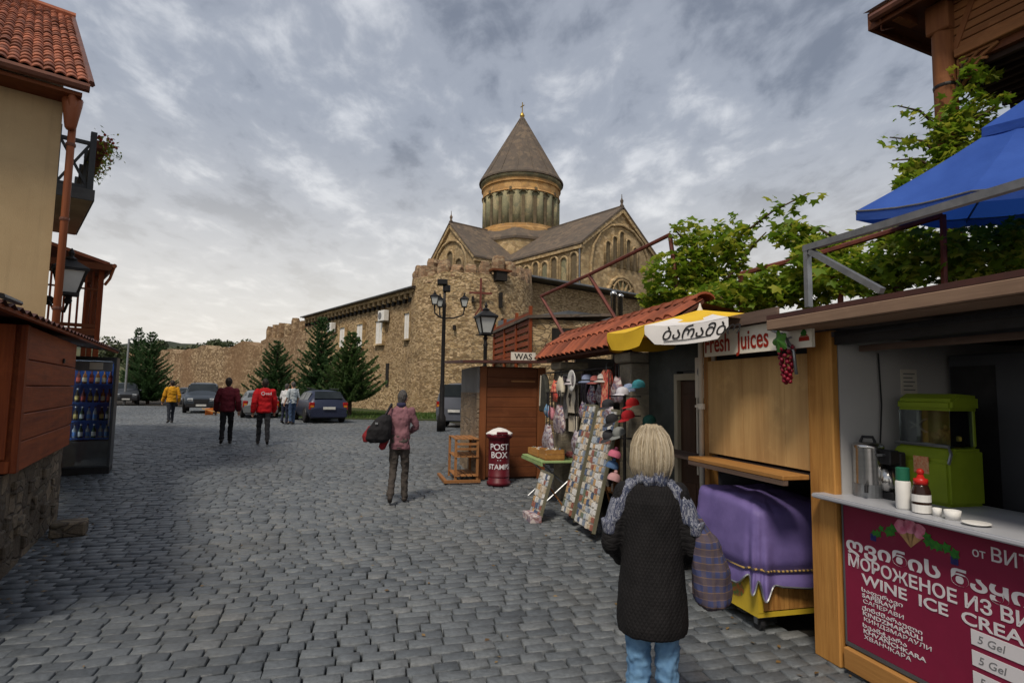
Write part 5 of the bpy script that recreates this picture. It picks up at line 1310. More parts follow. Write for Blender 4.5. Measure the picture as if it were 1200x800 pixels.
slouch_bag('woven_bag', 'grey woven shoulder bag hanging on the left pillar, upper one', 'bag', -.18, 5.12, 1.56, .50, .42, M['pat_bag'], 'woven bags')
slouch_bag('woven_bag', 'grey woven shoulder bag hanging lowest beside the brown kiosk', 'bag', -.22, 5.55, 1.24, .52, .42, M['pat_bag2'], 'woven bags', .5)
slouch_bag('striped_bag', 'striped violet pouch hanging behind the round plate', 'bag', .12, 4.55, 1.86, .26, .28, M['pat_stripe'], strap=.2)
slouch_bag('striped_bag', 'pale striped pouch hanging left of the red dress', 'bag', .1, 4.2, 1.86, .22, .24, M['pat_bag2'], strap=.2)
slouch_bag('blue_purse', 'small bright blue purse hanging on the left pillar', 'purse', -.13, 5.85, 1.55, .2, .2, mat('blue_purse', (.03, .20, .42), (.3, .35, .4), 30, .7), strap=.2)
slouch_bag('pink_purse', 'small pink purse beside the blue one', 'purse', -.15, 5.58, 1.52, .15, .2, mat('pink_purse', (.5, .2, .24), None, 30, .7), strap=.22)
tb = rthing('cream_tote', 'cream tote bag with dark print hanging at the stall front', 'bag', .0, 5.02, 1.45)
mb = MB(); mb.grid(lambda i, j: (-.03 - .012*math.sin(i*1.3 + j), -.17 + .34*i/8, .42*j/8), 9, 9); mb.grid(lambda i, j: (.03, .17 - .34*i/8, .42*j/8), 9, 9); mb.build('pouch', M['cream'], tb, smooth=True)
mb = MB(); mb.tube([(-.03, -.08, .42), (-.03, -.07, .6), (-.03, .07, .6), (-.03, .08, .42)], .009, 5); mb.build('handle', M['cream'], tb)
flat(tb, [(-.02, .10), (.02, .10), (.02, .22), (.07, .24), (.02, .31), (-.06, .27), (-.02, .2)], M['iron'], 'printed_motif', x=-.05)
cs = rthing('cream_apron', 'short cream cloth hanging below the tote bag', 'cloth', .02, 5.0, 1.16)
mb = MB(); mb.grid(lambda i, j: (.02*math.sin(i*1.1), -.2 + .4*i/10, .24*j/4), 11, 5); mb.grid(lambda i, j: (.02*math.sin(i*1.1) + .01, .2 - .4*i/10, .24*j/4), 11, 5); mb.build('cloth', M['cream'], cs, smooth=True)
pt_ = rthing('round_plate', 'round white decorated plate hanging above the tote bag', 'plate', -.08, 4.78, 1.93)
mb = MB(); mb.lathe([(.02, .0), (.11, -.004), (.16, -.03), (.155, -.04), (.10, -.012)], 26, axis='X'); mb.build('dish', M['white'], pt_, smooth=True); mb = MB(); mb.lathe([(.0, -.012), (.085, -.012)], 20, axis='X', cap=False); mb.build('painted_centre', M['pat_bag2'], pt_)
rd = rthing('red_dress', 'small red patterned child dress hanging on the near pillar', 'dress', -.06, 3.62, 1.46)
mb = MB()
prof = [(-.16, 0), (-.15, .12), (-.11, .34), (-.17, .44), (-.13, .56), (-.06, .6), (-.03, .55), (.03, .55), (.06, .6), (.13, .56), (.17, .44), (.11, .34), (.15, .12), (.16, 0), (.05, .02), (-.05, .01)]
mb.prism(prof, -.02, .03, 'X'); mb.build('cloth', M['pat_red'], rd, bevel=.008)
mb = MB(); mb.tube([(0, 0, .58), (0, 0, .66), (.02, .02, .68)], .004, 4); mb.build('hanger', M['steel'], rd)
dc = rthing('dark_jacket', 'dark jacket hanging at the left end of the stall', 'jacket', -.1, 6.15, 1.42)
mb = MB(); mb.prism([(-.18, 0), (-.2, .35), (-.13, .55), (-.04, .64), (.04, .64), (.13, .55), (.2, .35), (.18, 0)], -.04, .04, 'X'); mb.build('cloth', mat('dark_wool', (.025, .026, .022), (.05, .05, .04), 12, .9), dc, bevel=.02)
mb = MB(); mb.bar((-.045, .06, .62), (-.045, .12, .1), .05, .006, up=(1, 0, 0)); mb.build('lapel', M['cream'], dc)

# caps on a stand
cst = rthing('cap_stand', 'slim black stand carrying souvenir caps', 'stand', -.22, 2.74, .0) #caps2
mb = MB(); mb.lathe([(.2, 0), (.2, .02), (.02, .04), (.016, 1.75)], 14)
for z in (1.25, 1.5, 1.72):
    mb.bar((-.2, 0, z), (.2, 0, z), .012, .012); mb.bar((0, -.2, z), (0, .2, z), .012, .012)
mb.build('stand_frame', M['iron'], cst)
def capobj(label, x, y, z, rz, c, tilt=0, beanie=False):
    o = rthing('knit_hat' if beanie else 'cap', label, 'hat' if beanie else 'cap', x, y, z, rz, 'caps on the stand'); m_ = mat('cap_cloth', c, tuple(k*.75 for k in c), 9, .85)
    b = MB(); b.lathe([(.098, 0), (.1, .03), (.092, .07), (.066, .108), (.02, .125), (.004, .128)], 18, cap=False); o.scale = (.74, .74, .7); b.build('crown', m_, o, smooth=True)
    if not beanie:
        b = MB(); b.grid(lambda i, j: ((.095 + .075*j/2*math.sin(math.pi*(.12 + .76*i/8)))*math.cos(-1.1 + 2.2*i/8), (.095 + .075*j/2*math.sin(math.pi*(.12 + .76*i/8)))*math.sin(-1.1 + 2.2*i/8), .012 - .012*j), 9, 3); b.build('visor', m_, o, smooth=True)
    else:
        b = MB(); b.ball((0, 0, .14), .03, 8, 6); b.build('pompom', m_, o, smooth=True)
    o.rotation_euler = (0, tilt, TH + rz)
capobj('white cap on top of the cap stand', -.26, 2.71, 1.74, 3.4, (.55, .54, .58)); capobj('black cap with pale crest at the left of the stand', -.36, 2.87, 1.60, 3.3, (.03, .03, .035), .2)
capobj('red cap at the right of the cap stand', -.24, 2.49, 1.62, 3.0, (.50, .02, .02), .2); capobj('blue and white cap behind the white one', -.12, 2.83, 1.78, 3.3, (.22, .28, .42)); capobj('crimson cap just below the red one', -.32, 2.43, 1.49, 3.2, (.42, .015, .02), .3)
capobj('black cap hanging low on the stand', -.36, 2.75, 1.44, 3.2, (.022, .022, .025), .5); capobj('dark green cap at the back right of the stand', -.08, 2.41, 1.44, 3.1, (.02, .09, .07), .3); capobj('charcoal cap below the black ones', -.38, 2.79, 1.26, 3.2, (.04, .04, .045), .5)
capobj('grey cap in the lower middle of the stand', -.34, 2.61, 1.30, 3.2, (.20, .21, .2), .4); capobj('teal cap on top at the right of the stand', -.14, 2.55, 1.82, 3.3, (.04, .22, .26))
capobj('pink knitted hat low on the cap stand', -.38, 2.67, 1.05, 0, (.50, .13, .20), .3, True); capobj('pale pink knitted hat lowest of the stand', -.4, 2.64, .80, 0, (.45, .25, .25), .3, True); capobj('blue knitted hat between the pink ones', -.38, 2.73, .92, 0, (.06, .12, .24), .3, True)

# scarves and cloths hanging inside the stall
def scarf(label, x, y, z, w, h_, m_):
    o = rthing('hanging_scarf', label, 'scarf', x, y, z, 0, 'scarves in the stall'); mb = MB(); ph = random.uniform(0, 6)
    f = lambda i, j, k_: Vector((.022*math.sin(i*1.2 + ph) + .012*math.sin(j*.9 + ph) + k_, -w/2 + w*i/9 + .01*math.sin(j*.7 + ph), -h_*j/9 - (.012*(i % 2) if j == 9 else 0)))
    mb.grid(lambda i, j: f(i, j, 0), 10, 10); mb.grid(lambda i, j: f(9 - i, j, .012), 10, 10); mb.build('cloth', m_, o, smooth=True, recalc=False)
for k, (lab, x, y, z, w_, h_, c1, c2) in enumerate((
    ('navy scarf hanging left of the red dress', .10, 3.95, 2.05, .2, .62, (.03, .04, .09), (.08, .09, .14)), ('white lace scarf behind the striped pouch', .22, 4.40, 2.05, .26, .5, (.5, .48, .45), (.36, .34, .33)), ('black shawl hanging deep in the stall', .30, 4.75, 2.05, .3, .7, (.02, .02, .022), (.05, .045, .05)),
    ('lilac scarf hanging deep in the stall', .26, 5.2, 2.05, .22, .55, (.24, .19, .28), (.36, .3, .36)), ('grey felt cloth beside the left pillar', .02, 5.42, 2.05, .2, .7, (.16, .16, .16), (.24, .23, .22)), ('brown patterned cloth low behind the tote bag', .24, 5.0, 1.16, .4, .3, (.16, .07, .03), (.3, .2, .08)), ('grey patterned cloth lowest under the tote bag', .1, 5.05, .92, .4, .22, (.25, .23, .26), (.12, .1, .13)))):
    scarf(lab, x, y, z, w_, h_, mat('scarf_cloth', c1, c2, 30, .9))
slouch_bag('woven_bag', 'small cream woven bag left of the tote bag', 'bag', -.1, 5.30, 2.0, .28, .3, M['cream'], 'woven bags', .1)
slouch_bag('woven_bag', 'dark red woven bag behind the blue purse', 'bag', -.05, 5.72, 1.95, .3, .34, M['pat_red'], 'woven bags', .12)
slouch_bag('woven_bag', 'grey woven bag low between crates and tall boards', 'bag', -.05, 4.72, 1.2, .34, .34, M['pat_bag2'], 'woven bags', .6)
slouch_bag('woven_bag', 'woven bag with dark flap hanging on the near pillar', 'bag', -.08, 3.24, 1.95, .3, .3, M['pat_bag'], 'woven bags', .15)
slouch_bag('woven_bag', 'pale woven bag right of the red dress', 'bag', -.1, 3.42, 1.62, .26, .26, M['pat_bag2'], 'woven bags', .4)
slouch_bag('striped_bag', 'striped pouch hanging low over the tall boards', 'bag', .02, 4.62, 1.62, .24, .26, M['pat_stripe'], strap=.45)
slouch_bag('striped_bag', 'striped bag hanging high at the middle of the stall', 'bag', .05, 5.12, 2.0, .26, .24, M['pat_stripe'], strap=.1)
for k, (yy, zz, c1) in enumerate(((3.75, 2.02, (.5, .46, .42)), (4.0, 2.0, (.32, .10, .09)), (4.32, 2.02, (.2, .24, .36)), (4.95, 2.0, (.46, .42, .44)), (5.35, 2.02, (.12, .10, .12)))):
    o = rthing('felt_hat', ('cream', 'red', 'blue', 'pale', 'black')[k] + ' felt hat on the upper rail of the souvenir stall', 'hat', -.04, yy, zz - .13, 0, 'felt hats'); mb = MB(); mb.lathe([(.13, 0), (.135, .012), (.085, .03), (.08, .09), (.05, .115), (.004, .12)], 16, cap=False); mb.build('felt', mat('felt', c1, None, 20, .95), o, smooth=True); mb = MB(); mb.lathe([(.087, .032), (.085, .05)], 16, cap=False); mb.build('hat_band', M['black'], o)
# green folding table with crates
gt = rthing('green_table', 'low folding table with pale green top at the souvenir stall', 'table', -.05, 5.62, gs)
M['greentop'] = mat('pale_green_paint', (.26, .36, .15), (.21, .30, .12), 5, .6)
mb = MB(); mb.span((-.42, -.55, .66), (.42, .55, .69)); mb.build('table_top', M['greentop'], gt, bevel=.006)
mb = MB(); mb.span((-.43, -.56, .62), (-.405, .56, .658)); mb.build('edge_board', M['greentop'], gt)
for s_ in (-1, 1):
    mb = MB(); mb.tube([(-.38, s_*.4, 0), (.38, s_*.4, .65)], .013, 6); mb.build('leg', M['steel'], gt); mb = MB(); mb.tube([(.38, s_*.37, 0), (-.38, s_*.37, .65)], .013, 6); mb.build('leg', M['steel'], gt)
cl = 0
for (dx, dy, w, d_, h_, nm) in ((-.18, -.3, .3, .3, .17, 'wooden crate at the near end of the green table'), (-.2, .08, .28, .34, .14, 'wooden crate in the middle of the green table'), (-.2, .40, .26, .2, .12, 'small wooden crate at the far end of the green table')):
    o = rthing('wooden_crate', nm, 'crate', -.05 + dx, 5.62 + dy, gs + .691, 0, 'crates on the green table')
    mb = MB(); mb.span((-w/2, -d_/2, 0), (w/2, d_/2, .012)); mb.build('bottom', M['rackwood'], o)
    for s_ in (-1, 1):
        for zz in (.02, h_*.55):
            mb = MB(); mb.span((s_*w/2 - .006, -d_/2, zz), (s_*w/2 + .006, d_/2, zz + h_*.4)); mb.build('slat', M['orangewood_y'], o); mb = MB(); mb.span((-w/2 + .007, s_*d_/2 - .006, zz), (w/2 - .007, s_*d_/2 + .006, zz + h_*.4)); mb.build('slat', M['orangewood_y'], o)
    mb = MB()
    for k in range(26): mb.ball((random.uniform(-w/2 + .04, w/2 - .04), random.uniform(-d_/2 + .04, d_/2 - .04), h_*random.uniform(.3, .95)), random.uniform(.016, .03), 6, 5)
    q = mb.build('trinkets', M['magnet'], o); q['kind'] = 'stuff'
o = rthing('red_cloth', 'red folded cloth at the back of the green table', 'cloth', .2, 5.75, gs + .691); mb = MB(); mb.span((-.12, -.3, 0), (.12, .3, .09)); mb.build('fold', mat('red_wool', (.30, .03, .03), (.4, .25, .25), 12, .9), o, bevel=.03, seg=2)
ls = rthing('lower_shelf', 'wooden shelf with trinkets behind the magnet boards', 'shelf', .42, 4.75, gs)
mb = MB()
for z in (.35, .72, 1.1): mb.span((-.15, -.6, z), (.15, .5, z + .025))
mb.span((-.15, -.62, 0), (.15, -.6, 1.3)); mb.span((-.15, .5, 0), (.15, .52, 1.3)); mb.build('shelf_frame', M['rackwood'], ls)
mb = MB()
for k in range(60): mb.box((random.uniform(-.12, .05), random.uniform(-.56, .46), (.375, .745, 1.125)[k % 3] + .05), (.06, random.uniform(.03, .08), .1))
q = mb.build('trinkets', M['magnet'], ls); q['kind'] = 'stuff'

# magnet boards: leaning panels with many small magnets
def board(label, y0, y1, z0, z1, xb, xt, cols, rows_, name='magnet_board'):
    o = rthing(name, label, 'display board', (xb + xt)/2, (y0 + y1)/2, gs, 0, 'magnet boards')
    W_ = y1 - y0; dx = xt - xb; L_ = math.hypot(dx, z1 - z0); up = Vector((dx, 0, z1 - z0)).normalized(); nr = Vector((-up.z, 0, up.x)); org = Vector((xb - (xb + xt)/2, 0, z0))
    rt = Matrix((nr, Vector((0, 1, 0)), up)).transposed()
    mb = MB(); mb.box(org + up*L_/2, (.02, W_, L_), rt); mb.build('panel', M['offwhite'], o)
    mb = MB()
    for s_ in (-1, 1): mb.box(org + up*L_/2 + Vector((0, s_*(W_/2 + .012), 0)), (.04, .024, L_ + .03), rt)
    mb.box(org + up*(L_ + .012), (.04, W_, .024), rt); mb.build('board_frame', mat('pale_frame', (.16, .15, .10), None, 5, .6), o)
    mg = MB()
    for i in range(cols):
        for j in range(rows_):
            w_, h_ = W_/cols*random.uniform(.6, .95), L_/rows_*random.uniform(.55, .92)
            p = org + up*(L_*(j + .5)/rows_) + Vector((0, -W_/2 + W_*(i + .5)/cols, 0)) + nr*random.uniform(.014, .022) + up*random.uniform(-.008, .008)
            mg.box(p, (.018, w_, h_), rt @ Matrix.Rotation(random.uniform(-.2, .2), 3, 'X'))
    q = mg.build('magnets', M['magnet'], o); q['kind'] = 'stuff'
    mb = MB(); mb.bar(org + up*L_*.8 - nr*.02, Vector((org.x + dx + .35, 0, 0)), .03, .02); mb.build('prop_leg', M['rackwood'], o)
board('tall leaning magnet board nearest the cap stand', 3.16, 3.74, .10, 1.50, -.42, -.10, 7, 17)
board('narrow tall magnet board left of the wide one', 3.92, 4.30, .12, 1.54, -.40, -.06, 5, 17)
board('low magnet board standing in front on the setts', 4.25, 4.68, .04, .60, -.74, -.58, 5, 7)
o = rthing('magnet_tray', 'small tray of magnets on the setts below the low board', 'tray', -.80, 4.42, gs - .02); mb = MB(); mb.span((-.08, -.2, 0), (.08, .2, .10)); mb.build('tray_box', M['pat_bag'], o, bevel=.008)

# ---- brown wooden kiosk with stone side, post box and rack
gk = ground(11.2)
bk = rthing('brown_kiosk', 'brown varnished wooden kiosk with low brown roof', 'kiosk', 0, 0, gk)
mb = MB(); mb.span((-.95, 7.50, 0), (.33, 9.4, 2.12)); mb.build('carcass', mat('dark_carcass', (.06, .03, .018), None, 4, .7), bk)
zs = np.linspace(.04, 2.1, 12)
for i in range(11):
    mb = MB(); mb.span((-.82, 7.47, zs[i] + .003), (.17, 7.50, zs[i+1] - .003)); mb.build('board', M['brownwood'], bk, bevel=.004)
mb = MB(); mb.span((.18, 7.455, 0), (.34, 7.5, 2.12)); mb.build('corner_board', M['brownwood_z'], bk, bevel=.005)
mb = MB(); mb.span((-.96, 7.455, 0), (-.83, 7.5, 2.12)); mb.build('corner_board', M['brownwood_z'], bk, bevel=.005)
M['sidestone'] = rubble('kiosk_side_stone', [(.28, .215, .15), (.22, .17, .12), (.33, .26, .19)], (.20, .16, .12), 3.2, 1.8, .04, stain=(.15, .12, .09), bdist=.03, big=.9)
mb = MB(); mb.span((-1.0, 7.505, 0), (-.952, 9.4, 1.62)); mb.build('stone_side', M['sidestone'], bk); mb = MB(); mb.span((-1.0, 7.505, 1.62), (-.952, 9.4, 2.12)); mb.build('side_panel', M['darkstucco'], bk)
mb = MB(); mb.add([(-1.35, 7.15, 2.16), (.45, 7.15, 2.20), (.45, 9.7, 2.30), (-1.35, 9.7, 2.26), (-1.35, 7.15, 2.21), (.45, 7.15, 2.25), (.45, 9.7, 2.35), (-1.35, 9.7, 2.31)], [(0,1,2,3),(4,5,6,7),(0,1,5,4),(1,2,6,5),(2,3,7,6),(3,0,4,7)]); mb.build('roof', M['tin'], bk)
mb = MB(); mb.span((-.35, 7.455, 1.83), (.12, 7.468, 1.86)); mb.build('slot', M['rackwood'], bk)
nb = rthing('roof_notice', 'small white notice board with black letters on the brown kiosk roof', 'sign', -.18, 7.25, gk + 2.24)
mb = MB(); mb.span((-.24, -.01, -.02), (.24, .01, .15)); mb.build('board', M['offwhite'], nb); text('WAS', .16, M['iron'], 'lettering', nb, face_mtx((0, -.0125, .015), (1, 0, 0), (0, 0, 1)), .012, .001, 'CENTER')
pb = rthing('post_box', 'dark red cylindrical post box lettered post box stamps', 'post box', -.68, 6.98, ground(10.7))
M['postred'] = mat('post_box_red', (.105, .008, .014), (.075, .006, .012), 5, .45)
mb = MB(); mb.lathe([(.215, 0), (.215, .06), (.19, .075), (.19, .80), (.215, .83), (.235, .845), (.235, .90), (.19, .93)], 28); mb.build('body', M['postred'], pb, smooth=True)
mb = MB(); mb.lathe([(.245, .895), (.245, .915), (.12, .985), (.03, 1.01), (.0, 1.01)], 8); mb.build('cap', M['white'], pb); mb = MB(); mb.span((-.1, -.245, .89), (.1, -.2, .95)); mb.build('slot_hood', M['postred'], pb, bevel=.01)
mb = MB(); mb.lathe([(.194, .14), (.198, .155), (.194, .17)], 28, cap=False); mb.build('band', M['postred'], pb)
def curved_text(s, size, z, r, parent, aim):
    cu = bpy.data.curves.new('lettering', 'FONT'); cu.body = s; cu.size = size; cu.offset = .014*size; cu.extrude = .002; cu.align_x = 'CENTER'
    o = bpy.data.objects.new('lettering', cu); col.objects.link(o); bpy.context.view_layer.update()
    me = bpy.data.meshes.new_from_object(o.evaluated_get(bpy.context.evaluated_depsgraph_get())); bpy.data.objects.remove(o)
    for v in me.vertices:
        a_ = aim + v.co.x/r; rr_ = r + .003 + v.co.z; v.co = Vector((rr_*math.cos(a_), rr_*math.sin(a_), z + v.co.y))
    me.materials.clear(); me.materials.append(M['vinyl_white']); return link('lettering', me, parent)
am = math.atan2(-1, .03) - TH
curved_text('POST', .15, .63, .19, pb, am); curved_text('BOX', .15, .49, .19, pb, am); curved_text('- -', .08, .43, .19, pb, am); curved_text('STAMPS', .125, .29, .19, pb, am)
rk = rthing('wooden_rack', 'empty pale wooden display rack beside the brown kiosk', 'rack', -1.22, 7.55, ground(11.2))
for (x, y) in ((-.2, -.28), (.2, -.28), (-.2, .5), (.2, .5)):
    mb = MB(); mb.span((x-.022, y-.022, 0), (x+.022, y+.022, .78)); mb.build('post', M['rackwood'], rk)
for z in (.10, .44, .76):
    for k in range(4): mb = MB(); x = -.17 + k*.113; mb.span((x-.045, -.32, z), (x+.045, .54, z+.018)); mb.build('slat', M['rackwood'], rk)
for z in (.66, .57):
    mb = MB(); mb.span((-.2, -.305, z), (.2, -.29, z+.04)); mb.build('rail', M['rackwood'], rk)
mb = MB(); mb.span((-.42, -.42, .0), (.24, -.36, .05)); mb.span((-.42, -.36, .0), (-.36, .6, .05)); mb.build('foot_rail', M['rackwood'], rk)

# ---- timber house with red rails behind the brown kiosk
th_ = rthing('timber_cottage', 'weathered cottage with red timber rails behind the souvenir stall', 'house', .75, 9.9, ground(14))
mb = MB(); mb.span((0, 0, 0), (2.0, 4.0, 3.3)); mb.build('wall', M['wall'], th_)
mb = MB(); mb.prism([(-.12, 3.3), (2.1, 3.45), (2.1, 3.52), (-.12, 3.37)], -.1, 4.1, 'Y'); mb.build('roof', M['slab'], th_)
for k in range(5): mb = MB(); z = 2.5 + k*.17; mb.span((-.05, .02, z), (-.005, 4.0, z + .11)); mb.build('siding_board', M['redwood'], th_)
for (z, w) in ((1.65, .1), (2.38, .09), (3.36, .1)): mb = MB(); mb.span((-.08, -.02, z), (-.0, 4.0, z + w)); mb.build('rail', M['redwood'], th_)
for y in (.0, 1.3, 2.6, 3.95): mb = MB(); mb.span((-.075, y-.05, 0), (-.004, y+.05, 3.6)); mb.build('post', M['redwood_z'], th_)
mb = MB(); mb.span((.5, -.02, 2.4), (1.4, .0, 3.1)); mb.build('window', M['dark'], th_)

# low dark-roofed building and flues behind the tile roof
lb = thing('low_annex', 'low stone annex with dark sheet roof below the cathedral', 'building', tuple(at(715, 400, 24)[:2]) + (ground(24),), math.atan2(WD.y, WD.x))
mb = MB(); mb.span((-2.3, 0, 0), (5.2, 4, 4.35)); mb.build('wall', M['wall'], lb); mb = MB(); mb.span((-2.7, -.35, 4.4), (5.5, 4.2, 4.62)); mb.build('roof', M['lead'], lb); mb = MB(); mb.span((-2.65, -.3, 4.1), (5.45, -.02, 4.38)); mb.build('eave_board', M['dark'], lb)
for (px, h_) in ((719, 2.0), (727, 1.6)):
    p = at(px, 366, 22.5); fl = thing('metal_flue', 'shiny metal flue behind the tiled roof, %s one' % ('taller left' if px == 719 else 'shorter right'), 'flue', (p.x, p.y, ground(22.5)), 0, 'metal flues')
    mb = MB(); mb.lathe([(.10, 0), (.10, p.z + h_*.2), (.13, p.z + h_*.2), (.13, p.z + h_*.25), (.04, p.z + h_*.3)], 14); mb.build('pipe', M['chrome'], fl, smooth=True)

# ---- rust-red pipe pergola over the roofs
def pipes(label, segs, r=.03):
    o = thing('pipe_pergola', label, 'pergola'); 
    for s_ in segs:
        mb = MB(); mb.tube([at(*q) for q in s_], r, 6); mb.build('pipe', M['redpipe'], o)
    return o
pipes('rust red pipe frame rising over the tiled roof towards the vines', [((634, 347, 11.0), (690, 322, 9.6), (785, 275, 7.9)), ((690, 322, 9.6), (722, 374, 9.3)), ((634, 347, 11.0), (664, 398, 10.5)), ((785, 275, 7.9), (798, 372, 7.7)), ((722, 374, 9.3), (722, 470, 9.4)), ((664, 398, 10.5), (664, 470, 10.6))])
pipes('rust red pipe frame under the grape vines over the kiosks', [((868, 321, 6.9), (960, 297, 6.3), (1105, 252, 5.6)), ((960, 297, 6.3), (985, 342, 6.2)), ((868, 321, 6.9), (872, 440, 6.9)), ((1105, 252, 5.6), (1110, 460, 5.6)), ((985, 342, 6.2), (985, 460, 6.2))])

# ------------------------------------------------------------------ blue parasol behind the kiosk
Lc = Vector((3.32, 5.5, 3.55)); e1 = Vector((.5, -1.17, -.15)).normalized(); e2 = Vector((2.8, 1.4, .35)).normalized(); S_ = 2.0
cb = Lc + e1 + e2; nb_ = e1.cross(e2).normalized(); nb_ = nb_ if nb_.z > 0 else -nb_
bu = thing('blue_parasol', 'large square blue parasol behind the ice cream kiosk', 'parasol', (cb.x, cb.y, 0))
off = Vector((cb.x, cb.y, 0))
t = NT('blue_canvas'); M['blue'] = t.done(t.ramp(t.noise(t.mapping(), 2.5, 4), [(.3, (.026, .080, .35)), (.7, (.042, .115, .45))]), .7, 0, .25); t.bump(t.noise(t.mapping((1, 1, 1)), 3.5, 5, .6), .35, .05)
tr = t.n.new('ShaderNodeBsdfTranslucent'); tr.inputs[0].default_value = (.03, .12, .6, 1); ms = t.n.new('ShaderNodeMixShader'); ms.inputs[0].default_value = .3
ou = [n for n in t.n if n.type == 'OUTPUT_MATERIAL'][0]; t.l.new(t.b.outputs[0], ms.inputs[1]); t.l.new(tr.outputs[0], ms.inputs[2]); t.l.new(ms.outputs[0], ou.inputs[0])
apex = cb + nb_*.80
rim = []
cs4 = [Lc, Lc + e1*S_, Lc + e1*S_ + e2*S_, Lc + e2*S_]
for k in range(4): rim += [cs4[k], (cs4[k] + cs4[(k+1) % 4])/2]
for k in range(8):
    A, B = rim[k], rim[(k+1) % 8]; mb = MB()
    def P(i, j):
        e = i/5; t_ = .16 + .84*j/7; p = apex.lerp(A.lerp(B, e), t_); sag = -.05*math.sin(math.pi*(j/7)**.9)*(.5 + .5*math.sin(math.pi*e)) - .035*math.sin(math.pi*e)*(j/7)
        return p + nb_*sag - off
    mb.grid(P, 6, 8); mb.build('canopy_panel', M['blue'], bu, smooth=True, recalc=False)
    mb = MB(); mb.grid(lambda i, j: A.lerp(B, i/5) - nb_*(.035*math.sin(math.pi*i/5) + .09*j) - off, 6, 2); va = mb.build('valance', M['blue'], bu, smooth=True, recalc=False)
    mb = MB(); mb.tube([A.lerp(B, i/5) - nb_*(.035*math.sin(math.pi*i/5)) - off for i in range(6)], .008, 5); mb.build('piping', M['steel'], va)
    mb = MB(); mb.tube([apex - nb_*.06 - off, A - nb_*.03 - off], .011, 5); mb.build('rib', M['steel'], bu)
mb = MB(); cap4 = [apex + nb_*.10] + [apex.lerp(rim[k], .27) + nb_*.07 for k in range(8)] + [apex.lerp(rim[k], .27) - nb_*.01 for k in range(8)]
cap4 = [p - off for p in cap4]; mb.add(cap4, [(0, 1+k, 1+(k+1) % 8) for k in range(8)] + [(1+k, 9+k, 9+(k+1) % 8, 1+(k+1) % 8) for k in range(8)]); mb.build('vent_cap', M['blue'], bu, recalc=False)
mb = MB(); mb.tube([(0, 0, .05), (0, 0, 2.2), apex - off], .025, 10); mb.build('pole', M['offwhite'], bu); mb = MB(); mb.lathe([(.28, 0), (.28, .06), (.05, .1), (.04, .3)], 16); mb.build('foot', M['grey'], bu)

# ------------------------------------------------------------------ timber balcony house, top right
BA = R(24); bp = at(1108, 100, 7.2); BP = Vector((bp.x, bp.y, 0))
bh = thing('balcony_house', 'timber balcony house with slatted parapet at the top right corner', 'house', BP, BA)
zd = at(1122, 72, 7.15).z; ze = 6.9
def bpost(y, name='post'):
    mb = MB(); mb.lathe([(.13, 0.02), (.13, zd - .1), (.125, ze - .15)], 16, (0, y, 0)); o = mb.build(name, M['trellis'], bh, smooth=True)
    mb = MB(); mb.span((-.14, y - .14, ze - .42), (.14, y + .14, ze - .02)); mb.build('post_head', M['trellis'], o, bevel=.02)
    mb = MB(); mb.lathe([(.137, zd - .35), (.14, zd - .33), (.137, zd - .31)], 14, (0, y, 0)); mb.build('wire_tie', M['iron'], o)
bpost(0); bpost(-3.2)
mb = MB(); mb.span((.02, -6, zd - .12), (2.6, .12, zd - .02)); mb.build('deck', M['brownwood'], bh)
for k in range(13):
    x = .1 + k*.2; mb = MB(); mb.span((x, -6, zd - .19), (x + .06, .1, zd - .122)); mb.build('joist', mat('dark_joist', (.035, .02, .015), None, 5, .8) if k == 0 else bpy.data.materials['dark_joist'], bh)
mb = MB(); mb.span((-.06, -6, zd - .02), (.06, -.14, zd + .09)); mb.build('bottom_rail', M['trellis_y'], bh, bevel=.01)
for k in range(11):
    z = zd + .095 + k*.105; mb = MB(); mb.span((.0, -6, z), (.035, -.1, z + .092)); mb.build('slat', M['trellis_y'], bh, bevel=.006)
mb = MB(); mb.bar((.02, -.12, zd + .1), (.02, -.55, ze + .3), .07, .07); mb.build('brace', M['trellis'], bh)
mb = MB()
for k in range(5):
    a_ = k*math.pi/8; mb.bar((.0, -.16, zd - .04), (.0, -.16 - .42*math.cos(a_)*(1 - .25*math.sin(2*a_)), zd - .04 - .36*math.sin(a_)), .025, .03)
mb.tube([(.0, -.60, zd - .04), (.0, -.42, zd - .12), (.0, -.30, zd - .24), (.0, -.18, zd - .42)], .022, 6); mb.tube([(.0, -.40, zd - .04), (.0, -.30, zd - .10), (.0, -.20, zd - .22)], .018, 6); mb.build('fretwork', M['trellis_y'], bh)
mb = MB(); mb.span((-.40, -6.5, ze), (3.2, .64, ze + .05)); so = mb.build('soffit', M['brownwood'], bh)
mb = MB(); mb.span((-.45, -6.5, ze - .09), (-.403, .69, ze + .16)); mb.span((-.403, .643, ze - .09), (3.2, .69, ze + .16)); mb.build('fascia_board', M['brownwood'], so)
for k in range(8): mb = MB(); y = .35 - k*.8; mb.span((-.38, y - .05, ze - .1), (.0, y + .05, ze - .003)); mb.build('rafter_end', M['trellis'], so)
mb = MB(); mb.add([(-.5, -6.5, ze + .17), (-.5, .72, ze + .17), (3.2, .72, ze + 1.6), (3.2, -6.5, ze + 1.6)], [(0, 1, 2, 3)]); mb.build('roof', M['tile'], bh)
mb = MB(); mb.tube([(-.51, -6.5, ze + .02), (-.51, .6, ze + .02)], .06, 8); mb.tube([(-.47, .5, ze - .02), (-.38, .55, ze - .14), (-.2, .5, ze - .08)], .012, 5); mb.build('gutter', M['fascia'], so)
mb = MB(); mb.span((2.55, -6, 0), (2.75, .1, ze)); mb.build('wall', M['stucco'], bh)

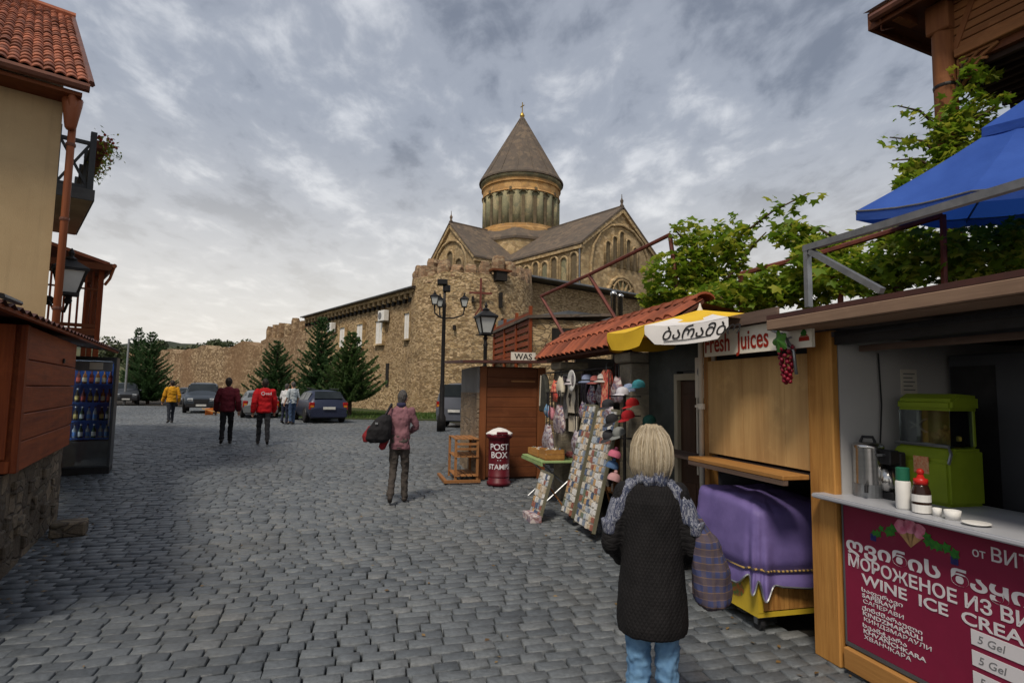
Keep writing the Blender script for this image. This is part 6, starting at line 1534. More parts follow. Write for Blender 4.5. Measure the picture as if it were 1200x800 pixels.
# ------------------------------------------------------------------ vines
def leaf_mesh(name, m_):
    b = MB(); pts = [(0, 0)]
    for (a_, r_) in ((-100, .55), (-70, .45), (-52, .85), (-28, .55), (0, 1.0), (28, .55), (52, .85), (70, .45), (100, .55)):
        pts.append((math.sin(R(a_))*r_, math.cos(R(a_))*r_ - .0))
    v = [(x, y, -.22*abs(x) - .12*y*y) for x, y in pts]
    b.add(v, [(0, i, i + 1) for i in range(1, len(pts) - 1)]); me = b.mesh(name, recalc=False); me.materials.append(m_); return me
M['vine'] = leafmat('vine_leaf', (.085, .165, .012), (.175, .27, .018), (.38, .38, .045), trans=.55)
M['vine_o'] = leafmat('vine_leaf_single', (.085, .165, .012), (.175, .27, .018), (.38, .38, .045), island=False, trans=.55)
M['cane'] = mat('vine_cane', (.085, .055, .03), (.06, .04, .022), 20, .85)
vleaf = leaf_mesh('leaf', M['vine_o']); VL = np.array([tuple(v.co) for v in vleaf.vertices]); VF = [tuple(p.vertices) for p in vleaf.polygons]
def vine(label, blobs, canes, nsingle, trunk):
    o = thing('grape_vine', label, 'vine')
    P = []
    for (px, py, rx, ry, Y, dY, n) in blobs:
        for _ in range(int(n*2.0)):
            a_, r_ = random.uniform(0, 6.28), random.uniform(0, 1)**.6
            P.append(at(px + rx*r_*math.cos(a_), py + ry*r_*math.sin(a_), Y + random.uniform(-dY, dY)))
    for cn, dens, sp in canes:
        q = [at(*c_) for c_ in cn]; mb = MB(); n = len(q); mb.tube(q, [.018*(1 - .75*i/(n-1)) + .003 for i in range(n)], 5); mb.build('cane', M['cane'], o)
        for i in range(n - 1):
            for _ in range(int((q[i+1] - q[i]).length*dens)):
                P.append(q[i].lerp(q[i+1], random.random()) + Vector((random.gauss(0, sp), random.gauss(0, sp), random.gauss(-.02, sp))))
    mb = MB(); mb.tube(trunk, [.045 - .02*i/(len(trunk)-1) for i in range(len(trunk))], 7); mb.build('stem', M['cane'], o)
    P.sort(key=lambda p: p.length)
    V, F = [], []
    for k, p in enumerate(P):
        s_ = random.choice((.045, .07, .08, .09, .10, .125))*random.uniform(.85, 1.1); e_ = (random.uniform(-1.0, .9), random.uniform(-.7, .7), random.uniform(0, 6.28))
        if k % max(1, len(P)//nsingle) == 0 and k//max(1, len(P)//nsingle) < nsingle:
            l = link('leaf', vleaf, o, p); l.rotation_euler = e_; l.scale = (s_,)*3
        else:
            m_ = np.array(Matrix.LocRotScale(p, __import__('mathutils').Euler(e_), Vector((s_,)*3))); b0 = len(V)
            V += (VL @ m_[:3, :3].T + m_[:3, 3]).tolist(); F += [tuple(i + b0 for i in f) for f in VF]
    me = bpy.data.meshes.new('foliage'); me.from_pydata(V, [], F); me.materials.append(M['vine']); q = link('foliage', me, o); q['kind'] = 'stuff'
    return o
vine('sunlit grape vine spilling over the tiled roof left of the steel frame',
     [(795, 322, 42, 30, 8.0, .4, 330), (835, 305, 40, 38, 7.8, .4, 320), (870, 346, 60, 18, 7.2, .5, 420), (778, 350, 30, 14, 8.2, .3, 190), (820, 345, 40, 18, 7.9, .4, 260), (905, 335, 45, 26, 7.0, .5, 200), (808, 275, 22, 20, 7.9, .3, 70), (855, 280, 22, 30, 7.6, .3, 90)],
     [([(820, 330, 7.8), (865, 278, 7.5), (905, 248, 7.2), (948, 226, 7.0)], 75, .07), ([(830, 330, 7.8), (800, 280, 7.8), (785, 262, 7.7)], 40, .06), ([(850, 330, 7.6), (885, 285, 7.3), (898, 272, 7.2)], 35, .05)], 150,
     [Vector((row(.85, 2.7, 0))), Vector((row(.8, 2.7, 2.2))), at(850, 335, 7.5)])
vine('grape vine mass above the kiosks between steel frame and blue parasol',
     [(970, 300, 40, 26, 6.6, .4, 280), (1010, 322, 65, 24, 6.3, .5, 480), (1080, 300, 60, 32, 6.2, .5, 430), (1150, 298, 60, 34, 6.0, .5, 420), (1195, 285, 30, 30, 5.9, .4, 200), (945, 336, 40, 22, 6.8, .4, 280), (1040, 275, 45, 14, 6.6, .3, 110), (930, 275, 28, 16, 6.9, .3, 90)],
     [([(1010, 300, 6.4), (960, 268, 6.6), (918, 262, 6.7)], 45, .06), ([(1030, 290, 6.4), (1050, 258, 6.5), (1085, 248, 6.5)], 40, .05)], 150,
     [Vector(row(1.95, .9, 0)), Vector(row(1.9, .95, 2.2)), at(1040, 310, 6.3)])
vine('leafy grape vine climbing the round timber post of the balcony',
     [(1112, 165, 24, 40, 7.05, .22, 190), (1140, 130, 28, 32, 7.0, .2, 130), (1150, 85, 22, 12, 7.0, .2, 60), (1090, 200, 36, 16, 7.0, .25, 110), (1135, 195, 34, 20, 6.9, .25, 120), (1125, 225, 40, 18, 6.8, .3, 110), (1065, 215, 22, 10, 6.9, .2, 30)],
     [([(1110, 190, 7.0), (1080, 165, 6.9), (1043, 161, 6.8)], 55, .045), ([(1110, 160, 7.0), (1078, 130, 6.9), (1052, 124, 6.8)], 45, .045), ([(1120, 150, 7.0), (1160, 130, 6.8), (1185, 108, 6.7)], 50, .045), ([(1110, 205, 7.0), (1075, 186, 6.9), (1046, 188, 6.8)], 45, .04), ([(1120, 170, 7.0), (1150, 165, 6.8), (1190, 125, 6.7)], 35, .04), ([(1060, 238, 6.8), (1035, 243, 6.7), (1020, 240, 6.7)], 40, .03), ([(1120, 110, 7.0), (1128, 75, 6.95), (1135, 68, 6.9)], 40, .04)], 150,
     [Vector((BP.x - .05, BP.y - .2, .0)), Vector((BP.x - .1, BP.y - .18, 2.5)), at(1112, 165, 6.95)])
# potted plant on the balcony rail, left house
hp = Vector((-7.17, 8.85, 0)) + rotz(HA) @ Vector((.72, 3.0, 6.45))
fb = thing('flower_box', 'flower box with trailing green plants on the grey balcony rail', 'flower box', hp, HA)
mb = MB(); mb.span((-.1, -.5, 0), (.12, 1.6, .16)); mb.build('trough', M['tile'], fb, bevel=.01)
V = []
mb = MB()
for k in range(420):
    c_ = Vector((random.gauss(.12, .11), random.uniform(-.6, 1.7), random.gauss(.12, .14))); a_ = Vector((random.gauss(0, 1), random.gauss(0, 1), random.gauss(0, 1))).normalized(); b_ = a_.orthogonal().normalized(); s_ = random.uniform(.03, .06); mb.add([c_ - a_*s_, c_ + b_*s_*.5, c_ + a_*s_, c_ - b_*s_*.5], [(0, 1, 2, 3)])
q = mb.build('foliage', M['vine'], fb, recalc=False); q['kind'] = 'stuff'
mb = MB()
for k in range(90):
    c_ = Vector((random.gauss(.1, .09), random.uniform(-.6, 1.7), random.gauss(.24, .07))); mb.ball(c_, .03, 5, 4)
q = mb.build('blossoms', mat('red_blossom', (.30, .03, .02), None, 9, .7), fb); q['kind'] = 'stuff'

# ------------------------------------------------------------------ conifers
M['needle'] = leafmat('spruce_needles', (.035, .085, .026), (.055, .12, .038), (.085, .155, .055), trans=.3)
M['needle2'] = leafmat('spruce_needles_warm', (.05, .105, .026), (.075, .14, .036), (.11, .17, .055), trans=.3)
M['bark'] = mat('spruce_bark', (.075, .052, .036), (.045, .032, .024), 10, .95, bump=.5)
def spruce(label, px, Y, h, w, seed, m_='needle', bare=.1, dens=1.0):
    rs = np.random.default_rng(seed); p = at(px, 470, Y); o = thing('spruce_tree', label, 'tree', (p.x, p.y, ground(Y)), 0, 'spruces on the square')
    mb = MB(); mb.tube([(0, 0, 0), (.02, 0, h*.5), (0, 0, h*.98)], [.05*h/3 + .04, .03*h/3 + .02, .01], 8); mb.build('trunk', M['bark'], o)
    lim = MB(); V, F = [], []
    nw = int(h*5.2)
    for k in range(nw):
        t_ = (k + rs.uniform(-.3, .3))/nw; z = h*(bare + (1 - bare)*max(0, t_)); L = w*(1 - max(0, t_))**.82*rs.uniform(.72, 1.12) + .05
        nb = max(4, int(9*(1 - t_)) + 3); ph = rs.uniform(0, 6.28)
        for b in range(nb):
            a_ = ph + 2*math.pi*b/nb + rs.normal(0, .18); Lb = L*rs.uniform(.6, 1.1); rise = rs.uniform(.10, .42) + .4*t_; d_ = np.array([math.cos(a_), math.sin(a_), 0])
            def pt(s_): return d_*Lb*s_ + np.array([0, 0, z + Lb*(rise*s_ - .28*s_*(1 - s_) + .10*s_*s_)])
            lim.tube([pt(0), pt(.5), pt(1.0)], [.018, .012, .004], 4, cap=False)
            nn_ = int((20 + Lb*60)*dens)
            for q in range(nn_):
                s_ = rs.uniform(.12, 1.02); c_ = pt(s_); side = np.array([-d_[1], d_[0], 0])*rs.choice([-1, 1]); spread = (1 - s_)*.30*Lb + .07
                tip = c_ + d_*rs.uniform(.06, .17) + side*rs.uniform(.02, 1)*spread + np.array([0, 0, rs.normal(-.02, .05)])
                base = c_ + (tip - c_)*.15; up = np.array([rs.normal(0, .02), rs.normal(0, .02), .035]); n0 = len(V)
                V += [base - up, tip, base + up]; F.append((n0, n0+1, n0+2))
                u2 = np.cross(tip - base, up); u2 = u2/(np.linalg.norm(u2) + 1e-9)*.035; n0 = len(V); V += [base - u2, tip, base + u2]; F.append((n0, n0+1, n0+2))
    lim.build('limbs', M['bark'], o, recalc=False)
    me = bpy.data.meshes.new('crown'); me.from_pydata([tuple(v) for v in V], [], F); me.materials.append(M[m_]); q = link('crown', me, o); q['kind'] = 'stuff'
def hgt(py, px, Y): return at(px, py, Y).z - ground(Y)
spruce('tallest dark spruce, middle one in front of the stone range', 374, 33.5, hgt(370, 374, 33.5), 2.0, 5, bare=.05)
spruce('spreading spruce with bare low trunk, right one behind the dark wagon', 410, 30.5, hgt(388, 408, 30.5), 1.7, 8, 'needle2', .2, 1.1)
spruce('bushy spruce left of the tall one behind the red jacket', 322, 37, hgt(399, 322, 37), 2.1, 12, bare=.03)
spruce('slender dark spruce, left one of the pair at the far end', 157, 52, hgt(383, 157, 52), 1.9, 15, bare=.04)
spruce('broad dark spruce, right one of the pair at the far end', 173, 49, hgt(388, 173, 49), 2.3, 18, bare=.05)
# broad-leaved trees and bushes behind the far wall
M['oak'] = leafmat('far_foliage', (.030, .045, .016), (.045, .062, .022), (.075, .085, .032), trans=.1)
def far_tree(label, px, py, Y, r, seed):
    rs = np.random.default_rng(seed); p = at(px, py, Y); o = thing('broadleaf_tree', label, 'tree', (p.x, p.y, 0), 0, 'trees beyond the far wall')
    mb = MB(); mb.tube([(0, 0, 0), (0, 0, p.z)], [.25, .12], 6); mb.build('trunk', M['bark'], o)
    V, F = [], []; cl = [(rs.normal(0, r*.5, 3), r*rs.uniform(.35, .6)) for _ in range(9)]
    for c_, cr_ in cl:
        for _ in range(130):
            d_ = rs.normal(0, 1, 3); d_ /= np.linalg.norm(d_); q = c_*np.array([1, 1, .7]) + d_*cr_*rs.uniform(.7, 1.05) + np.array([0, 0, p.z - r*.3]); u = rs.normal(0, 1, 3); u /= np.linalg.norm(u); w = np.cross(u, d_)*.26; u = u*.26; n0 = len(V); V += [q - u, q + w, q + u, q - w]; F.append((n0, n0+1, n0+2, n0+3))
    me = bpy.data.meshes.new('crown'); me.from_pydata([tuple(v) for v in V], [], F); me.materials.append(M['oak']); q = link('crown', me, o); q['kind'] = 'stuff'
for k, (px, py, Y, r, lab) in enumerate(((257, 404, 104, 1.7, 'small round tree above the far wall, left of two'), (284, 407, 108, 2.6, 'spreading tree above the far wall beside the battlements'), (238, 410, 110, 2.4, 'bushy tree above the far wall right of the spruces'), (205, 408, 112, 2.8, 'dark bushy tree between the spruces and the far wall'), (128, 408, 100, 3.0, 'tree crown behind the tin canopy at the far left'))): far_tree(lab, px, py, Y, r, 70 + k)
p = at(147, 455, 46); up_ = thing('lamp_pole', 'thin pale pole in front of the left spruces', 'pole', (p.x, p.y, ground(46))); mb = MB(); mb.lathe([(.09, 0), (.07, 5.2)], 10); mb.bar((0, 0, 5.1), (.7, 0, 5.3), .06, .06); mb.build('shaft', M['steel'], up_)

# ------------------------------------------------------------------ cars
M['tyre'] = mat('tyre_rubber', (.014, .014, .014), (.022, .021, .02), 9, .85); M['alloy'] = mat('alloy_rim', (.34, .34, .35), (.26, .26, .27), 5, .35, .7)
M['cglass'] = mat('car_glass', (.014, .018, .021), (.024, .03, .034), 1.5, .2, 0, spec=.2); M['trim'] = mat('car_trim', (.018, .018, .02), None, 8, .55)
M['lamp_r'] = mat('tail_lamp', (.28, .012, .01), (.20, .01, .01), 9, .2); M['lamp_w'] = mat('head_lamp', (.55, .57, .58), (.4, .42, .44), 12, .12); M['plate'] = mat('number_plate', (.55, .55, .52), None, 9, .5); M['amber'] = mat('amber_lamp', (.5, .2, .02), None, 8, .3)
def paint(name, c, metal=.2): return mat(name, c, tuple(k*.85 for k in c), .8, .35, metal, spec=.4)
WAGON = dict(st=[(2.16, .34, .58, .62, .60, .66, .58), (2.02, .22, .66, .70, .74, .80, .66), (1.35, .20, .80, .86, .80, .85, .70), (.98, .20, .90, .95, .80, .86, .72), (.28, .20, .93, 1.38, .80, .86, .60), (-.75, .20, .94, 1.44, .80, .86, .61), (-1.72, .20, .95, 1.39, .80, .85, .58), (-2.06, .24, .93, .99, .79, .83, .66), (-2.16, .32, .62, .66, .72, .76, .6)], wr=.31, wx=(1.30, -1.25), side=[(3, 4), (4, 5), (5, 6)], ws=3, rw=6, H=1.44)
SEDAN = dict(st=[(2.2, .34, .56, .60, .60, .66, .58), (2.05, .22, .64, .68, .74, .80, .66), (1.3, .20, .78, .84, .80, .85, .70), (.92, .20, .88, .93, .80, .86, .72), (.2, .20, .91, 1.34, .80, .86, .58), (-.7, .20, .92, 1.38, .80, .86, .59), (-1.3, .20, .93, 1.22, .80, .85, .58), (-1.75, .22, .93, .98, .79, .84, .66), (-2.15, .24, .88, .92, .78, .82, .64), (-2.25, .34, .6, .64, .72, .76, .6)], wr=.31, wx=(1.35, -1.3), side=[(3, 4), (4, 5), (5, 6)], ws=3, rw=6, H=1.38)
SUV = dict(st=[(2.2, .42, .74, .80, .66, .74, .66), (2.05, .34, .86, .92, .82, .88, .76), (1.25, .32, 1.0, 1.06, .88, .92, .80), (.88, .32, 1.06, 1.11, .88, .93, .80), (.35, .32, 1.09, 1.68, .88, .93, .70), (-.8, .32, 1.10, 1.75, .88, .93, .71), (-1.85, .32, 1.10, 1.70, .88, .92, .69), (-2.08, .34, 1.08, 1.14, .86, .90, .76), (-2.2, .42, .74, .78, .78, .84, .7)], wr=.37, wx=(1.32, -1.32), side=[(3, 4), (4, 5), (5, 6)], ws=3, rw=6, H=1.75)
VAN = dict(st=[(2.15, .36, .70, .76, .62, .70, .62), (2.0, .24, .84, .90, .80, .86, .72), (1.55, .22, .98, 1.04, .84, .88, .78), (1.25, .22, 1.05, 1.12, .84, .89, .78), (.6, .22, 1.10, 1.76, .84, .89, .72), (-.8, .22, 1.10, 1.82, .84, .89, .74), (-1.98, .22, 1.10, 1.80, .84, .88, .73), (-2.14, .24, 1.08, 1.16, .83, .87, .78), (-2.22, .34, .72, .76, .78, .82, .72)], wr=.31, wx=(1.4, -1.3), side=[(3, 4), (4, 5)], ws=3, rw=6, H=1.82)
def car(label, kind, pnt, loc, rz, cat='car', name='parked_car', roofrack=False):
    o = thing(name, label, cat, loc, rz, 'cars parked on the square'); S = kind['st']; b = MB()
    def sec(s_):
        x, zb, zl, zt, wb, wl, wt = s_; zm = zb + (zl - zb)*.55
        h = [(0, zb), (wb*.9, zb), (wb, zb + .10), (wl, zm), (wl*.985, zl - .02), (wl*.965, zl), (wt + .03, zt - .05), (wt - .05, zt), (0, zt + .03)]
        return [(x, -y, z) for y, z in h] + [(x, y, z) for y, z in reversed(h[1:-1])]
    rows_ = [sec(s_) for s_ in S]; m = len(rows_[0])
    b.grid(lambda i, j: rows_[j][i], m, len(S), closed=True); b.add(rows_[0], [tuple(range(m))]); b.add(rows_[-1], [tuple(range(m))])
    bo = b.build('body', pnt, o, bevel=.0, smooth=False)
    bo.data.polygons.foreach_set('use_smooth', [True]*len(bo.data.polygons))
    sm = bo.modifiers.new('edge', 'SUBSURF'); sm.levels = 1; sm.render_levels = 1
    def strip(i0, i1, ua, ub, va, vb, offv, nm, m_, mir=1):
        """pane on the band between section points ua..ub from station i0 to i1"""
        A, B = [Vector(p) for p in rows_[i0]], [Vector(p) for p in rows_[i1]]
        q = []
        for (e, f) in ((va, 0), (vb, 0), (vb, 1), (va, 1)):
            lo, hi = A[ua].lerp(B[ua], e), A[ub].lerp(B[ub], e); q.append(lo.lerp(hi, .12 + .76*f))
        n = (q[1] - q[0]).cross(q[3] - q[0]).normalized(); c_ = sum(q, Vector())/4
        if n.dot(c_ - Vector((0, 0, .7))) < 0: n = -n
        mm = MB(); mm.add([p + n*offv for p in q] + [p - n*.02 for p in q], [(0, 1, 2, 3), (4, 7, 6, 5), (0, 1, 5, 4), (1, 2, 6, 5), (2, 3, 7, 6), (3, 0, 4, 7)]); return mm.build(nm, m_, o)
    for k, (i0, i1) in enumerate(kind['side']):
        first, last = (k == 0), (k == len(kind['side']) - 1)
        for ua, ub in ((5, 6), (11, 10)): strip(i0, i1, ua, ub, .42 if first else .04, .96 if not last else .9, .012, 'side_window', M['cglass'])
    for (i0, nm, va, vb) in ((kind['ws'], 'windscreen', .10, .92), (kind['rw'], 'rear_window', .10, .86)):
        A, B = [Vector(p) for p in rows_[i0]], [Vector(p) for p in rows_[i0+1]]
        l0, r0, l1, r1 = A[7].lerp(B[7], va), A[9].lerp(B[9], va), A[7].lerp(B[7], vb), A[9].lerp(B[9], vb)
        n = (r0 - l0).cross(l1 - l0).normalized(); n = n if n.z > 0 else -n
        q = [l0, r0, r1, l1]; mm = MB(); mm.add([p + n*.035 for p in q] + [p - n*.02 for p in q], [(0, 1, 2, 3), (4, 7, 6, 5), (0, 1, 5, 4), (1, 2, 6, 5), (2, 3, 7, 6), (3, 0, 4, 7)]); mm.build(nm, M['cglass'], o)
    W_ = S[4][5]; r = kind['wr']
    for wx in kind['wx']:
        for s_ in (-1, 1):
            mm = MB(); mm.lathe([(r*.62, -.10), (r*.95, -.10), (r, -.07), (r, .07), (r*.95, .10), (r*.62, .10)], 22, (wx, s_*(W_ - .09), r), 'Y'); w_ = mm.build('wheel', M['tyre'], o, smooth=True)
            mm = MB(); mm.lathe([(r*.64, .0), (r*.64, s_*.095), (r*.5, s_*.085), (r*.15, s_*.095), (.01, s_*.10)], 18, (wx, s_*(W_ - .09), r), 'Y'); mm.build('rim', M['alloy'], w_)
            mm = MB(); n_ = 12; pts = [(wx + r*1.17*math.cos(t_), r + r*1.17*math.sin(t_)) for t_ in np.linspace(-.25, math.pi + .25, n_)]; mm.tube([(x, s_*(W_ - .012), z) for x, z in pts], .035, 5); mm.build('wheel_arch', M['trim'], o)
    f, re = S[0][0], S[-1][0]; zb = S[1][1]; zl = S[1][2]; zr = S[-2][2]
    mm = MB(); mm.span((f - .22, -.78, zb), (f + .05, .78, zb + .2)); mm.build('front_bumper', M['trim'], o, bevel=.04, seg=2)
    mm = MB(); mm.span((re - .06, -.78, zb + .02), (re + .22, .78, zb + .24)); mm.build('rear_bumper', pnt, o, bevel=.04, seg=2)
    mm = MB(); mm.span((f - .12, -.36, zb + .22), (f + .025, .36, zl - .08)); mm.build('grille', M['trim'], o, bevel=.01)
    for s_ in (-1, 1):
        mm = MB(); mm.span((f - .24, s_*.40, zl - .18), (f - .0, s_*.70, zl - .02)); mm.build('headlight', M['lamp_w'], o, bevel=.02)
        mm = MB(); mm.span((re + .02, s_*.60, zr - .34), (re + .2, s_*.82, zr - .03)); tl_ = mm.build('tail_light', M['lamp_r'], o, bevel=.02)
        mm = MB(); mm.span((re + .012, s_*.64, zr - .24), (re + .03, s_*.78, zr - .16)); mm.build('indicator', M['amber'], tl_)
        mm = MB(); mm.ball((S[3][0] - .15, s_*(W_ + .10), S[3][2] + .08), (.07, .10, .07), 8, 6); mm.build('mirror', pnt, o, smooth=True)
    for x in (f + .055, re - .066):
        mm = MB(); mm.span((x - .006, -.26, zb + (.06 if x > 0 else .38)), (x + .006, .26, zb + (.17 if x > 0 else .49))); mm.build('number_plate', M['plate'], o)
    mm = MB(); mm.span((re + .3, -.7, zb - .02), (f - .3, .7, zb + .04)); mm.build('underbody', M['trim'], o)
    if roofrack:
        for s_ in (-1, 1): mm = MB(); mm.tube([(S[4][0] - .1, s_*.5, kind['H'] + .05), (S[6][0] + .1, s_*.5, kind['H'] + .03)], .02, 5); mm.build('roof_rail', M['trim'], o)
    return o
def heading(dx, dy): return math.atan2(dy, dx)
def place(px, Y): p = at(px, 470, Y); return Vector((p.x, p.y, ground(Y)))
navy = paint('navy_paint', (.020, .026, .055)); silver = paint('silver_paint', (.15, .16, .165)); steelblue = paint('slate_paint', (.035, .045, .058)); grey_p = paint('dark_grey_paint', (.055, .06, .07)); pale = paint('pale_paint', (.20, .215, .23)); dgreen = paint('dark_suv_paint', (.045, .05, .058)); vang = paint('van_grey_paint', (.105, .115, .14))
h = Vector((-.50, .87, 0)).normalized(); p = place(386, 25.3) + h*2.16; car('dark blue estate car seen from behind at the right end of the parked cars', WAGON, navy, p, heading(*h[:2]), roofrack=True)
h = Vector((-.45, .89, 0)).normalized(); p = place(306, 28.8) + h*2.0; car('silver grey saloon behind the person in the red jacket', SEDAN, silver, p, heading(*h[:2]))
h = Vector((.44, -.90, 0)).normalized(); p = place(236, 33.0) - h*2.0; car('slate blue off-roader facing the square between the yellow and maroon jackets', SUV, steelblue, p, heading(*h[:2]), roofrack=True)
h = Vector((.45, -.89, 0)).normalized(); p = place(264, 38.5) - h*2.0; car('pale hatchback half hidden behind the person in maroon', WAGON, pale, p, heading(*h[:2]))
h = Vector((.58, -.81, 0)).normalized(); p = place(147, 45.5) - h*2.0; car('dark off-roader facing the square beside the drinks fridge', SUV, dgreen, p, heading(*h[:2]))
h = Vector((.30, .95, 0)).normalized(); p = place(533, 23.6) + h*2.2; car('grey delivery van seen from behind left of the brown kiosk', VAN, vang, p, heading(*h[:2]), 'van', 'parked_van')
h = Vector((.5, -.86, 0)).normalized(); p = place(221, 43.0) - h*2.0; car('dark hatchback farther back at the left of the slate off-roader', WAGON, grey_p, p, heading(*h[:2]))

# traffic oddments beside the off-roader
p = place(245, 31.5); dg = thing('orange_cone', 'orange traffic cone lying by the off-roader', 'traffic cone', p + Vector((0, 0, .16)), .6)
M['cone_o'] = mat('cone_orange', (.55, .16, .03), (.48, .12, .02), 6, .6)
mb = MB(); mb.lathe([(.17, -.28), (.13, -.2), (.05, .36), (.03, .42)], 16, axis='Y'); mb.build('body', M['cone_o'], dg, smooth=True); mb = MB(); mb.span((-.2, -.32, -.2), (.2, -.28, .2)); mb.build('base', M['cone_o'], dg, bevel=.02); mb = MB(); mb.lathe([(.112, -.06), (.088, .08)], 16, axis='Y', cap=False); mb.build('band', M['white'], dg)
p = place(252, 31.2); bl = thing('wooden_plank', 'pale plank lying on the ground beside the orange cone', 'plank', p, .4); mb = MB(); mb.bar((-.6, 0, .35), (.5, 0, .05), .14, .05); mb.build('board', M['ply'], bl)

# ------------------------------------------------------------------ people
def capsule(mb, a, b, ra, rb, seg=12):
    a, b = Vector(a), Vector(b); d = b - a; L = d.length
    d = d.normalized() if L > 1e-6 else Vector((0, 0, 1)); pts, rs = [], []
    for t_ in (-.97, -.7, -.35, 0): pts.append(a + d*ra*t_); rs.append(ra*math.sqrt(max(.02, 1 - t_*t_)))
    for t_ in (0, .35, .7, .97): pts.append(b + d*rb*t_); rs.append(rb*math.sqrt(max(.02, 1 - t_*t_)))
    if L < 1e-3: pts.pop(4); rs.pop(4)
    mb.tube(pts, rs, seg)
def loft(mb, secs, seg=20):
    """closed tube through elliptical sections (centre, rx, ry)"""
    vs_ = []
    for (c_, rx, ry) in secs:
        for k in range(seg): a_ = 2*math.pi*k/seg; vs_.append(Vector(c_) + Vector((rx*math.cos(a_), ry*math.sin(a_), 0)))
    n = len(secs); f = [tuple(range(seg)), tuple((n-1)*seg + k for k in range(seg))] + [(i*seg+k, i*seg+(k+1) % seg, (i+1)*seg+(k+1) % seg, (i+1)*seg+k) for i in range(n-1) for k in range(seg)]
    mb.add(vs_, f)
def fuse(mb, name, m_, parent, voxel, smooth=3, disp=None):
    """one continuous skin around overlapping limbs"""
    me = mb.mesh(name); o = bpy.data.objects.new(name, me); col.objects.link(o)
    rm = o.modifiers.new('r', 'REMESH'); rm.mode = 'VOXEL'; rm.voxel_size = voxel
    if smooth: s_ = o.modifiers.new('s', 'SMOOTH'); s_.factor = .5; s_.iterations = smooth
    bpy.context.view_layer.update()
    me2 = bpy.data.meshes.new_from_object(o.evaluated_get(bpy.context.evaluated_depsgraph_get())); bpy.data.objects.remove(o); bpy.data.meshes.remove(me)
    if disp:
        nrm_ = [v.normal.copy() for v in me2.vertices]
        for v, n in zip(me2.vertices, nrm_): v.co += n*disp(v.co)
    smoothmesh(me2); me2.materials.clear(); me2.materials.append(m_); me2.name = name
    return link(name, me2, parent)
M['skin'] = mat('skin', (.42, .24, .165), (.36, .195, .13), 6, .55)
def wrinkle(a=.006, s=14, st=(1, 1, .6)):
    return lambda c_: a*mnoise.fractal(Vector((c_.x*s*st[0], c_.y*s*st[1], c_.z*s*st[2])), 1, 2, 3)
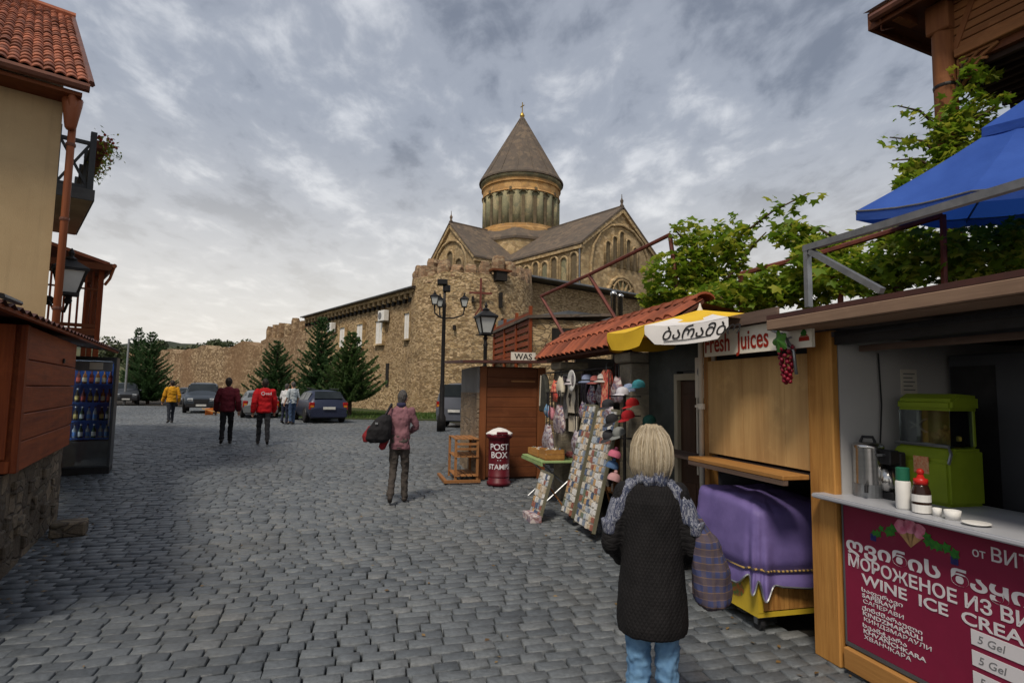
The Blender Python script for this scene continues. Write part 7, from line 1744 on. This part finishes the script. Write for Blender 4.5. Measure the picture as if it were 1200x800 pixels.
def person(label, loc, rz, h, pose, cols, voxel=.014, female=False, extras=None):
    """figure facing +y; pose gives joints in metres for a 1.75 m adult"""
    k = h/1.75; o = thing('person', label, 'person', loc, rz)
    J = {n: Vector(p)*k for n, p in pose.items()}
    hip, chest, neck, head = J['hip'], J['chest'], J['neck'], J['head']
    lat = J.get('lat', Vector((1, 0, 0)))
    # body
    b = MB(); hr = .098*k
    b.ball(head, (.076*k, .095*k, .118*k), 14, 10); b.ball(head + Vector((0, .02, -.06))*k, (.058*k, .072*k, .075*k), 12, 8)      # skull, jaw
    fd = J.get('face', Vector((0, 1, 0))).normalized(); sd = fd.cross(Vector((0, 0, 1))).normalized()
    capsule(b, head + fd*.088*k + Vector((0, 0, .005*k)), head + fd*.108*k - Vector((0, 0, .025*k)), .012*k, .016*k, 8)             # nose
    for s_ in (-1, 1): b.ball(head + sd*s_*.078*k - Vector((0, 0, .01*k)), (.014*k, .024*k, .033*k), 8, 6)                           # ears
    capsule(b, neck - Vector((0, 0, .05*k)), head - Vector((0, 0, .05*k)), .055*k, .05*k)
    loft(b, [(hip + Vector((0, 0, -.06))*k, .145*k, .10*k), (hip + Vector((0, 0, .05))*k, .15*k, .105*k), (hip.lerp(chest, .5), .135*k, .095*k), (chest, .165*k, .11*k), (neck - Vector((0, 0, .06*k)), .13*k, .08*k), (neck, .06*k, .055*k)])
    for s in 'lr':
        capsule(b, J['sh_'+s], J['el_'+s], .045*k, .038*k); capsule(b, J['el_'+s], J['wr_'+s], .037*k, .026*k)
        w_, e_ = J['wr_'+s], J['el_'+s]; d_ = (w_ - e_).normalized(); side = d_.cross(Vector((0, 1, 0)) if abs(d_.y) < .8 else Vector((1, 0, 0))).normalized(); nn_ = d_.cross(side)
        capsule(b, w_ + d_*.02*k, w_ + d_*.085*k, .026*k, .034*k, 10)
        for q in range(4):
            o_ = side*(.024 - .016*q)*k; L_ = (.07, .08, .075, .058)[q]*k; p0 = w_ + d_*.10*k + o_; p1 = p0 + (d_*.8 + nn_*.5).normalized()*L_*.55; p2 = p1 + (d_*.4 + nn_*.9).normalized()*L_*.5
            capsule(b, p0, p1, .0088*k, .0082*k, 7); capsule(b, p1, p2, .0082*k, .0072*k, 7)
        p0 = w_ + d_*.035*k + side*.026*k; p1 = p0 + (d_*.7 + side*.8).normalized()*.04*k; capsule(b, p0, p1, .011*k, .0095*k, 7); capsule(b, p1, p1 + (d_ + nn_*.5).normalized()*.028*k, .0095*k, .008*k, 7)
        capsule(b, J['hp_'+s], J['kn_'+s], .072*k, .05*k); capsule(b, J['kn_'+s], J['an_'+s], .05*k, .034*k); capsule(b, J['an_'+s] + Vector((0, 0, .0)), J['toe_'+s], .035*k, .03*k)
    fuse(b, 'body', M['skin'], o, max(.008, voxel*.7), 2)
    # trousers
    b = MB(); loft(b, [(hip + Vector((0, 0, -.09))*k, .162*k, .115*k), (hip + Vector((0, 0, .02))*k, .168*k, .122*k), (hip + Vector((0, 0, .12))*k, .155*k, .11*k)])
    for s in 'lr':
        capsule(b, J['hp_'+s], J['kn_'+s], .092*k, .068*k); capsule(b, J['kn_'+s], J['an_'+s].lerp(J['kn_'+s], .12), .068*k, .056*k); loft(b, [(J['an_'+s].lerp(J['kn_'+s], .25), .058*k, .062*k), (J['an_'+s] + Vector((0, 0, -.005)), .06*k, .066*k)], 14)
    fuse(b, 'trousers', cols['trousers'], o, voxel, 2, wrinkle(.016*k, 11, (1, 1, 1.3)))
    # upper garment
    b = MB(); lo = cols.get('hem', -.05)
    loft(b, [(hip + Vector((0, 0, lo))*k, .175*k, .128*k), (hip + Vector((0, 0, .08))*k, .168*k, .122*k), (hip.lerp(chest, .55), .162*k, .118*k), (chest + Vector((0, 0, .03))*k, .188*k, .128*k), (neck - Vector((0, 0, .07*k)), .155*k, .10*k), (neck - Vector((0, 0, .005)), .07*k, .066*k)])
    for s in 'lr':
        capsule(b, J['sh_'+s] - Vector((0, 0, .01)), J['el_'+s], .066*k, .056*k); end = J['wr_'+s] if not cols.get('short') else J['el_'+s].lerp(J['wr_'+s], .1)
        if not cols.get('short'): capsule(b, J['el_'+s], end, .055*k, .042*k)
    fuse(b, cols.get('top_name', 'jacket'), cols['top'], o, voxel, 2, (lambda f_: (lambda c_: f_(c_) + cols.get('puff', 0)*k))(wrinkle(.018*k, 10, (1, 1, 1.1))))
    if cols.get('collar'):
        b = MB(); b.lathe([(.074*k, -.03*k), (.08*k, .01*k), (.07*k, .045*k), (.062*k, .04*k)], 18, neck); b.build('collar', cols['collar'], o, smooth=True)
    # hair
    b = MB(); b.ball(head + Vector((0, 0, .022))*k - fd*.014*k, (.085*k, .104*k, .112*k), 16, 12); b.ball(head - fd*.05*k - Vector((0, 0, .03*k)), (.07*k, .055*k, .085*k), 12, 8)
    cut = head + fd*.035*k
    ho = fuse(b, 'hair', cols['hair'], o, .009, 2, wrinkle(.006*k, 40))
    bm = bmesh.new(); bm.from_mesh(ho.data); bmesh.ops.bisect_plane(bm, geom=bm.verts[:] + bm.edges[:] + bm.faces[:], plane_co=cut + Vector((0, 0, .03*k)), plane_no=(fd - Vector((0, 0, .75))).normalized(), clear_outer=True); bm.to_mesh(ho.data); bm.free()
    # face
    for s_ in (-1, 1):
        b = MB(); b.ball(head + fd*.080*k + sd*s_*.03*k + Vector((0, 0, .012*k)), .012*k, 8, 6); b.build('eye', M['white'], o, smooth=True)
    b = MB(); b.ball(head + fd*.082*k - Vector((0, 0, .058*k)), (.026*k, .012*k, .008*k), 10, 6); b.build('mouth', mat('lips', (.35, .13, .10), None, 9, .5) if 'lips' not in bpy.data.materials else bpy.data.materials['lips'], o)
    for s in 'lr':
        a_, t_ = J['an_'+s], J['toe_'+s]; b = MB(); capsule(b, a_ + Vector((0, 0, -.02)), a_ + (t_ - a_)*.1 + Vector((0, 0, -.03*k)), .047*k, .045*k); capsule(b, a_ + Vector((0, -.03, -.035))*1.0, t_ + Vector((0, 0, .0)), .045*k, .038*k)
        fuse(b, 'shoe', cols['shoes'], o, .011, 1)
    return o, J, k
def walk(step=.0, lean=.0, arms='swing', lift=0.0):
    """standing or striding pose; feet on z=0 (ankle .09)"""
    P = dict(hip=(0, 0, .93), chest=(0, lean*.5, 1.28), neck=(0, lean*.85, 1.50), head=(0, lean + .02, 1.635))
    for s, sg in (('l', -1), ('r', 1)):
        f = step*sg; P['hp_'+s] = (sg*.085, 0, .90); P['kn_'+s] = (sg*.095, f*.55 + .03, .50); P['an_'+s] = (sg*.10, f, .095 + (.06 if f < -.02 else 0)); P['toe_'+s] = (sg*.115, f + .15, .05 + (-.0 if f >= -.02 else .0))
        P['sh_'+s] = (sg*.185, lean*.75, 1.42); P['el_'+s] = (sg*.255, lean*.5 - f*.35 - .02, 1.14); P['wr_'+s] = (sg*.27, lean*.5 - f*.55 + .10, .91)
    return P
def faceaway(loc, extra=0): return -math.atan2(loc.x, loc.y) + extra
def cloth(name, c, c2=None, s=9, r=.85): return mat(name, c, c2, s, r, bump=.15, bscale=90)
hair_d = mat('dark_hair', (.018, .013, .010), (.03, .022, .017), 40, .6); hair_g = mat('greying_hair', (.035, .03, .028), (.09, .085, .08), 50, .7); shoe_d = mat('dark_shoe', (.018, .016, .015), (.03, .026, .024), 9, .6)
jean_d = cloth('dark_jeans', (.022, .026, .036)); black_t = cloth('black_trousers', (.012, .012, .014))
# yellow jacket, far left
Y = 23.6; l = place(201, Y); person('person in a yellow jacket and dark jeans walking away at the far left', l, faceaway(l, .25), 1.72, walk(.16), dict(puff=.02, top=cloth('yellow_jacket', (.55, .27, .012), (.45, .20, .01)), trousers=jean_d, hair=hair_d, shoes=shoe_d))
# maroon jacket
Y = 15.6; l = place(267, Y); person('person in a maroon jacket and black trousers walking beside the red jacket', l, faceaway(l, .0), 1.76, walk(.16, .04), dict(puff=.022, top=cloth('maroon_jacket', (.115, .012, .020), (.085, .008, .015)), trousers=black_t, hair=hair_d, shoes=shoe_d))
# bright red jacket with back print
Y = 15.6; l = place(310, Y); P_ = walk(-.24, .03); o, J, k = person('person in a bright red jacket with white back print', l, faceaway(l, .05), 1.74, P_, dict(puff=.028, top=cloth('red_jacket', (.52, .010, .014), (.42, .008, .012)), trousers=cloth('charcoal_trousers', (.03, .031, .035)), hair=hair_d, shoes=shoe_d))
mb = MB(); c_ = J['chest'] + Vector((-.05, -.178, .09)); mb.lathe([(.032, -.004), (.05, -.004), (.05, .004), (.032, .004)], 20, c_, 'Y', cap=False); mb.build('back_print', M['vinyl_white'], o)
text('eed', .10, M['vinyl_white'], 'back_print', o, face_mtx(c_ + Vector((.062, -.004, -.032)), (1, 0, 0), (0, 0, 1)), .02, .004)
# two people by the estate car
Y = 24.2; l = place(334, Y); person('person in a white shirt leaning towards the estate car, left of two', l, faceaway(l, -.7), 1.66, walk(.03, .08), dict(top=cloth('white_shirt', (.55, .55, .56), (.45, .45, .47)), trousers=cloth('navy_trousers', (.02, .025, .05)), hair=hair_g, shoes=shoe_d, short=True))
Y = 24.0; l = place(343, Y); person('person in a pale grey shirt and blue jeans beside the estate car, right of two', l, faceaway(l, .6), 1.74, walk(.04, .0), dict(top=cloth('pale_shirt', (.42, .46, .48), (.34, .38, .40)), trousers=cloth('blue_jeans', (.045, .075, .14)), hair=hair_g, shoes=shoe_d, short=True))
# man with shoulder bag
Y = 8.95; p = at(466, 592, Y); l = Vector((p.x, p.y, ground(Y)))
P_ = walk(.0, .07); P_.update(an_l=(-.11, -.16, .15), kn_l=(-.10, .02, .52), toe_l=(-.13, -.02, .045), an_r=(.09, .15, .09), kn_r=(.09, .12, .50), toe_r=(.10, .30, .05), el_r=(.27, .10, 1.16), wr_r=(.17, .30, 1.10), el_l=(-.27, .06, 1.16), wr_l=(-.16, .26, 1.14), head=(.015, .12, 1.61), face=(.25, 1, -.3))
pk = cloth('dusty_pink_shirt', (.205, .095, .110), (.165, .075, .09)); o, J, k = person('person in a dusty pink shirt and brown trousers carrying a dark bag', l, faceaway(l, -.12), 1.72, P_, dict(top=pk, trousers=cloth('brown_trousers', (.062, .052, .045), (.048, .04, .035)), hair=hair_g, shoes=mat('brown_shoe', (.05, .04, .035), None, 9, .7), collar=cloth('navy_collar', (.03, .03, .07)), hem=-.10), .011); o.scale = (.9, .95, 1.0)
bagrot = faceaway(l, -.12)
bg = thing('shoulder_bag', 'black shoulder bag with red side slung on the left shoulder', 'bag', l, bagrot)
b = MB(); loft(b, [(Vector((-.30, -.16, .92)), .12, .075), (Vector((-.30, -.17, .98)), .185, .11), (Vector((-.28, -.18, 1.12)), .18, .12), (Vector((-.24, -.17, 1.25)), .13, .10), (Vector((-.20, -.15, 1.34)), .06, .06)], 18); capsule(b, (-.40, -.16, 1.0), (-.28, -.2, 1.18), .08, .09)
fuse(b, 'bag_body', cloth('black_nylon', (.014, .013, .015)), bg, .011, 3, wrinkle(.012, 12))
b = MB(); loft(b, [(Vector((-.47, -.13, .93)), .06, .05), (Vector((-.46, -.13, 1.02)), .085, .075), (Vector((-.40, -.13, 1.16)), .06, .06)], 14); capsule(b, (-.24, -.13, .86), (-.20, -.12, .97), .05, .06); fuse(b, 'red_lining', cloth('red_lining', (.20, .014, .018)), bg, .011, 3, wrinkle(.01, 14))
mb = MB(); mb.tube([(-.22, -.2, 1.28), (-.17, -.135, 1.40), (-.135, .0, 1.492), (-.16, .10, 1.40), (-.22, .10, 1.22)], .022, 6, sx=.5); mb.build('strap', M['black'], bg, smooth=True)
mb = MB(); mb.span((-.33, -.305, 1.20), (-.29, -.295, 1.23)); mb.build('buckle', M['steel'], bg)

# woman in the foreground
l = Vector((.735, 3.06, 0)); wrz = faceaway(l, .0)
w = thing('person', 'person with blonde bob, black quilted coat and patterned scarf in the foreground', 'person', l, wrz); w.scale = (.79, .85, 1.0)
b = MB(); H_ = Vector((0, .03, 1.46))
b.ball(H_, (.075, .092, .115), 14, 10); b.ball(H_ + Vector((0, .02, -.06)), (.056, .07, .072), 12, 8); capsule(b, H_ + Vector((0, .088, .0)), H_ + Vector((0, .108, -.025)), .011, .015, 8); capsule(b, (0, 0, 1.28), (0, .02, 1.40), .05, .047)
loft(b, [((0, 0, .80), .14, .10), ((0, 0, .98), .135, .10), ((0, 0, 1.14), .155, .11), ((0, 0, 1.26), .12, .08), ((0, 0, 1.31), .055, .05)])
for sg in (-1, 1):
    capsule(b, (sg*.165, 0, 1.23), (sg*.24, .0, 1.0), .042, .036); capsule(b, (sg*.24, 0, 1.0), (sg*.2, .2, .86), .034, .025); d_ = Vector((-sg*.15, .75, -.45)).normalized(); wv = Vector((sg*.2, .2, .86)); sd_ = Vector((0, .4, .8)).normalized()
    capsule(b, wv, wv + d_*.08, .025, .03, 10)
    for q in range(4):
        p0 = wv + d_*.09 + sd_*(.022 - .015*q); p1 = p0 + (d_ - sd_*.2).normalized()*.04; capsule(b, p0, p1, .0085, .008, 7); capsule(b, p1, p1 + (d_*.5 - Vector((0, 0, .8))).normalized()*.034, .008, .0072, 7)
    capsule(b, wv + d_*.03 + sd_*.025, wv + d_*.07 + sd_*.045, .0105, .009, 7)
    capsule(b, (sg*.08, 0, .82), (sg*.085, .02, .46), .075, .05); capsule(b, (sg*.085, .02, .46), (sg*.09, -.02, .09), .05, .034); capsule(b, (sg*.09, -.02, .07), (sg*.1, .13, .04), .035, .03)
fuse(b, 'body', M['skin'], w, .008, 2)
t = NT('quilted_black'); v = t.mapping((1, 1, 1), (0, 0, 0))
sx_ = t.n.new('ShaderNodeSeparateXYZ'); t.l.new(v, sx_.inputs[0])
ang = t.math('MULTIPLY', t.math('ARCTAN2', sx_.outputs[0], sx_.outputs[1]), .22)
def tri(a_): return t.math('ABSOLUTE', t.math('SUBTRACT', t.math('FRACT', t.math('MULTIPLY', a_, 30.0)), .5))
q1, q2 = tri(t.math('ADD', ang, sx_.outputs[2])), tri(t.math('SUBTRACT', ang, sx_.outputs[2]))
hq = t.math('POWER', t.math('MULTIPLY', t.math('MINIMUM', t.math('SUBTRACT', .5, q1), t.math('SUBTRACT', .5, q2)), 2.0), .5)
t.bump(t.math('ADD', hq, t.math('MULTIPLY', t.noise(v, 60, 3), .25)), .55, .006)
M['quilt'] = t.done(t.ramp(t.noise(v, 10, 4), [(.3, (.007, .0065, .007)), (.7, (.012, .011, .0115))]), .8, 0, .2)
b = MB()
loft(b, [((0, -.01, .555), .215, .16), ((0, -.01, .60), .222, .168), ((0, -.005, .75), .218, .165), ((0, 0, .92), .20, .148), ((0, 0, 1.08), .198, .142), ((0, 0, 1.20), .198, .135), ((0, 0, 1.275), .15, .105), ((0, 0, 1.315), .08, .075)], 28)
for sg in (-1, 1): capsule(b, (sg*.168, -.005, 1.225), (sg*.258, -.01, .985), .078, .070); capsule(b, (sg*.258, -.01, .985), (sg*.215, .18, .875), .068, .052)
fuse(b, 'coat', M['quilt'], w, .0085, 3, lambda c_: .009*mnoise.fractal(Vector((c_.x*9, c_.y*9, c_.z*4)), 1, 2, 3))
b = MB(); 
for sg in (-1, 1): capsule(b, (sg*.085, -.01, .80), (sg*.088, .0, .46), .095, .078); capsule(b, (sg*.088, 0, .46), (sg*.09, -.02, .10), .078, .066)
loft(b, [((0, 0, .76), .15, .11), ((0, 0, .88), .15, .11)])
fuse(b, 'jeans', cloth('light_blue_jeans', (.13, .25, .39), (.08, .17, .30), 14), w, .009, 1, wrinkle(.016, 15, (1, 1, 1.6)))
for sg in (-1, 1): b = MB(); capsule(b, (sg*.09, -.04, .045), (sg*.1, .14, .04), .045, .04); fuse(b, 'shoe', shoe_d, w, .010, 1)
# bob hair: strands over a cap
M['blonde'] = mat('blonde_hair', (.46, .38, .26), (.31, .25, .165), 4, .5, bump=.5, bscale=60, stretch=(22, 22, 1), bdist=.006, lo=.4, hi=.6)
t = NT('blonde_strands'); M['blonde_s'] = t.done(t.ramp(t.rnd(0, 1, True), [(0, (.27, .21, .135)), (.5, (.46, .38, .26)), (1, (.64, .57, .44))]), .45, 0, .4)
b = MB(); n_ = 40
def hp_(i, j):
    a_ = 2*math.pi*i/n_; t_ = j/14; ca, sa = math.cos(a_), math.sin(a_); front = max(0, sa)
    z = H_.z + .128 - .265*max(0, t_ - .08)**1.0*(1 - .50*front) ; r_ = .118*math.sin(min(1, t_*1.9 + .02)*math.pi/2)**.75
    r_ *= 1 + .20*max(0, t_ - .35) - (.26*(t_ - .86)/.14 if t_ > .86 else 0)
    r_ += (.0022*math.sin(a_*23 + t_*3) + .0015*math.sin(a_*41) + .004*math.sin(a_*7 + 1)) * t_
    return Vector((H_.x + r_*ca*.98, H_.y - .012 + r_*sa*1.02, z + .006*math.sin(a_*17)))
b.grid(hp_, n_, 15, closed=True); b.add([hp_(i, 0) for i in range(n_)], [tuple(range(n_))]); b.build('hair', M['blonde'], w, smooth=True)
b = MB(); rs = np.random.default_rng(4)
for k in range(1100):
    a_ = rs.uniform(math.pi*.9, math.pi*2.1); i = a_/(2*math.pi)*n_; pts = []; o_ = rs.uniform(-.001, .006) + (rs.uniform(.004, .016) if rs.random() < .08 else 0); dj = rs.uniform(-.6, .9); tw = rs.normal(0, .9)
    for j in (1.5, 4, 7, 10, 12.3, 14 + dj): q = hp_(i + tw*(j/14), min(j, 14)); d_ = Vector((q.x - H_.x, q.y - H_.y, 0)).normalized(); pts.append(q + d_*(o_ + .002) - Vector((0, 0, .018*max(0, j - 13.4))))
    b.tube(pts, [.0008, .0014, .0016, .0015, .0011, .0004], 3, cap=False)
b.build('hair_strand', M['blonde_s'], w, smooth=True, recalc=False)['kind'] = 'stuff'
for s_ in (-1, 1): b = MB(); b.ball(H_ + Vector((s_*.03, .080, .012)), .012, 8, 6); b.build('eye', M['white'], w)
b = MB(); b.ball(H_ + Vector((0, .082, -.056)), (.025, .012, .008), 10, 6); b.build('mouth', bpy.data.materials['lips'], w)
# scarf: collar round the neck and two ends over the shoulders
t = NT('blue_grey_scarf'); v = t.mapping((1, 1, .45)); n = t.noise(v, 34, 3, .6, 2.2); M['scarf'] = t.done(t.ramp(n, [(.42, (.028, .036, .070)), (.48, (.08, .09, .13)), (.515, (.33, .34, .37)), (.57, (.045, .05, .09))]), .85)
t.bump(t.noise(v, 60, 3), .3, .01)
b = MB(); b.lathe([(.10, 1.285), (.118, 1.31), (.10, 1.365), (.075, 1.37)], 24, (0, .0, 0)); fuse(b, 'scarf', M['scarf'], w, .010, 2, wrinkle(.014, 22))
for sg, zl in ((-1, 1.03), (1, 1.05)):
    b = MB(); loft(b, [(Vector((sg*.262, -.015, zl)), .052, .075), (Vector((sg*.268, -.015, zl + .07)), .062, .082), (Vector((sg*.240, -.01, 1.10)), .064, .082), (Vector((sg*.20, -.005, 1.20)), .066, .082), (Vector((sg*.155, 0, 1.262)), .062, .075), (Vector((sg*.09, 0, 1.31)), .05, .07)], 20)
    fuse(b, 'scarf_end', M['scarf'], w, .009, 2, wrinkle(.009, 16, (1, 1, .25)))
# plaid tote on her right arm
pl_ = thing('plaid_tote', 'blue and brown plaid cloth tote hanging from the right arm', 'bag', l, wrz); pl_.scale = (.88, .9, 1.0)
t = NT('plaid_cloth'); v = t.mapping((1, 1, 1), (0, 0, .3)); s3 = t.n.new('ShaderNodeSeparateXYZ'); t.l.new(v, s3.inputs[0])
def band(a_, f, w_): return t.math('GREATER_THAN', t.math('FRACT', t.math('MULTIPLY', a_, f)), w_)
cc = t.mix(t.math('MULTIPLY', band(s3.outputs[2], 15, .5), .7), (.040, .048, .12), (.075, .05, .045)); cc = t.mix(t.math('MULTIPLY', band(t.math('ADD', s3.outputs[0], s3.outputs[1]), 17, .55), .55), cc, (.085, .06, .055)); cc = t.mix(t.math('MULTIPLY', band(s3.outputs[2], 30, .88), .5), cc, (.20, .125, .07)); M['plaid'] = t.done(cc, .9); t.bump(t.noise(v, 120, 2), .2, .004)
b = MB(); loft(b, [(Vector((.315, .0, .69)), .05, .08), (Vector((.325, .0, .73)), .098, .12), (Vector((.318, .0, .88)), .105, .12), (Vector((.290, .0, 1.03)), .075, .10), (Vector((.255, .02, 1.12)), .035, .06)], 22)
fuse(b, 'cloth', M['plaid'], pl_, .009, 3, wrinkle(.018, 11, (1, 1, .5)))
mb = MB(); mb.tube([(.265, -.03, 1.06), (.275, -.04, 1.12), (.24, -.02, 1.16), (.21, .06, 1.13), (.262, .07, 1.06)], .012, 6); mb.build('handle', M['plaid'], pl_)

# ------------------------------------------------------------------ put every thing's Empty at its own base
bpy.context.view_layer.update()
for o in [o for o in scene.objects if o.type == 'EMPTY' and o.parent is None and o.location.length < 1e-6]:
    pts = []
    for ch in o.children_recursive:
        if ch.type == 'MESH' and len(ch.data.vertices):
            bb = [ch.matrix_world @ Vector(c_) for c_ in ch.bound_box]; pts += bb
    if not pts: continue
    c_ = Vector(((min(p.x for p in pts) + max(p.x for p in pts))/2, (min(p.y for p in pts) + max(p.y for p in pts))/2, min(p.z for p in pts)))
    c_ = rotz(-o.rotation_euler.z) @ c_ if False else c_
    o.location = c_
    for ch in o.children: ch.location = ch.location - c_
